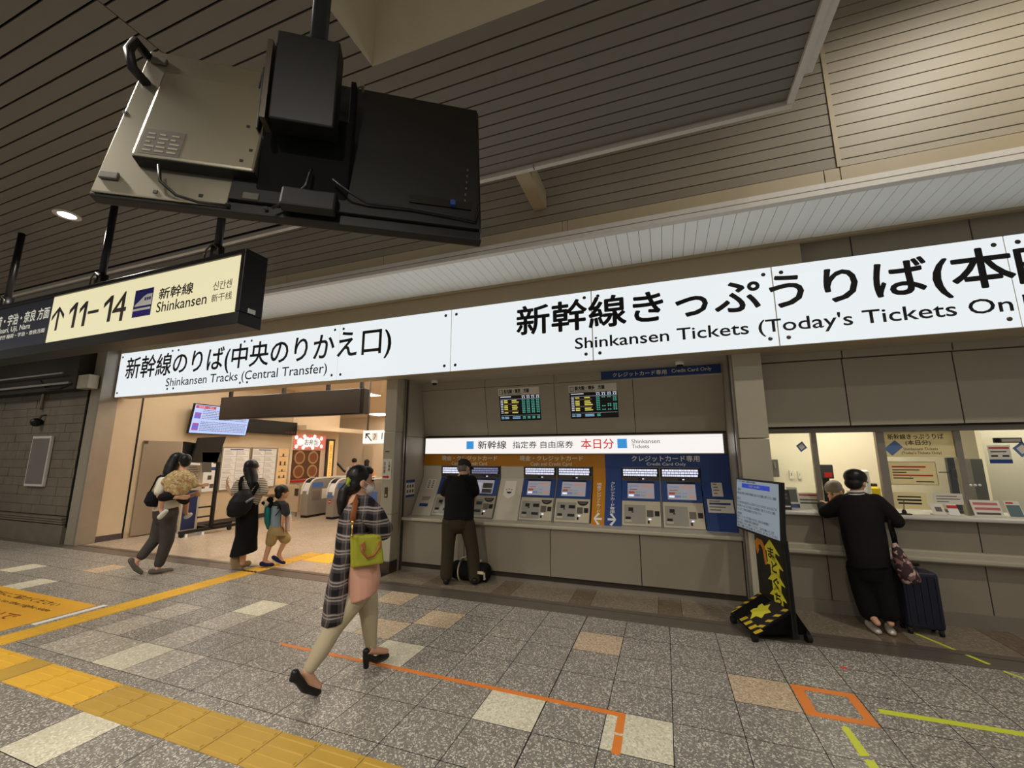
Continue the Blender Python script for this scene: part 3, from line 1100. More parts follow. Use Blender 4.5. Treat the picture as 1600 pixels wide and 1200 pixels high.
# ochre and blue surrounds
t = thing('ochre_surround', (-2.2, 6.05, 1.49), 'ochre fascia over the cash machines with a left arrow column', 'fascia')
MB().box(-3.735, -.792, 6.03, 6.06, 1.492, 1.668).build('fascia_band', M['yellow'], t)
cabinet_prof(-.965, -.792, -.004, 1.495).build('column', M['yellow'], t)
M['fascia_letter'] = mat('pale lettering', srgb(238, 232, 216), .5)


def fy(nm, body, x0, x1, z0, h, bold=.0):
    a, b = on_y(x0, 718, 6.03), on_y(x1, 718, 6.03)
    text(t, nm, body, (a.x, 6.03, z0), b.x - a.x, h, M['fascia_letter'], bold)


for x0, x1, e0, e1 in ((690.5, 777, 706, 761), (812, 911, 829, 893)):
    fy('lettering', '現金・クレジットカード', x0, x1, 1.573, .075, .012)
    fy('english_lettering', 'Cash and Credit Card', e0, e1, 1.502, .05, .012)


def st(nm, body, x0, x1, t0, t1, m_, vertical=True, bold=.012):
    text(t, nm, body, SL0 + X3 * x0 + su * t0 + SF[3] * .006, x1 - x0, t1 - t0, m_, bold, upv=su, vertical=vertical)


def flat_arrow(x0, x1, tm, d):
    """white arrow lying on the slope"""
    g = lambda u, v: SL0 + X3 * u + su * v + SF[3] * .006
    r = .085
    a, b = (x0, x1) if d > 0 else (x1, x0)
    k = d
    P = [(a, tm - .014), (b - k * .03, tm - .014), (b - k * .085, tm - .07), (b - k * .055, tm - .085), (b, tm), (b - k * .055, tm + .085), (b - k * .085, tm + .07), (b - k * .03, tm + .014), (a, tm + .014)]
    MB().prism([g(*q) for q in P], SF[3] * .002).build('arrow', M['white'], t)


st('vertical_lettering', '現金クレジットカ｜ド', -.91, -.845, .17, .60, M['fascia_letter'])
flat_arrow(-.935, -.825, .085, -1)
t = thing('blue_surround', (0, 6.05, 1.49), 'blue fascia round the two credit card only machines with right arrow', 'fascia')
MB().box(-.790, .775, 6.03, 6.06, 1.49, 1.668).build('fascia_band', M['blue'], t)
cabinet_prof(-.790, -.572, -.004, 1.495).build('column', M['blue'], t)
cabinet_prof(.435, .775, -.004, 1.495).build('side_panel', M['blue'], t)
fy('lettering', 'クレジットカード専用', 987, 1093, 1.57, .078, .012)
fy('english_lettering', 'Credit Card Only', 1010, 1071, 1.505, .05, .012)
st('vertical_lettering', 'クレジットカ｜ド専用', -.725, -.66, .17, .62, M['white'])
flat_arrow(-.75, -.64, .085, 1)
for u0, u1, v0, v1 in ((.545, .67, .45, .64), (.475, .765, .235, .41)):
    q = MB().fbox(SF, u0, u1, v0, v1, .006, .009).build('notice', M['paper'], t)
    mb = MB()
    for k in range(4):
        mb.fbox(SF, u0 + .02, u0 + (u1 - u0) * (.5 + .1 * (k % 3)), v1 - .03 - k * (v1 - v0) * .22, v1 - .018 - k * (v1 - v0) * .22, .009, .0098)
    mb.build('notice_print', M['grey_ink'], q)
    if v0 < .3:
        MB().fbox(SF, u0 + .02, u1 - .03, v1 - .07, v1 - .045, .0095, .0105).build('notice_band', M['blue'], q)

# machines
M['lcd_white'] = emit('lit message display', (.80, .82, 1.0), 1.0)
M['lcd_dim'] = emit('dim message display', (.35, .36, .6), .5)
M['touch'] = emit('lit touch screen', (.55, .52, .55), .42)
M['lcd_pale'] = emit('lit pale page', (.62, .60, .66), .5)
M['touch_blue'] = emit('lit blue key', (.35, .42, .72), .42)
M['touch_org'] = emit('lit orange key', (.85, .42, .30), .42)
M['touch_red'] = emit('lit red key', (.55, .10, .08), .42)
M['touch_grn'] = emit('lit green key', (.35, .5, .35), .42)
M['touch_vio'] = emit('lit violet key', (.30, .28, .62), .42)
M['coin'] = mat('hammered coin tray', srgb(110, 106, 98), .35, .8)


def machine(x0, label, card=False, dim=False):
    g = 'ticket machines for cash and card' if not card else 'credit card only ticket machines'
    t = thing('ticket_machine', (x0 + .245, 6.0, .746), label, 'ticket machine', g)
    x1 = x0 + .488
    cabinet_prof(x0, x1, -.012, 1.49).build('body', M['mach_grey'], t, bevel=.004)
    dsp = MB().box(x0 + .0, x1 - .0, 6.012, 6.03, 1.362, 1.482).build('message_display', M['black_paint'], t, bevel=.004)
    mb = MB()
    rr_ = random.Random(9)
    for r in range(3):
        x = x0 + .022
        z_ = 1.452 - r * .033
        while x < x1 - .04:
            wd = rr_.choice((.02, .03, .045))
            wd = min(wd, x1 - .024 - x)
            if not (r > 0 and abs(x - (x0 + .28)) < .012):
                mb.box(x, x + wd, 6.0095, 6.012, z_ - .012, z_ + .012)
            x += wd + .0045
    mb.build('message_characters', M['lcd_dim' if dim else 'lcd_white'], dsp)
    ss = MB().box(x0 + .004, x1 - .004, 6.014, 6.03, 1.318, 1.355).build('sensor_strip', M['dark_steel'], t)
    MB().box(x0 + .22, x0 + .262, 6.006, 6.014, 1.324, 1.348).build('camera_eye', M['black'], ss)
    MB().box(x0 + .268, x0 + .292, 6.004, 6.014, 1.33, 1.342).build('lamp', M['lcd_white'], ss)
    F2 = (SL0 + SF[3] * .012, SF[1], SF[2], SF[3])
    sb = MB().fbox(F2, x0, x1, .355, .64, 0, .008).build('screen_surround', M['blue'], t, bevel=.003)
    sc = MB().fbox(F2, x0 + .075, x0 + .415, .385, .60, .008, .012).build('touch_screen', M['touch'], sb)
    MB().fbox(F2, x0 + .07, x0 + .42, .60, .625, .008, .014).build('privacy_hood', M['black'], sb)
    if dim:
        MB().fbox(F2, x0 + .08, x0 + .22, .39, .56, .012, .0135).build('white_page', M['lcd_pale'], sc)
        MB().fbox(F2, x0 + .24, x0 + .40, .47, .55, .012, .0135).fbox(F2, x0 + .24, x0 + .40, .39, .455, .012, .0135).build('grey_page', M['label_grey'], sc)
    rows = () if dim else ((.095, .22, .545, .565, 'touch_blue'), (.245, .395, .545, .57, 'touch_org'), (.1, .2, .505, .516, 'touch_red'), (.09, .165, .452, .482, 'touch_red'), (.17, .24, .46, .482, 'touch_grn'),
            (.25, .31, .46, .475, 'touch_blue'), (.165, .235, .41, .442, 'touch_vio'), (.245, .31, .41, .437, 'touch_grn'), (.32, .395, .41, .44, 'touch_org'), (.09, .155, .41, .435, 'lcd_white'))
    for a, b, c, d, k in rows:
        MB().fbox(F2, x0 + a, x0 + b, c, d, .012, .0135).build('key', M[k], sc)
    # payment panel
    pp = MB().fbox(F2, x0 + .006, x1 - .004, .012, .345, 0, .010).build('payment_panel', M['machine'], t, bevel=.003)
    rec = MB().fbox(F2, x0 + .03, x0 + .30, .04, .29, .010, .013).build('recess', M['mach_grey'], pp)
    slots = [(.085, .145, .205, .25), (.05, .115, .095, .125)]
    if not card:
        slots += [(.20, .285, .205, .25), (.19, .285, .09, .125)]
    for a, b, c, d in slots:
        MB().fbox(F2, x0 + a, x0 + b, c, d, .013, .019).build('slot', M['black'], pp)
    MB().fbox(F2, x0 + .04, x0 + .125, .055, .088, .013, .02).build('slot_lip', M['machine'], pp, bevel=.003)
    MB().fbox(F2, x0 + .125, x0 + .15, .185, .197, .013, .017).build('button', M['black'], pp)
    MB().fbox(F2, x0 + .315, x0 + .395, .135, .225, .010, .016).build('card_reader', M['coin'], pp, bevel=.006)
    MB().fbox(F2, x0 + .412, x0 + .468, .15, .215, .010, .02).build('keypad', M['black'], pp, bevel=.003)
    MB().fbox(F2, x0 + .335, x0 + .365, .097, .112, .010, .02).build('lamp', M['lcd_white'], pp)
    MB().fbox(F2, x0 + .322, x0 + .345, .05, .085, .010, .016).build('button', M['black'], pp)
    if not card:
        c0 = SL0 + SF[3] * .022 + X3 * (x0 + .39) + su * .31
        arc = [c0 + X3 * (.075 * math.cos(R_(a_))) + su * (.06 * math.sin(R_(a_))) for a_ in range(180, 361, 15)]
        MB().prism(arc, SF[3] * .006).build('coin_bowl', M['black'], pp)
        arc = [c0 + SF[3] * .006 + X3 * (.055 * math.cos(R_(a_))) + su * (.028 * math.sin(R_(a_)) - .012) for a_ in range(180, 361, 15)]
        MB().prism(arc, SF[3] * .002).build('coin_bowl_rim', M['coin'], pp)
    return t


mc = machine(-3.388, 'ticket machine nearest the left wall, half hidden behind the man in black')
machine(-2.872, 'ticket machine right of the man in black, with a dim display and half grey screen', dim=True)
dup(mc, (1.400, 0, 0), 'cash ticket machine just right of the pale cover panel with hexagonal notice')
dup(mc, (1.912, 0, 0), 'cash ticket machine beside the ochre arrow column')
mk = machine(-.568, 'credit card ticket machine right of the blue arrow column', True)
dup(mk, (.506, 0, 0), 'rightmost ticket machine of the blue card only pair, next to notices', None)
MB_sep = []
for x, l in ((-2.888, 'left ochre pair'), (-1.486, 'middle ochre pair'), (-.071, 'blue card pair')):
    o = cabinet_prof(x - .006, x + .006, -.03, 1.48).build('divider_strip', M['steel'])
    tag(o, 'thin metal divider between the two machines of the ' + l, 'divider')

# pale cover panels
t = thing('cover_panel', (-3.55, 6.0, .746), 'pale sloping cover panel at the left end of the machines with pasted notices', 'panel')
cabinet_prof(-3.735, -3.395, -.014, 1.49).build('body', M['mach_white'], t, bevel=.01)
F2 = (SL0 + SF[3] * .014, SF[1], SF[2], SF[3])
MB().fbox(F2, -3.62, -3.47, .43, .60, 0, .002).build('notice', M['paper'], t)
mb = MB()
for k in range(4):
    for q in range(2):
        mb.fbox(F2, -3.60 + q * .07, -3.56 + q * .07, .45 + k * .036, .47 + k * .036, .002, .003)
mb.build('notice_print', M['grey_ink'], t)
MB().fbox(F2, -3.64, -3.49, .14, .19, 0, .002).build('blue_notice', M['blue'], t)
mb = MB()
for k in range(3):
    mb.fbox(F2, -3.63, -3.50 + .01 * k, .245 + k * .022, .255 + k * .022, 0, .002)
mb.build('notice_print', M['grey_ink'], t)
t = thing('cover_panel', (-2.18, 6.0, .746), 'pale sloping cover panel with hexagonal notice between machines', 'panel')
cabinet_prof(-2.37, -1.995, -.014, 1.49).build('body', M['mach_white'], t, bevel=.01)
hx = [(-2.28, .60), (-2.10, .60), (-2.10, .37), (-2.19, .31), (-2.28, .37)]
hn = MB().prism([F2[0] + X3 * a + su * b for a, b in hx], SF[3] * .003).build('hexagonal_notice', M['paper'], t)
g0 = F2[0] + SF[3] * .003
arc = [g0 + X3 * (-2.19 + .04 * math.cos(R_(a_))) + su * (.425 + .03 * math.sin(R_(a_))) for a_ in range(180, 361, 20)]
MB().prism(arc, SF[3] * .001).build('notice_print', M['ink'], hn)
mb = MB()
for k in range(3):
    mb.fbox((g0, SF[1], SF[2], SF[3]), -2.25 + k * .04, -2.225 + k * .04, .45 + .012 * (k % 2), .462 + .012 * (k % 2), 0, .001)
mb.build('notice_print', M['grey_ink'], hn)
for x, l in ((-2.3, 'dark'), ):
    pass

# departure boards in the leaning wall
M['lcd_black'] = mat('black board', srgb(8, 9, 14), .3)
M['row_yel'] = emit('lit yellow cell', (.80, .75, .12), .7)
M['row_grn'] = emit('lit green cell', (.10, .55, .42), .6)
M['row_wht'] = emit('lit white cell', (.75, .78, .9), .7)
M['row_blu'] = emit('lit pale blue cell', (.30, .55, .8), .7)
M['row_brn'] = emit('lit brown row', (.22, .10, .06), .4)
M['strip_paper'] = mat('header strip', srgb(232, 226, 212), .5)


def up_uv(x, y):
    p = hit(x, y, UF[0], UF[3]) - UF[0]
    return p.x, p.dot(ul)


def board(tl, br, body, sub, label, seed):
    u0, v1 = up_uv(*tl)
    u1, v0 = up_uv(*br)
    W, H_ = u1 - u0, v1 - v0
    ctr = UF[0] + X3 * (u0 + u1) / 2 + ul * v0
    t = thing('departure_board', ctr, label, 'departure board', 'departure boards above the machines')
    hs_ = H_ * .225
    stp = MB().fbox(UF, u0 - .01, u1 - .005, v1 - hs_, v1, 0, .004).build('header_strip', M['strip_paper'], t)
    MB().fbox(UF, u0 + .01, u0 + .065, v1 - hs_ + .02, v1 - .022, .004, .006).build('track_symbol', M['ink'], stp)
    MB().fbox(UF, u0 + .018, u0 + .057, v1 - hs_ + .028, v1 - .030, .006, .007).build('symbol_centre', M['paper'], stp)
    text(stp, 'lettering', body, UF[0] + X3 * (u0 + .085) + ul * (v1 - hs_ + .035) + UF[3] * .004, W * .62, hs_ * .52, M['ink'], .04, upv=ul)
    text(stp, 'english_lettering', sub, UF[0] + X3 * (u0 + .085) + ul * (v1 - hs_ + .012) + UF[3] * .004, W * .42, .016, M['ink'], 0, upv=ul)
    sc = MB().fbox(UF, u0, u1, v0, v1 - hs_, 0, .002).build('screen', M['lcd_black'], t)
    hh = v1 - hs_ - v0
    r = random.Random(seed)
    sets = {k: MB() for k in ('yel', 'grn', 'wht', 'blu', 'brn')}

    def cell(k, a, b, c, d):
        sets[k].fbox(UF, u0 + W * a, u0 + W * b, v0 + hh * c, v0 + hh * d, .002, .003)
    cell('wht', .03, .30, .93, .965)
    cell('wht', .03, .99, .845, .853)
    for q in range(4):
        cell('wht', .56 + q * .115, .64 + q * .115, .95, .975)
        for e in range(2):
            cell('wht', .57 + q * .115 + e * .045, .59 + q * .115 + e * .045, .87, .93)
    n = 8
    for k in range(n):
        c = .80 - k * .068
        cell('wht', .03, .09, c - .022, c + .01)
        if (k + seed) % 4 != 3:
            cell('yel', .115, .205, c - .027, c + .018)
            cell('yel', .31, .31 + r.choice((.12, .14, .17)), c - .025, c + .016)
        else:
            cell('brn', .115, .47, c - .025, c + .016)
        for q in range(4):
            if seed == 1 or q == 0 or r.random() < .55:
                for e in range(2):
                    cell('grn', .56 + q * .115 + e * .042, .59 + q * .115 + e * .042, c - .024, c + .016)
    cell('wht', .03, .98, .205, .21)
    for k in range(2):
        c = .15 - k * .055
        cell('blu', .03, .1, c - .02, c + .012)
        cell('blu', .12, .22, c - .022, c + .016)
        cell('blu', .31, .50, c - .02, c + .014)
        for q in range(4 if seed == 1 else 1):
            cell('grn', .56 + q * .115, .63 + q * .115, c - .02, c + .014)
    for k, m_ in sets.items():
        m_.build({'yel': 'yellow_cells', 'grn': 'green_cells', 'wht': 'white_cells', 'blu': 'blue_cells', 'brn': 'brown_rows'}[k], M['row_' + k], sc)


board((779, 607.5), (846, 656), '名古屋・東京　方面', 'for Nagoya, Tokyo', 'left departure board for Nagoya and Tokyo above the machines', 1)
board((889, 602.5), (967, 652), '新大阪・博多　方面', 'for Shin-Osaka, Hakata', 'right departure board for Shin-Osaka and Hakata above the machines', 2)
for x, y in ((814, 674), (930, 671), (895, 659), (912, 660), (930, 660)):
    pass
# blue strip sign under the soffit
t = thing('strip_sign', (.3, 5.88, 2.70), 'narrow blue credit card only strip high above the right machines', 'sign')
xa, xb = on_y(939, 580, 5.89).x, .76
MB().box(xa, xb, 5.885, 5.9, 2.715, 2.825).build('plate', M['blue'], t)
a, b = on_y(957, 580, 5.885).x, on_y(1041, 575, 5.885).x
text(t, 'lettering', 'クレジットカード専用', (a, 5.885, 2.737), b - a, .065, M['fascia_letter'], .012)
a, b = on_y(1049, 575, 5.885).x, on_y(1111, 570, 5.885).x
text(t, 'english_lettering', 'Credit Card Only', (a, 5.885, 2.738), b - a, .062, M['fascia_letter'], .008)
# dome cameras under the soffit
for x, y, l in ((679, 597, 'small white dome camera under the soffit at the left end of the bay'), (1062, 568, 'small white dome camera under the soffit by the blue strip')):
    p = on_z(x, y, 2.81)
    t = thing('dome_camera', (p.x, p.y, 2.83), l, 'security camera', 'dome cameras')
    MB().lathe([(.0, 0), (.055, 0), (.055, -.03), (.045, -.04), (.0, -.04)], (p.x, p.y, 2.83), n=24).build('base', M['white'], t, smooth=False)
    MB().ell((p.x, p.y, 2.79), (.04, .04, .034)).build('dome', M['black'], t, smooth=True)
# poster on the bay side wall, facing the machines
t = thing('notice_board', (bx0 + .01, 5.7, 1.2), 'blue and white notice on the left side wall of the bay', 'notice')
a, b = on_x(631, 747, bx0), on_x(647, 780, bx0)
MB().box(bx0, bx0 + .006, 5.545, 5.78, 1.02, 1.28).build('sheet', M['paper'], t)
MB().box(bx0 + .006, bx0 + .008, 5.545, 5.78, 1.235, 1.28).box(bx0 + .006, bx0 + .008, 5.545, 5.78, 1.02, 1.055).build('blue_band', M['blue'], t)
mb = MB()
for q in range(3):
    for r in range(2):
        mb.box(bx0 + .006, bx0 + .008, 5.57 + q * .07, 5.61 + q * .07, 1.085 + r * .075, 1.13 + r * .075)
mb.build('print', M['grey_ink'], t)
# sign, switch and plate on the left pillar
t = thing('paper_sign', (-3.86, 5.25, 1.33), 'white paper sign with a red right arrow on the left pillar', 'sign')
MB().box(-3.955, -3.80, 5.244, 5.25, 1.30, 1.60).build('sheet', M['paper'], t)
text(t, 'vertical_lettering', '自由席', (-3.935, 5.244, 1.39), .036, .17, M['ink'], .01, vertical=True)
text(t, 'vertical_lettering', '入場券', (-3.855, 5.244, 1.42), .036, .15, M['ink'], .01, vertical=True)
MB().prism([(-3.94, 5.242, 1.325), (-3.86, 5.242, 1.325), (-3.86, 5.242, 1.315), (-3.825, 5.242, 1.338), (-3.86, 5.242, 1.361), (-3.86, 5.242, 1.351), (-3.94, 5.242, 1.351)], (0, .003, 0)).build('red_arrow', M['red'], t)
t = thing('wall_switch', (-3.87, 5.25, 1.07), 'brown recessed switch plate on the left pillar below the paper sign', 'switch')
MB().box(-3.90, -3.845, 5.243, 5.25, 1.04, 1.19).build('plate', M['dark_steel'], t, bevel=.003)
MB().box(-3.888, -3.857, 5.24, 5.244, 1.06, 1.09).build('button', M['machine'], t)
t = tag(MB().box(-3.92, -3.85, 5.245, 5.25, 1.70, 1.715).build('vent_slot', M['ink_brown']), 'small dark vent slot on the left pillar above the paper sign', 'vent')

# ================================================================== TICKET OFFICE FITTINGS
def sheet(name, label, q, Y, m_, lines=(), cat='notice', th_=.003, group=None, header=None):
    """paper on a plane: pixel quad gives left, right, bottom, top"""
    x0, y0, x1, y1 = q
    a, b = on_y(x0, y1, Y), on_y(x1, y0, Y)
    x0, x1, z0, z1 = a.x, b.x, on_y((q[0] + q[2]) / 2, y1, Y).z, on_y((q[0] + q[2]) / 2, y0, Y).z
    t = thing(name, ((x0 + x1) / 2, Y, z0), label, cat, group)
    MB().box(x0, x1, Y - th_, Y, z0, z1).build('sheet', m_, t)
    W, H_ = x1 - x0, z1 - z0
    g = {}
    for (u0, u1, v0, v1, k) in lines:
        g.setdefault(k, MB()).box(x0 + W * u0, x0 + W * u1, Y - th_ - .0012, Y - th_, z0 + H_ * v0, z0 + H_ * v1)
    for k, mb in g.items():
        mb.build('print', M[k], t)
    return t, x0, x1, z0, z1


GYF = GY - .006
t, x0, x1, z0, z1 = sheet('window_sign', 'large cream ticket sheet in the window, Shinkansen tickets today only', (1382, 672, 1494, 714), GYF, M['cream'], cat='sign')
W, H_ = x1 - x0, z1 - z0
text(t, 'lettering', '新幹線きっぷうりば', (x0 + W * .08, GYF - .003, z0 + H_ * .66), W * .74, H_ * .2, M['ink'], .015)
text(t, 'lettering', '(本日分)', (x0 + W * .31, GYF - .003, z0 + H_ * .42), W * .33, H_ * .2, M['ink'], .015)
text(t, 'english_lettering', 'Shinkansen Tickets', (x0 + W * .27, GYF - .003, z0 + H_ * .25), W * .45, H_ * .1, M['grey_ink'], .015)
text(t, 'english_lettering', "(Today's Tickets Only)", (x0 + W * .24, GYF - .003, z0 + H_ * .08), W * .52, H_ * .12, M['grey_ink'], .015)
c = V((x0 + W * .14, GYF - .005, z0 + H_ * .34))
MB().prism([c + V((-.085, 0, -.01)), c + V((-.02, 0, -.085)), c + V((.085, 0, .01)), c + V((.02, 0, .085))], (0, .002, 0)).build('ticket_picture', M['sky_sticker'], t)
sheet('window_notice', 'framed notice with red heading under the cream window sign', (1390, 721, 1462, 758), GYF, M['cream'],
      ((.02, .98, .97, .985, 'grey_ink'), (.02, .98, .015, .03, 'grey_ink'), (.02, .028, .02, .98, 'grey_ink'), (.972, .98, .02, .98, 'grey_ink'), (.1, .78, .74, .80, 'red'), (.1, .65, .62, .66, 'ink'), (.1, .38, .51, .55, 'ink'), (.1, .9, .38, .44, 'red'), (.1, .5, .27, .31, 'ink'), (.55, .9, .13, .17, 'ink')))
sheet('window_notice', 'small notice with three black lines low in the serving window', (1394, 769, 1446, 795), GYF, M['cream'],
      ((.2, .85, .68, .76, 'ink'), (.18, .85, .48, .58, 'ink'), (.2, .85, .28, .38, 'ink')))
sheet('window_notice', 'pale notice beside the black camera stand low in the window', (1460, 771, 1503, 788), GYF, M['paper'],
      ((.1, .8, .7, .78, 'grey_ink'), (.1, .9, .45, .53, 'grey_ink'), (.1, .5, .2, .28, 'grey_ink')))
sheet('window_notice', 'blue footed poster high on the right hand office pane', (1547, 696, 1577, 724), GYF, M['paper'],
      ((0, 1, 0, .22, 'blue'), (.05, .95, .82, .9, 'red'), (.1, .8, .62, .68, 'grey_ink'), (.1, .4, .36, .46, 'ink_brown'), (.6, .9, .36, .46, 'ink_brown')))
sheet('window_sticker', 'long grey sticker above the blue footed poster', (1552, 684, 1596, 692), GYF, M['label_grey'], ((.05, .25, .1, .9, 'ink'), (.3, .95, .2, .8, 'paper')), cat='sticker')
# diamond stickers on the glass
for x, y, l in ((1252.5, 698, 'blue diamond sticker on the left office pane'), (1597, 702, 'blue diamond sticker at the right edge of the photo')):
    c = on_y(x, y, GYF)
    t = thing('window_sticker', c, l, 'sticker', 'blue diamond window stickers')
    k = .055 * (1.3 if x > 1500 else 1)
    d = lambda s: [c + V((-k * s, 0, .012 * s)), c + V((-.012 * s, 0, -k * 1.15 * s)), c + V((k * s, 0, -.012 * s)), c + V((.012 * s, 0, k * 1.15 * s))]
    MB().prism(d(1), (0, .003, 0)).build('border', M['sky_sticker'] if 'sky_sticker' in M else M['blue'], t, bevel=.01)
    MB().prism([p + V((0, -.002, 0)) for p in d(.6)], (0, .002, 0)).build('centre', M['paper'], t)


def counter_stand(name, label, q, Y, m_, lines, foot=True, lean=.06):
    x0, y0, x1, y1 = q
    a, b = on_y(x0, y1, Y), on_y(x1, y0, Y)
    x0, x1 = a.x, b.x
    z0 = CTZ + .004
    z1 = b.z
    t = thing(name, ((x0 + x1) / 2, Y, CTZ), label, 'sign stand')
    uu = V((0, lean, z1 - z0)).normalized()
    F = (V((x0, Y, z0)), X3, uu, X3.cross(uu))
    W, H_ = x1 - x0, (z1 - z0) / uu.z
    MB().fbox(F, 0, W, 0, H_, -.004, 0).build('sheet', m_, t)
    MB().fbox((V((x0, Y, z0)), X3, Z3, -Y3), 0, W, -.004, .006, -.07, .01).build('foot', M['acrylic'], t)
    g = {}
    for (u0, u1, v0, v1, k) in lines:
        g.setdefault(k, MB()).fbox(F, W * u0, W * u1, H_ * v0, H_ * v1, 0, .001)
    for k, mb in g.items():
        mb.build('print', M[k], t)
    return t


M['acrylic'] = mat('frosted acrylic', srgb(215, 212, 200), .2)
M['pink_print'] = mat('pink print', srgb(196, 110, 104), .6)
M['teal_print'] = mat('grey teal print', srgb(96, 116, 120), .6)
CY = 5.70
counter_stand('notice_stand', 'acrylic stand with pink lettered sheet at the right of the counter', (1524, 783, 1566, 803), CY, M['paper'], ((.08, .92, .7, .85, 'pink_print'), (.08, .95, .4, .55, 'pink_print'), (.08, .9, .12, .25, 'label_grey')))
counter_stand('notice_stand', 'small grey green card stand at the far right of the counter', (1578, 784, 1598, 804), CY, M['paper'], ((.05, .95, .05, .75, 'teal_print'), (.1, .6, .82, .92, 'red')))
counter_stand('notice_stand', 'pale card stand with wide text left on the ticket counter', (1250, 771, 1281, 787), 5.86, M['paper'], ((.05, .95, .8, .9, 'red'), (.05, .95, .5, .6, 'grey_ink'), (.05, .9, .3, .4, 'grey_ink')))
counter_stand('notice_stand', 'brown and blue card stand beside the counter terminal', (1233, 762, 1247, 787), 5.84, M['paper'], ((0, 1, 0, .2, 'blue'), (.1, .9, .3, .9, 'label_grey')))
counter_stand('notice_stand', 'little white card with a red band near the third window post', (1485, 789, 1499, 803), CY, M['white'], ((.0, 1, .62, .9, 'red'),))
counter_stand('notice_stand', 'white cube-like card holder on the counter before the serving window', (1459, 788, 1477, 802), CY, M['paper'], ((.3, .8, .3, .7, 'grey_ink'),))
# card terminal at the counter's left end
p = on_y(1227, 775, 5.72)
t = thing('card_terminal', (p.x, 5.75, CTZ), 'black card terminal at the left end of the ticket counter', 'card terminal')
MB().prism([(p.x - .05, 5.70, CTZ), (p.x - .05, 5.82, CTZ), (p.x - .05, 5.80, CTZ + .22), (p.x - .05, 5.765, CTZ + .22)], (.10, 0, 0)).build('body', M['black'], t, bevel=.006)
uu = V((0, .065, .22)).normalized()
F = (V((p.x - .05, 5.70, CTZ)), X3, uu, X3.cross(uu))
for r in range(2):
    for q in range(2):
        MB().fbox(F, .015 + q * .035, .04 + q * .035, .12 + r * .04, .145 + r * .04, 0, .002).build('key', M['label_grey'], t)
MB().fbox(F, .01, .09, .03, .045, 0, .003).build('card_slot', M['acrylic'], t)
# pen stand and black tray where the customer leans
p = on_y(1412, 800, 5.66)
t = thing('pen_stand', (p.x, p.y, CTZ), 'black pen stand on the counter right of the customer', 'pen stand')
MB().box(p.x - .06, p.x + .06, p.y - .03, p.y + .03, CTZ, CTZ + .012).build('base', M['black'], t, bevel=.004)
MB().lathe([(.02, .012), (.02, .03), (.012, .05), (.0, .05)], (p.x + .005, p.y, CTZ)).build('socket', M['black'], t)
MB().tube([(p.x + .005, p.y, CTZ + .045), (p.x + .012, p.y - .01, CTZ + .15)], .004, 8).build('pen', M['dark_steel'], t)
# camera stand inside the window
p = on_y(1495, 770, 6.0)
t = thing('document_camera', (p.x, 6.0, CTZ), 'black document camera on a post inside the window', 'camera')
a, b = on_y(1484, 715, 6.0), on_y(1495, 768, 6.0)
MB().box(b.x - .09, b.x + .09, 5.95, 6.1, CTZ, CTZ + .03).build('base', M['black'], t, bevel=.006)
MB().box(b.x - .035, b.x + .03, 6.0, 6.05, CTZ + .03, a.z).build('post', M['black_paint'], t, bevel=.006)
MB().box(b.x - .02, b.x + .09, 5.96, 6.06, a.z - .22, a.z - .12).build('head', M['black'], t, bevel=.01)
MB().box(b.x - .12, b.x - .02, 5.99, 6.01, a.z - .165, a.z - .155).build('arm', M['black'], t)
# things inside the office
p = on_y(1288, 735, 7.6)
t = thing('monitor', (p.x, 7.6, 1.1), 'dark grey monitor with red tag behind the clerk', 'monitor')
a, b = on_y(1275, 726, 7.6), on_y(1304, 748, 7.6)
MB().box(a.x, b.x, 7.6, 7.65, b.z, a.z).build('casing', M['tv_dark_grey'] if 'tv_dark_grey' in M else M['label_grey'], t, bevel=.01)
MB().box(a.x + .15, b.x - .15, 7.61, 7.64, .74, b.z).build('stand', M['black'], t)
MB().box(b.x - .12, b.x - .03, 7.59, 7.6, b.z + .02, b.z + .09).build('red_tag', M['red'], t)
t = thing('office_desk', (2.4, 7.5, 0), 'pale office desk behind the clerk', 'desk')
MB().box(1.2, px_ - .1, 7.35, 8.0, .70, .74).build('top', M['white'], t)
for x in (1.3, px_ - .25):
    MB().box(x, x + .05, 7.4, 7.95, 0, .70).build('leg', M['label_grey'], t)
p = on_y(1358, 765, 7.5)
t = thing('telephone', (p.x, 7.5, .74), 'yellow desk telephone beside the white paper roll', 'telephone')
t2 = on_y(1362, 761, 7.5)
t.location = (t2.x, 7.66, .74)
M['ylw'] = mat('yellow plastic', srgb(214, 190, 40), .5)
MB().box(t2.x - .10, t2.x + .14, 7.58, 7.75, .74, t2.z).build('body', M['ylw'], t, bevel=.03)
MB().tube([(t2.x - .08, 7.66, t2.z + .02), (t2.x + .12, 7.66, t2.z + .02)], .025, 10).build('handset', M['black'], t)
p = on_y(1353, 748, 7.4)
o = MB().lathe([(.06, 0), (.06, p.z - .74 + .1), (.045, p.z - .74 + .12), (0, p.z - .74 + .12)], (p.x, 7.45, .74)).build('paper_roll', M['white'], None)
tag(o, 'white upright paper roll behind the customer\'s head', 'paper roll')
a, b = on_y(1503, 717, 6.9), on_y(1538, 786, 6.9)
t = thing('locker', ((a.x + b.x) / 2, 6.9, 0), 'grey metal locker behind the third window post', 'locker')
MB().box(a.x, b.x - .02, 6.75, 6.98, 0, a.z).build('body', M['label_grey'], t, bevel=.006)
for k in range(3):
    q = on_y(1517 + k * 7, 758, 6.74)
    MB().ell((q.x, 6.74, q.z), .014).build('knob', M['white'], t)
a = on_y(1220, 730, OBY - .01)
t = thing('wall_cabinet', (a.x, OBY, .9), 'grey cabinet on the office back wall at far left', 'cabinet')
a, b = on_y(1202, 718, 8.0), on_y(1217, 745, 8.0)
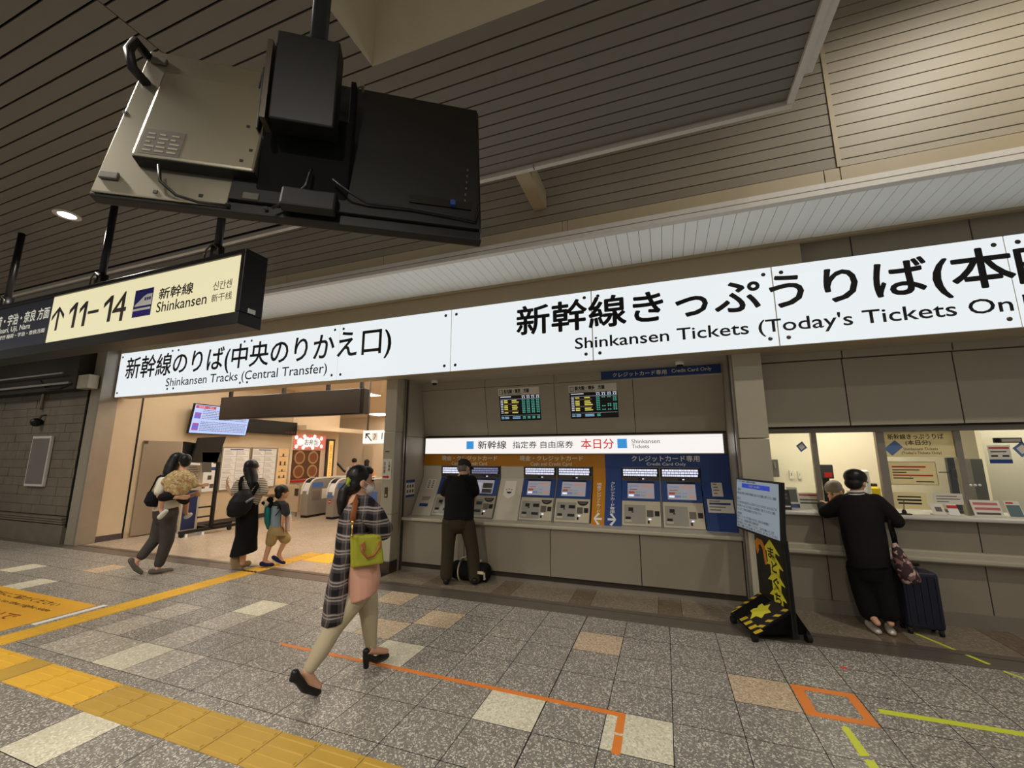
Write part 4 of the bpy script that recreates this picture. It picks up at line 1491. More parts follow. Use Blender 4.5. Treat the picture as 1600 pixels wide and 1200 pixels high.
MB().box(a.x, b.x, 7.95, OBY, b.z, a.z).build('body', M['label_grey'], t)
MB().box(b.x - .06, b.x - .04, 7.93, 7.95, (a.z + b.z) / 2, (a.z + b.z) / 2 + .1).build('handle', M['steel'], t)
for x0, y0, x1, y1, l in ((1232, 735, 1240, 748, 'cream wall switch panel on the office back wall'), (1245, 736, 1252, 748, 'cream intercom handset box on the office back wall')):
    a, b = on_y(x0, y0, OBY), on_y(x1, y1, OBY)
    t = thing('wall_box', ((a.x + b.x) / 2, OBY, b.z), l, 'switch')
    MB().box(a.x, b.x, OBY - .04, OBY, b.z, a.z).build('body', M['paper'], t, bevel=.005)
    MB().box(a.x + .02, a.x + (b.x - a.x) * .5, OBY - .046, OBY - .04, b.z + .05, a.z - .04).build('button', M['label_grey'], t)

# ================================================================== INFORMATION STAND
h_s = V((math.sin(R_(16)), -math.cos(R_(16)), 0))
n_s = h_s.cross(Z3)
SO = V((.98, 4.56, 0))
SFm = (SO, h_s, Z3, n_s)
t = thing('information_stand', SO - h_s * .3, 'black wheeled display stand with yellow kana arrows and hazard striped base', 'display stand')
su_s = (n_s * math.sin(R_(-4.5)) + Z3 * math.cos(R_(-4.5))).normalized()
r0 = ray(1221, 850.2)
SBR = CP + r0 * (4.45 / r0.y)
SCF = (SBR, h_s, su_s, h_s.cross(su_s))      # the leaning screen, from its lower near corner
SW, SH = .86, .538
M['screen_pale'] = emit('lit pale screen', (.42, .50, .55), .46)
M['haz_yellow'] = mat('hazard yellow', srgb(206, 176, 36), .5)
M['arrow_yellow'] = mat('yellow arrow sticker', srgb(222, 214, 58), .5, vary=.03)
M['orange'] = mat('orange sticker', srgb(206, 130, 40), .5)
sc = MB().fbox(SCF, -SW, .0, 0, SH, -.045, 0).build('display', M['black'], t, bevel=.006)
scr = MB().fbox(SCF, -SW + .02, -.02, .024, SH - .02, 0, .002).build('screen', M['screen_pale'], sc)
tf = lambda a, b: SBR + h_s * (a * SW / 1.03) + su_s * ((b - .80) * SH / .592) + SCF[3] * .002
MB().prism([tf(-.86, 1.285), tf(-.2, 1.285), tf(-.2, 1.335), tf(-.86, 1.335)], SCF[3] * .001).build('blue_bar', emit('lit blue bar', (.02, .06, .55), .6), scr)
text(scr, 'lettering', 'お客様へのお願い', tf(-.68, 1.298) + SCF[3] * .001, .23, .024, M['white'], 0, right=h_s, upv=su_s)
text(scr, 'heading', 'きっぷうりばをご利用のお客様へ', tf(-1.0, 1.345), .42, .02, M['ink'], 0, right=h_s, upv=su_s)
rows = [(1.245, .10, 'ご案内'), (1.205, .95, '切符の購入を希望される際は列の最後尾にお並びいただき順番にお待ちください。混雑時'), (1.14, .10, '窓口'), (1.10, .95, '窓口での取り扱いは当日分のきっぷに限らせていただいております。あらかじめご了承'), (1.06, .93, '明日以降のきっぷは「みどりの窓口」または券売機をご利用くださいますようお願い'),
        (1.02, .62, 'いたします。ご不明な点は係員までおたずねください'), (.97, .12, '券売機'), (.935, .8, '現金とクレジットカードがご利用いただけます。お急ぎの方は券売機をご'), (.90, .55, '利用ください。領収書が必要なお客様は発行'), (.865, .9, '画面の案内にしたがって操作してください。ご協力をお願いいたします。'), (.832, .97, '皆様のご理解とご協力をお願い申し上げます。ありがとうございます。')]
for z_, wd, s_ in rows:
    text(scr, 'lettering', s_, tf(-.99, z_), wd * .81, .026, M['ink'], .012, right=h_s, upv=su_s, depth=0)
col = MB().fbox(SFm, -.55, 0, .10, .86, -.03, .0).build('column', M['black_paint'], t, bevel=.006)
MB().fbox(SFm, -.05, .0, .06, .88, -.036, .010).build('side_post', M['black'], t, bevel=.004)
MB().fbox(SFm, -.45, -.1, .84, 1.1, -.08, -.05).build('screen_bracket', M['black'], t)
F0, L0, Rr = on_z(1179, 992, .07), on_z(1142, 957, .07), on_z(1268, 992, .05)
for p, q in ((on_z(1179, 996, .035), 0), (on_z(1263, 997, .035), 0), (on_z(1146, 968, .035), 0), (on_z(1215, 962, .035) + V((.12, .2, 0)), 0)):
    c = MB().tube([p - n_s * .02, p + n_s * .02], .036, 16).build('caster', M['rubber'], t)
    MB().box(p.x - .012, p.x + .012, p.y - .012, p.y + .012, p.z, p.z + .06).build('caster_fork', M['black'], c)
apex = SO + n_s * .012 + Z3 * .275
# rear cover falls from the column to the floor
MB().prism([F0, Rr, apex - n_s * .05, apex], -h_s * .50).build('rear_cover', M['black_matt'], t, bevel=.006)
# sloping hazard board
bo0 = F0 + Z3 * .012
hb_ = (L0 - F0)
hb_.z = 0
LB = hb_.length
hb_ = -hb_.normalized()
bu = apex + Z3 * .012 - bo0
bu = (bu - hb_ * bu.dot(hb_))
BL = bu.length
bu.normalize()
BF = (bo0, hb_, bu, hb_.cross(bu))
h_b = hb_
brd = MB().fbox(BF, -LB, .0, 0, BL, -.03, 0).build('base_board', M['black_paint'], t, bevel=.004)
mb = MB()
k = -LB + .01
while k < -.03:
    mb.prism([BF[0] + h_b * (k + q[0]) + bu * q[1] for q in ((0, .0), (.05, .0), (.075, .07), (.025, .07))], BF[3] * .001)
    k += .1
k = .06
while k < BL - .05:
    for a0, sgn in ((-.06, 1), (-LB + .004, 1)):
        mb.prism([BF[0] + h_b * (a0 + q[0]) + bu * (k + q[1]) for q in ((0, .0), (.055, .03), (.055, .065), (0, .035))], BF[3] * .001)
    k += .085
mb.build('hazard_stripes', M['haz_yellow'], brd)
star = [BF[0] + h_b * (-.26 + r * math.cos(a)) + bu * (.2 + r * math.sin(a)) for r, a in [((.115, .055)[q % 2] * (1.25 if q == 8 else 1), R_(22.5 * q + 11)) for q in range(16)]]
star = [BF[0] + h_b * (-LB * .45 + u) + bu * (BL * .55 + v) for u, v in ((.11, -.05), (.03, -.07), (.02, -.13), (-.04, -.075), (-.14, -.06), (-.07, 0), (-.14, .07), (-.03, .06), (.0, .11), (.04, .06), (.12, .05), (.08, 0))]
MB().prism(star, BF[3] * .0015).build('arrow_sticker', M['arrow_yellow'], brd)
# arrows climbing the column
for (cx, cz), ch in zip(((1204.5, 862), (1210.5, 885), (1213.5, 910), (1216.5, 934)), 'まどぐち'):
    p = hit(cx, cz, SO, n_s) - SO
    a, z_ = p.dot(h_s), p.z
    g = lambda u, v: SO + h_s * (a + u) + Z3 * (z_ + v) + n_s * .001
    ar = MB().prism([g(*q) for q in ((-.07, -.095), (.0, -.06), (.07, -.095), (.075, .0), (.15, -.01), (0, .115), (-.15, -.01), (-.075, .0))], n_s * .0015).build('kana_arrow', M['arrow_yellow'], t)
    text(ar, 'kana', ch, g(-.05, -.055), .10, .095, M['ink'], .03, right=h_s, lift=.003)
p = hit(1192, 858, SO, n_s) - SO
a, z_ = p.dot(h_s), p.z
g = lambda u, v: SO + h_s * (a + u) + Z3 * (z_ + v) + n_s * .001
MB().prism([g(*q) for q in ((-.11, -.07), (-.07, -.02), (-.08, .02), (-.04, .04), (0, .0), (.02, -.14), (.06, -.13), (.05, .02), (.0, .085), (-.10, .09), (-.16, .03))], n_s * .0015).build('orange_arrow', M['orange'], t)

# ================================================================== MARKS ON THE FLOOR
M['tactile'] = mat('yellow tactile paving', srgb(222, 172, 52), .5, vary=.1, scale=4)
M['tactile_dull'] = mat('worn tactile paving', srgb(186, 150, 60), .5, vary=.14, scale=4)
M['tape_orange'] = mat('orange tape', srgb(226, 130, 50), .5)
M['tape_lime'] = mat('lime tape', srgb(206, 214, 62), .5)


def tactile(name, x0, x1, y0, y1, m_, along, tile=.305):
    mb = MB()
    nx = max(1, round((x1 - x0) / tile))
    ny = max(1, round((y1 - y0) / tile))
    wx, wy = (x1 - x0) / nx, (y1 - y0) / ny
    for i in range(nx):
        for j in range(ny):
            a, b = x0 + i * wx, y0 + j * wy
            mb.box(a + .003, a + wx - .003, b + .003, b + wy - .003, 0, .003)
            for k in range(4):
                if along == 'x':
                    c = b + wy * (k + .5) / 4
                    mb.hexa([(a + .018, c - .014, .003), (a + wx - .018, c - .014, .003), (a + wx - .018, c + .014, .003), (a + .018, c + .014, .003), (a + .022, c - .009, .008), (a + wx - .022, c - .009, .008), (a + wx - .022, c + .009, .008), (a + .022, c + .009, .008)])
                else:
                    c = a + wx * (k + .5) / 4
                    mb.hexa([(c - .014, b + .018, .003), (c + .014, b + .018, .003), (c + .014, b + wy - .018, .003), (c - .014, b + wy - .018, .003), (c - .009, b + .022, .008), (c + .009, b + .022, .008), (c + .009, b + wy - .022, .008), (c - .009, b + wy - .022, .008)])
    return struct(mb.build(name, m_))


tactile('tactile_paving', -5.56, -4.95, 1.89, 2.18, M['tactile'], 'x')
tactile('tactile_paving', -4.70, -3.80, 1.89, 2.18, M['tactile'], 'x')
tactile('tactile_paving', -3.79, .8, 1.885, 2.18, M['tactile_dull'], 'x')
struct(MB().box(-4.94, -4.71, 1.89, 2.18, 0, .003).build('tactile_paving', M['tactile_dull']))
tactile('tactile_paving', -5.86, -5.57, 1.89, 5.9, M['tactile'], 'y')
struct(MB().box(-5.55, -5.0, 5.42, 5.95, 0, .003).build('tactile_paving', mat('bright yellow paving', srgb(240, 190, 40), .4)))


def tape(label, pts, m_, name='floor_tape', group=None):
    o = MB().prism([(x, y, .0) for x, y in pts], (0, 0, .0018)).build(name, m_)
    # origin at its middle
    return tag(o, label, 'floor tape', group)


def rect(x0, x1, y0, y1): return [(x0, y0), (x1, y0), (x1, y1), (x0, y1)]


tape('long orange tape line crossing the floor with a bent right end', [(-3.33, 3.085), (-.33, 3.07), (-.33, 2.86), (-.38, 2.86), (-.38, 3.06) if False else (-.378, 3.025), (-.40, 3.025), (-3.25, 3.045)], M['tape_orange'])
tape('short orange tape piece below the bent end of the long orange line', rect(-.378, -.328, 2.67, 2.835), M['tape_orange'])
mb = MB()
for r_ in (rect(.765, 1.15, 3.785, 3.845), rect(.765, 1.15, 3.455, 3.51), rect(.765, .835, 3.511, 3.784), rect(1.09, 1.15, 3.511, 3.784)):
    mb.prism([(x, y, 0) for x, y in r_], (0, 0, .0018))
tag(mb.build('floor_tape', M['tape_orange']), 'orange tape square on the floor, right of a tan tile', 'floor tape')
tape('long lime yellow tape line running off the right edge', [(1.215, 3.635), (2.6, 3.66), (2.6, 3.71), (1.225, 3.69)], M['tape_lime'])
tape('short lime tape strip below the orange square', [(.925, 3.115), (.975, 3.135), (.965, 3.395), (.94, 3.40), (.925, 3.38)], M['tape_lime'])
tape('lime tape scrap at the bottom edge under the short lime strip', [(.935, 2.95), (.985, 2.95), (.98, 3.10), (.93, 3.09)], M['tape_lime'])
tape('thin lime tape line starting at the suitcase wheels', [(2.10, 5.28), (2.125, 5.29), (2.36, 4.73), (2.33, 4.72)], M['tape_lime'])
tape('thin lime tape line at the right edge beyond the rail', [(2.36, 4.61), (2.385, 4.62), (2.62, 4.28), (2.59, 4.27)], M['tape_lime'])
o = MB().lathe([(.0, 0), (.024, 0), (.022, .0015), (.0, .0015)], (1.23, 4.26, 0), n=14).build('floor_sticker', mat('red sticker', srgb(220, 70, 60), .5))
tag(o, 'tiny red round sticker on the floor near the threshold', 'floor sticker')
# ochre floor notice at far left
t = thing('floor_notice', (-7.1, 2.7, 0), 'big yellow floor notice with dark red lettering at the left edge', 'floor notice')
MB().box(-9.4, -6.03, 2.2, 3.09, 0, .002).build('sheet', mat('yellow floor sheet', srgb(226, 168, 46), .5, vary=.06), t)
M['notice_red'] = mat('dark red print', srgb(150, 56, 30), .6)
M['notice_brown'] = mat('dark brown print', srgb(92, 62, 20), .6)
text(t, 'lettering', '右側通行にご協力ください', (-8.2, 2.9, .002), 1.75, .09, M['notice_brown'], .01, upv=Y3)
text(t, 'lettering', 'Please keep to the right side', (-8.0, 2.77, .002), 1.7, .07, M['notice_brown'], .01, upv=Y3)
text(t, 'red_lettering', '立ち止まらないで', (-8.3, 2.52, .002), 1.9, .14, M['notice_red'], .015, upv=Y3)
text(t, 'lettering', 'ください', (-8.4, 2.3, .002), 1.6, .12, M['notice_brown'], .01, upv=Y3)
tape('white tape line along the edge of the yellow floor notice', rect(-6.0, -5.93, 2.55, 3.13), M['white'])

# ================================================================== LEFT WALL FITTINGS
a, b = on_y(40, 759, 4.84), on_y(86, 681, 4.84)
t = thing('poster_frame', ((a.x + b.x) / 2, 4.84, a.z), 'shiny framed poster on the grey stone wall at far left', 'poster')
xa, xb = on_y(56, 681, 4.84).x, on_y(85, 681, 4.84).x
MB().box(xa, xb, 4.80, 4.85, a.z, b.z).build('frame', M['white_trim'], t, bevel=.006)
M['film'] = mat('reflective poster film', srgb(120, 108, 98), .12, .55, vary=.25, scale=3)
MB().box(xa + .04, xb - .04, 4.795, 4.80, a.z + .05, b.z - .05).build('poster', M['film'], t)
p = on_y(61, 660, 4.8)
t = thing('wall_camera', p, 'black camera on a bracket on the grey stone wall above the framed poster', 'security camera')
MB().ell((p.x, 4.76, p.z), (.08, .1, .09)).build('head', M['black'], t, smooth=True)
MB().tube([(p.x, 4.76, p.z), (p.x + .06, 4.8, p.z + .14), (p.x + .08, 4.87, p.z + .16)], .02, 8).build('arm', M['dark_steel'], t)
p = on_y(78, 565, 4.82)
q = on_y(66, 640, 4.82)
t = thing('drop_pipe', (p.x, 4.82, q.z), 'thin steel pipe dropping down the grey stone wall', 'pipe')
MB().tube([(p.x, 4.82, p.z + .3), (p.x, 4.82, q.z)], .025, 10).build('pipe', M['steel'], t, smooth=True)
p = on_y(20, 590, 4.7)
t = thing('cable_tray', (-12.0, 4.7, 2.95), 'pale cable tray and terminal box under the ceiling edge at left', 'cable tray')
MB().box(-15, -10.95, 4.55, 4.7, 3.05, 3.09).box(-15, -11.1, 4.5, 4.52, 3.25, 3.28).build('tray', M['steel'], t)
MB().box(-12.2, -10.7, 4.66, 4.79, 2.97, 3.17).build('terminal_box', M['wall_pillar'], t, bevel=.01)
MB().box(-10.85, -10.45, 4.62, 4.79, 2.95, 3.22).build('end_box', M['wall_pillar'], t, bevel=.01)
for k, x in enumerate((-11.1, -11.0, -10.95)):
    MB().box(x, x + .03, 4.655, 4.66, 3.02, 3.1).build('switch', M['black'], t)
MB().tube([(-12.1, 4.6, 3.2), (-11.8, 4.58, 3.0), (-11.3, 4.58, 2.98), (-10.9, 4.6, 3.05)], .014, 6).build('cable', M['black'], t, smooth=True)

# ================================================================== CONCOURSE FITTINGS
def xpanel(X, x0, y0, x1, y1):
    """y,z box on the side wall from two pixel corners (top left, bottom right)"""
    a, b = on_x(x0, y0, X), on_x(x1, y1, X)
    return a.y, b.y, b.z, a.z


HX2 = HX + .02
# grey door leaf on the side wall
t = thing('steel_door', (HX2, 6.0, 0), 'plain grey steel door leaf on the concourse side wall', 'door')
MB().box(HX2 - .01, HX2 + .02, 5.66, 6.42, .02, 1.97).build('leaf', mat('grey door', srgb(150, 134, 114), .45, vary=.03), t, bevel=.004)
MB().box(HX2 + .02, HX2 + .03, 5.665, 5.73, 1.90, 1.96).build('corner_plate', M['dark_steel'], t)
# bright blue information display high on the wall
t = thing('wall_display', (HX + .1, 7.1, 2.15), 'bright blue white timetable display high on the concourse side wall', 'screen')
A0 = V((HX + .16, 6.42, 2.155))
du = V((.12, 0, .69)).normalized()
DF = (A0, Y3, du, Y3.cross(du))
MB().fbox(DF, 0, 1.42, 0, .70, -.06, 0).build('casing', M['black'], t, bevel=.006)
scn = MB().fbox(DF, .02, 1.40, .02, .68, 0, .002).build('screen', emit('lit blue white screen', (.50, .62, 1.0), 1.0), t)
MB().fbox(DF, .04, .5, .60, .665, .002, .004).build('red_header', emit('lit crimson', (.65, .05, .16), .8), scn)
text(scn, 'lettering', '時刻表・ご案内', DF[0] + Y3 * .10 + du * .613 + DF[3] * .005, .34, .04, M['white'], .01, right=Y3, upv=du)
MB().fbox(DF, .05, .19, .36, .50, .002, .004).fbox(DF, .05, .19, .08, .25, .002, .004).build('violet_block', emit('lit violet', (.20, .16, .75), .8), scn)
MB().fbox(DF, .05, .19, .45, .475, .004, .005).fbox(DF, .05, .19, .22, .245, .004, .005).fbox(DF, .05, .19, .09, .11, .004, .005).build('red_band', emit('lit red', (.7, .1, .15), .8), scn)
mb = MB()
rr_ = random.Random(2)
for k in range(13):
    z_ = .56 - k * .04
    if k == 6:
        continue
    y = .22
    while y < 1.34:
        wd = rr_.uniform(.02, .07)
        mb.fbox(DF, y, min(y + wd, 1.36), z_, z_ + .014, .002, .003)
        y += wd + .012
mb.build('text_rows', M['grey_ink'], scn)
# hanging black signs
t = thing('hanging_sign', (-7.4, 6.5, 2.44), 'long blank black hanging sign inside the gate opening', 'sign')
MB().box(-9.40, -5.42, 6.5, 6.66, 2.45, 2.955).build('box', M['black_paint'], t, bevel=.01)
MB().box(-9.36, -5.5, 6.49, 6.50, 2.47, 2.94).build('face', mat('dark grey blank face', srgb(52, 46, 42), .35), t)
for x in (-9.2, -7.6, -6.4, -5.55):
    MB().box(x - .03, x + .03, 6.55, 6.61, 2.955, 3.6).build('hanger', M['black'], t)
t = thing('led_board', (HX + .1, 8.6, 2.25), 'black LED train board on the side wall beside the blue display', 'departure board')
MB().box(HX + .02, HX + .18, 7.86, 9.42, 2.25, 2.62).build('casing', M['black'], t, bevel=.006)
text(t, 'led_lettering', '19:06 東京', (HX + .18, 9.02, 2.28), .34, .075, emit('lit dull red', (.30, .02, .02), .5), 0, right=Y3)
# two white poster boards
for k, (y0, y1) in enumerate(((7.36, 8.12), (8.16, 8.95))):
    t = thing('timetable_board', (HX2, (y0 + y1) / 2, .8), ('left', 'right')[k] + ' white timetable board on the concourse side wall', 'poster', None)
    MB().box(HX2 - .01, HX2 + .015, y0, y1, .79, 1.87).build('frame', M['steel'], t)
    sh = MB().box(HX2 + .015, HX2 + .018, y0 + .03, y1 - .03, .82, 1.84).build('sheet', M['white'], t)
    mb = MB()
    for r in range(6):
        z_ = .86 + r * .16
        mb.box(HX2 + .018, HX2 + .019, y0 + .05, y1 - .05, z_ + .128, z_ + .132)
        for c in range(2):
            yy = y0 + .06 + c * (y1 - y0 - .1) / 2
            for q in range(3):
                mb.box(HX2 + .018, HX2 + .019, yy, yy + .24 - .03 * q, z_ + .02 + q * .035, z_ + .026 + q * .035)
    mb.box(HX2 + .018, HX2 + .019, (y0 + y1) / 2 - .003, (y0 + y1) / 2 + .003, .86, 1.8)
    mb.build('print', M['grey_ink'], sh)
    MB().box(HX2 + .018, HX2 + .0195, y0 + .2, y1 - .2, 1.80, 1.82).build('blue_title', M['blue'], sh)
# poster with symbols left of the timetables
t = thing('guide_poster', (HX2, 7.1, .8), 'white guide poster with blue band behind the black rack', 'poster')
MB().box(HX2 - .01, HX2 + .012, 6.78, 7.32, .80, 1.75).build('sheet', M['white'], t)
MB().box(HX2 + .012, HX2 + .014, 6.78, 7.30, 1.30, 1.38).build('blue_band', M['blue'], t)
mb = MB()
for y, z in ((7.12, 1.62), (7.02, 1.46), (7.18, 1.46), (7.08, 1.08), (6.95, .88), (7.15, .88)):
    mb.box(HX2 + .012, HX2 + .014, y, y + .09, z, z + .1)
mb.build('print', M['label_grey'], t)
# glowing shop window
t = thing('shop_window', (HX2, 9.15, .83), 'narrow orange glowing shop window with bottles behind', 'window')
MB().box(HX2 - .02, HX2 + .02, 8.97, 9.33, .82, 1.86).build('frame', M['hall_white'], t)
gl = MB().box(HX2 + .02, HX2 + .022, 9.0, 9.30, .86, 1.83).build('glow_pane', emit('lit orange pane', (.95, .48, .16), .75), t)
rr_ = random.Random(4)
for k, z in enumerate((1.02, 1.2, 1.38, 1.62)):
    MB().box(HX2 + .022, HX2 + .03, 9.03, 9.27, z, z + .012).build('shelf', M['ink_brown'], gl)
    for q in range(3):
        MB().box(HX2 + .022, HX2 + .034, 9.05 + q * .075, 9.09 + q * .075, z + .012, z + .012 + rr_.uniform(.05, .11)).build('bottle', (M['ink_brown'], M['cream'])[(k + q) % 2], gl)
# bento shop front
BX = HX - .005
t = thing('shop_sign', (BX, 10.1, 1.84), 'red and white checked lunch box shop sign with round white spots', 'sign')
MB().box(BX - .05, BX, 9.52, 10.75, 1.86, 2.28).build('panel', emit('lit red sign', (.80, .16, .11), .95), t)
M['lit_white'] = emit('lit white spot', (1, .93, .85), 1.05)
mb = MB()
for y, z, r in ((9.75, 2.07, .12), (10.0, 2.07, .16), (10.2, 2.07, .16), (10.4, 2.07, .14)):
    mb.lathe([(r, 0), (r, .004), (0, .004)], (BX, y, z), (1, 0, 0), 20)
for y, z in ((9.6, 2.2), (9.62, 1.93), (9.9, 2.24), (9.88, 1.9), (10.3, 2.25), (10.25, 1.9), (10.58, 2.2), (10.6, 1.95)):
    mb.lathe([(.065, 0), (.065, .003), (0, .003)], (BX, y, z), (1, 0, 0), 14)
mb.build('white_spot', M['lit_white'], t)
text(t, 'lettering', 'お弁当', (BX + .004, 9.92, 1.98), .5, .18, M['label_grey'], .01, right=Y3)
t = thing('food_poster', (BX, 10.1, .95), 'brown poster of round lunch boxes under the red shop sign', 'poster')
MB().box(BX - .05, BX, 9.52, 10.58, .97, 1.82).build('panel', mat('dark brown poster', srgb(92, 58, 36), .5, vary=.2), t)
rim_m = mat('food picture rim', srgb(176, 140, 96), .6)
food_m = mat('food picture', srgb(128, 78, 46), .6, vary=.4, scale=25)
for y in (9.78, 10.3):
    for z in (1.18, 1.60):
        q = MB().lathe([(.2, 0), (.2, .006), (0, .006)], (BX, y, z), (1, 0, 0), 22).build('bowl_picture', rim_m, t)
        MB().lathe([(.15, .006), (.15, .010), (0, .010)], (BX, y, z), (1, 0, 0), 18).build('food_picture', food_m, q)
t = thing('lit_banner', (BX, 11.0, .9), 'tall glowing orange banner beside the lunch box shop', 'sign')
MB().box(BX - .05, BX + .03, 10.84, 11.16, .86, 2.2).build('frame', M['ink_brown'], t)
MB().box(BX + .03, BX + .035, 10.90, 11.08, .90, 2.14).build('lit_face', emit('lit amber', (1, .55, .12), 1.1), t)
text(t, 'vertical_lettering', '駅弁当店', (BX + .035, 10.94, 1.0), .1, 1.0, M['tape_orange'], .01, right=Y3, vertical=True)
t = thing('shop_counter', (BX, 10.2, 0), 'brown shop counter front below the food poster', 'counter')
MB().box(BX - .05, BX + .05, 9.5, 11.16, 0, .88).build('front', M['hall_wall'], t)
MB().box(BX - .05, BX + .09, 9.5, 11.16, .88, .93).build('red_top', M['red'], t)
# ticket gates
M['gate'] = mat('gate steel', srgb(160, 154, 144), .32, .35, vary=.05)
M['gate_blue'] = mat('gate blue panel', srgb(84, 118, 178), .35)


def gate(x0, label, first=False):
    t = thing('ticket_gate', (x0 + .12, 9.7, 0), label, 'ticket gate', None)
    pr = [(9.0, .06), (9.0, .62), (9.03, .78), (9.09, .90), (9.18, .97), (9.3, 1.0), (10.7, 1.0), (10.8, .9), (10.84, .06)]
    MB().prism([(x0, y, z) for y, z in pr], (.24, 0, 0)).build('body', M['gate'], t, bevel=.008)
    MB().box(x0 + .01, x0 + .23, 9.02, 10.82, 0, .06).build('plinth', M['black'], t)
    tp_ = [(9.10, .925), (9.18, .985), (9.3, 1.012), (10.7, 1.012), (10.7, 1.04), (9.26, 1.04), (9.15, 1.0), (9.07, .94)]
    MB().prism([(x0 + .03, y, z) for y, z in tp_], (.18, 0, 0)).build('black_top', M['black'], t)
    ed = [(8.995, .62), (9.025, .785), (9.085, .91), (9.175, .985), (9.3, 1.018), (10.7, 1.018), (10.7, 1.05), (9.27, 1.05), (9.15, 1.01), (9.055, .925), (8.985, .785), (8.965, .62)]
    MB().prism([(x0 + .0, y, z) for y, z in ed], (.03, 0, 0)).prism([(x0 + .21, y, z) for y, z in ed], (.03, 0, 0)).build('white_edge', M['white'], t)
    rd = [(9.0, .70), (9.03, .79), (9.09, .905), (9.085, .915), (9.02, .795), (8.99, .70)]
    MB().prism([(x0 + .04, y, z) for y, z in rd], (.16, 0, 0)).build('card_reader', M['white'], t)
    MB().box(x0 + .24, x0 + .246, 9.12, 9.5, .78, .92).build('blue_stripe', M['gate_blue'], t)
    if not first:
        MB().box(x0 + .04, x0 + .2, 8.99, 9.0, .55, .66).build('blue_band', M['gate_blue'], t)
        q = MB().lathe([(.05, 0), (.05, -.006), (0, -.006)], (x0 + .12, 9.0, .45), (0, 1, 0), 18).build('no_entry_symbol', M['red'], t)
        MB().box(x0 + .085, x0 + .155, 8.99, 8.995, .44, .46).build('white_bar', M['white'], q)
        MB().box(x0 + .24, x0 + .245, 9.2, 9.62, .42, .70).build('blue_panel', M['gate_blue'], t)
    else:
        MB().box(x0 + .24, x0 + .245, 9.14, 9.42, .44, .70).build('side_panel', M['steel'], t, bevel=.003)
        MB().box(x0 + .24, x0 + .246, 9.48, 9.72, .46, .74).build('notice', M['paper'], t)
    return t


gate(-9.40, 'leftmost ticket gate with a paper notice on its side', True)
gate(-8.52, 'second ticket gate with blue side panel and red no entry mark')
gate(-7.62, 'third ticket gate, behind the head of the woman in plaid')
gate(-6.72, 'fourth ticket gate, hidden by the pillar')
t = thing('barrier', (-9.9, 9.1, 0), 'low steel barrier panel between the side wall and the first gate', 'barrier')
MB().box(HX + .05, -9.62, 9.12, 9.18, .12, .84).build('panel', M['hall_wall'], t, bevel=.006)
MB().tube([(-9.70, 9.15, 0), (-9.70, 9.15, .88)], .03, 10).build('post', M['gate'], t)
MB().box(-9.76, -9.64, 9.1, 9.13, .55, .75).build('card_box', M['dark_steel'], t)
# white lit pictogram sign beyond, partly behind the pillar
t = thing('hanging_sign', (-6.2, 8.0, 1.93), 'small white lit sign with an arrow and platform 11 beside the pillar', 'sign')
MB().box(-6.63, -5.4, 8.0, 8.1, 1.93, 2.235).build('box', M['lit_white'], t)
a, b = on_y(571, 690, 8.0), on_y(581, 676, 8.0)
c = V(((a.x + b.x) / 2, 7.996, (a.z + b.z) / 2))
MB().prism([c + V(q) * 1.0 for q in ((.10, 0, -.085), (.085, 0, -.10), (-.06, 0, .04), (-.06, 0, -.03), (-.09, 0, -.03), (-.09, 0, .09), (.03, 0, .09), (.03, 0, .06), (-.04, 0, .06))], (0, .003, 0)).build('arrow', M['ink'], t)
text(t, 'lettering', '11', (-6.10, 8.0, 2.03), .12, .14, M['ink'], .01)
MB().box(-6.36, -6.22, 7.996, 8.0, 2.0, 2.17).build('pictogram', M['strip_paper'], t)
mb = MB().lathe([(.018, 0), (.018, -.003), (0, -.003)], (-6.29, 7.996, 2.14), (0, 1, 0), 12)
mb.prism([(-6.33, 7.993, 2.02), (-6.31, 7.993, 2.02), (-6.25, 7.993, 2.12), (-6.27, 7.993, 2.12)], (0, .002, 0))
mb.build('escalator_symbol', M['grey_ink'], t)
MB().box(-6.56, -6.53, 8.03, 8.06, 2.235, 3.6).build('hanger', M['dark_steel'], t)
# escalator flank and far doors
t = thing('escalator', (-15.0, 13.0, 0), 'escalator balustrade with a black handrail curving down behind the gates', 'escalator')
rail = [(on_y(x, y, 13.5).x, 13.5, on_y(x, y, 13.5).z) for x, y in ((505, 712), (520, 718), (530, 727), (538, 736), (548, 741), (562, 742), (575, 741))]
MB().tube(rail, .05, 10).build('handrail', M['black'], t, smooth=True)
mb = MB()
for p, q in zip(rail, rail[1:]):
    mb.hexa([(p[0], 13.48, 0), (q[0], 13.48, 0), (q[0], 13.52, 0), (p[0], 13.52, 0), (p[0], 13.48, p[2] - .04), (q[0], 13.48, q[2] - .04), (q[0], 13.52, q[2] - .04), (p[0], 13.52, p[2] - .04)])
mb.build('balustrade', M['hall_white'], t)
a, b = on_y(570, 697, 17.5), on_y(582, 745, 17.5)
t = thing('far_door', ((a.x + b.x) / 2, 17.5, 0), 'pale door in the far concourse wall beside the pillar', 'door')
MB().box(a.x, b.x, 17.42, 17.48, 0, a.z).build('leaf', M['hall_wall'], t, bevel=.01)
MB().box(b.x - .12, b.x - .07, 17.41, 17.44, .95, 1.15).build('handle', M['steel'], t)

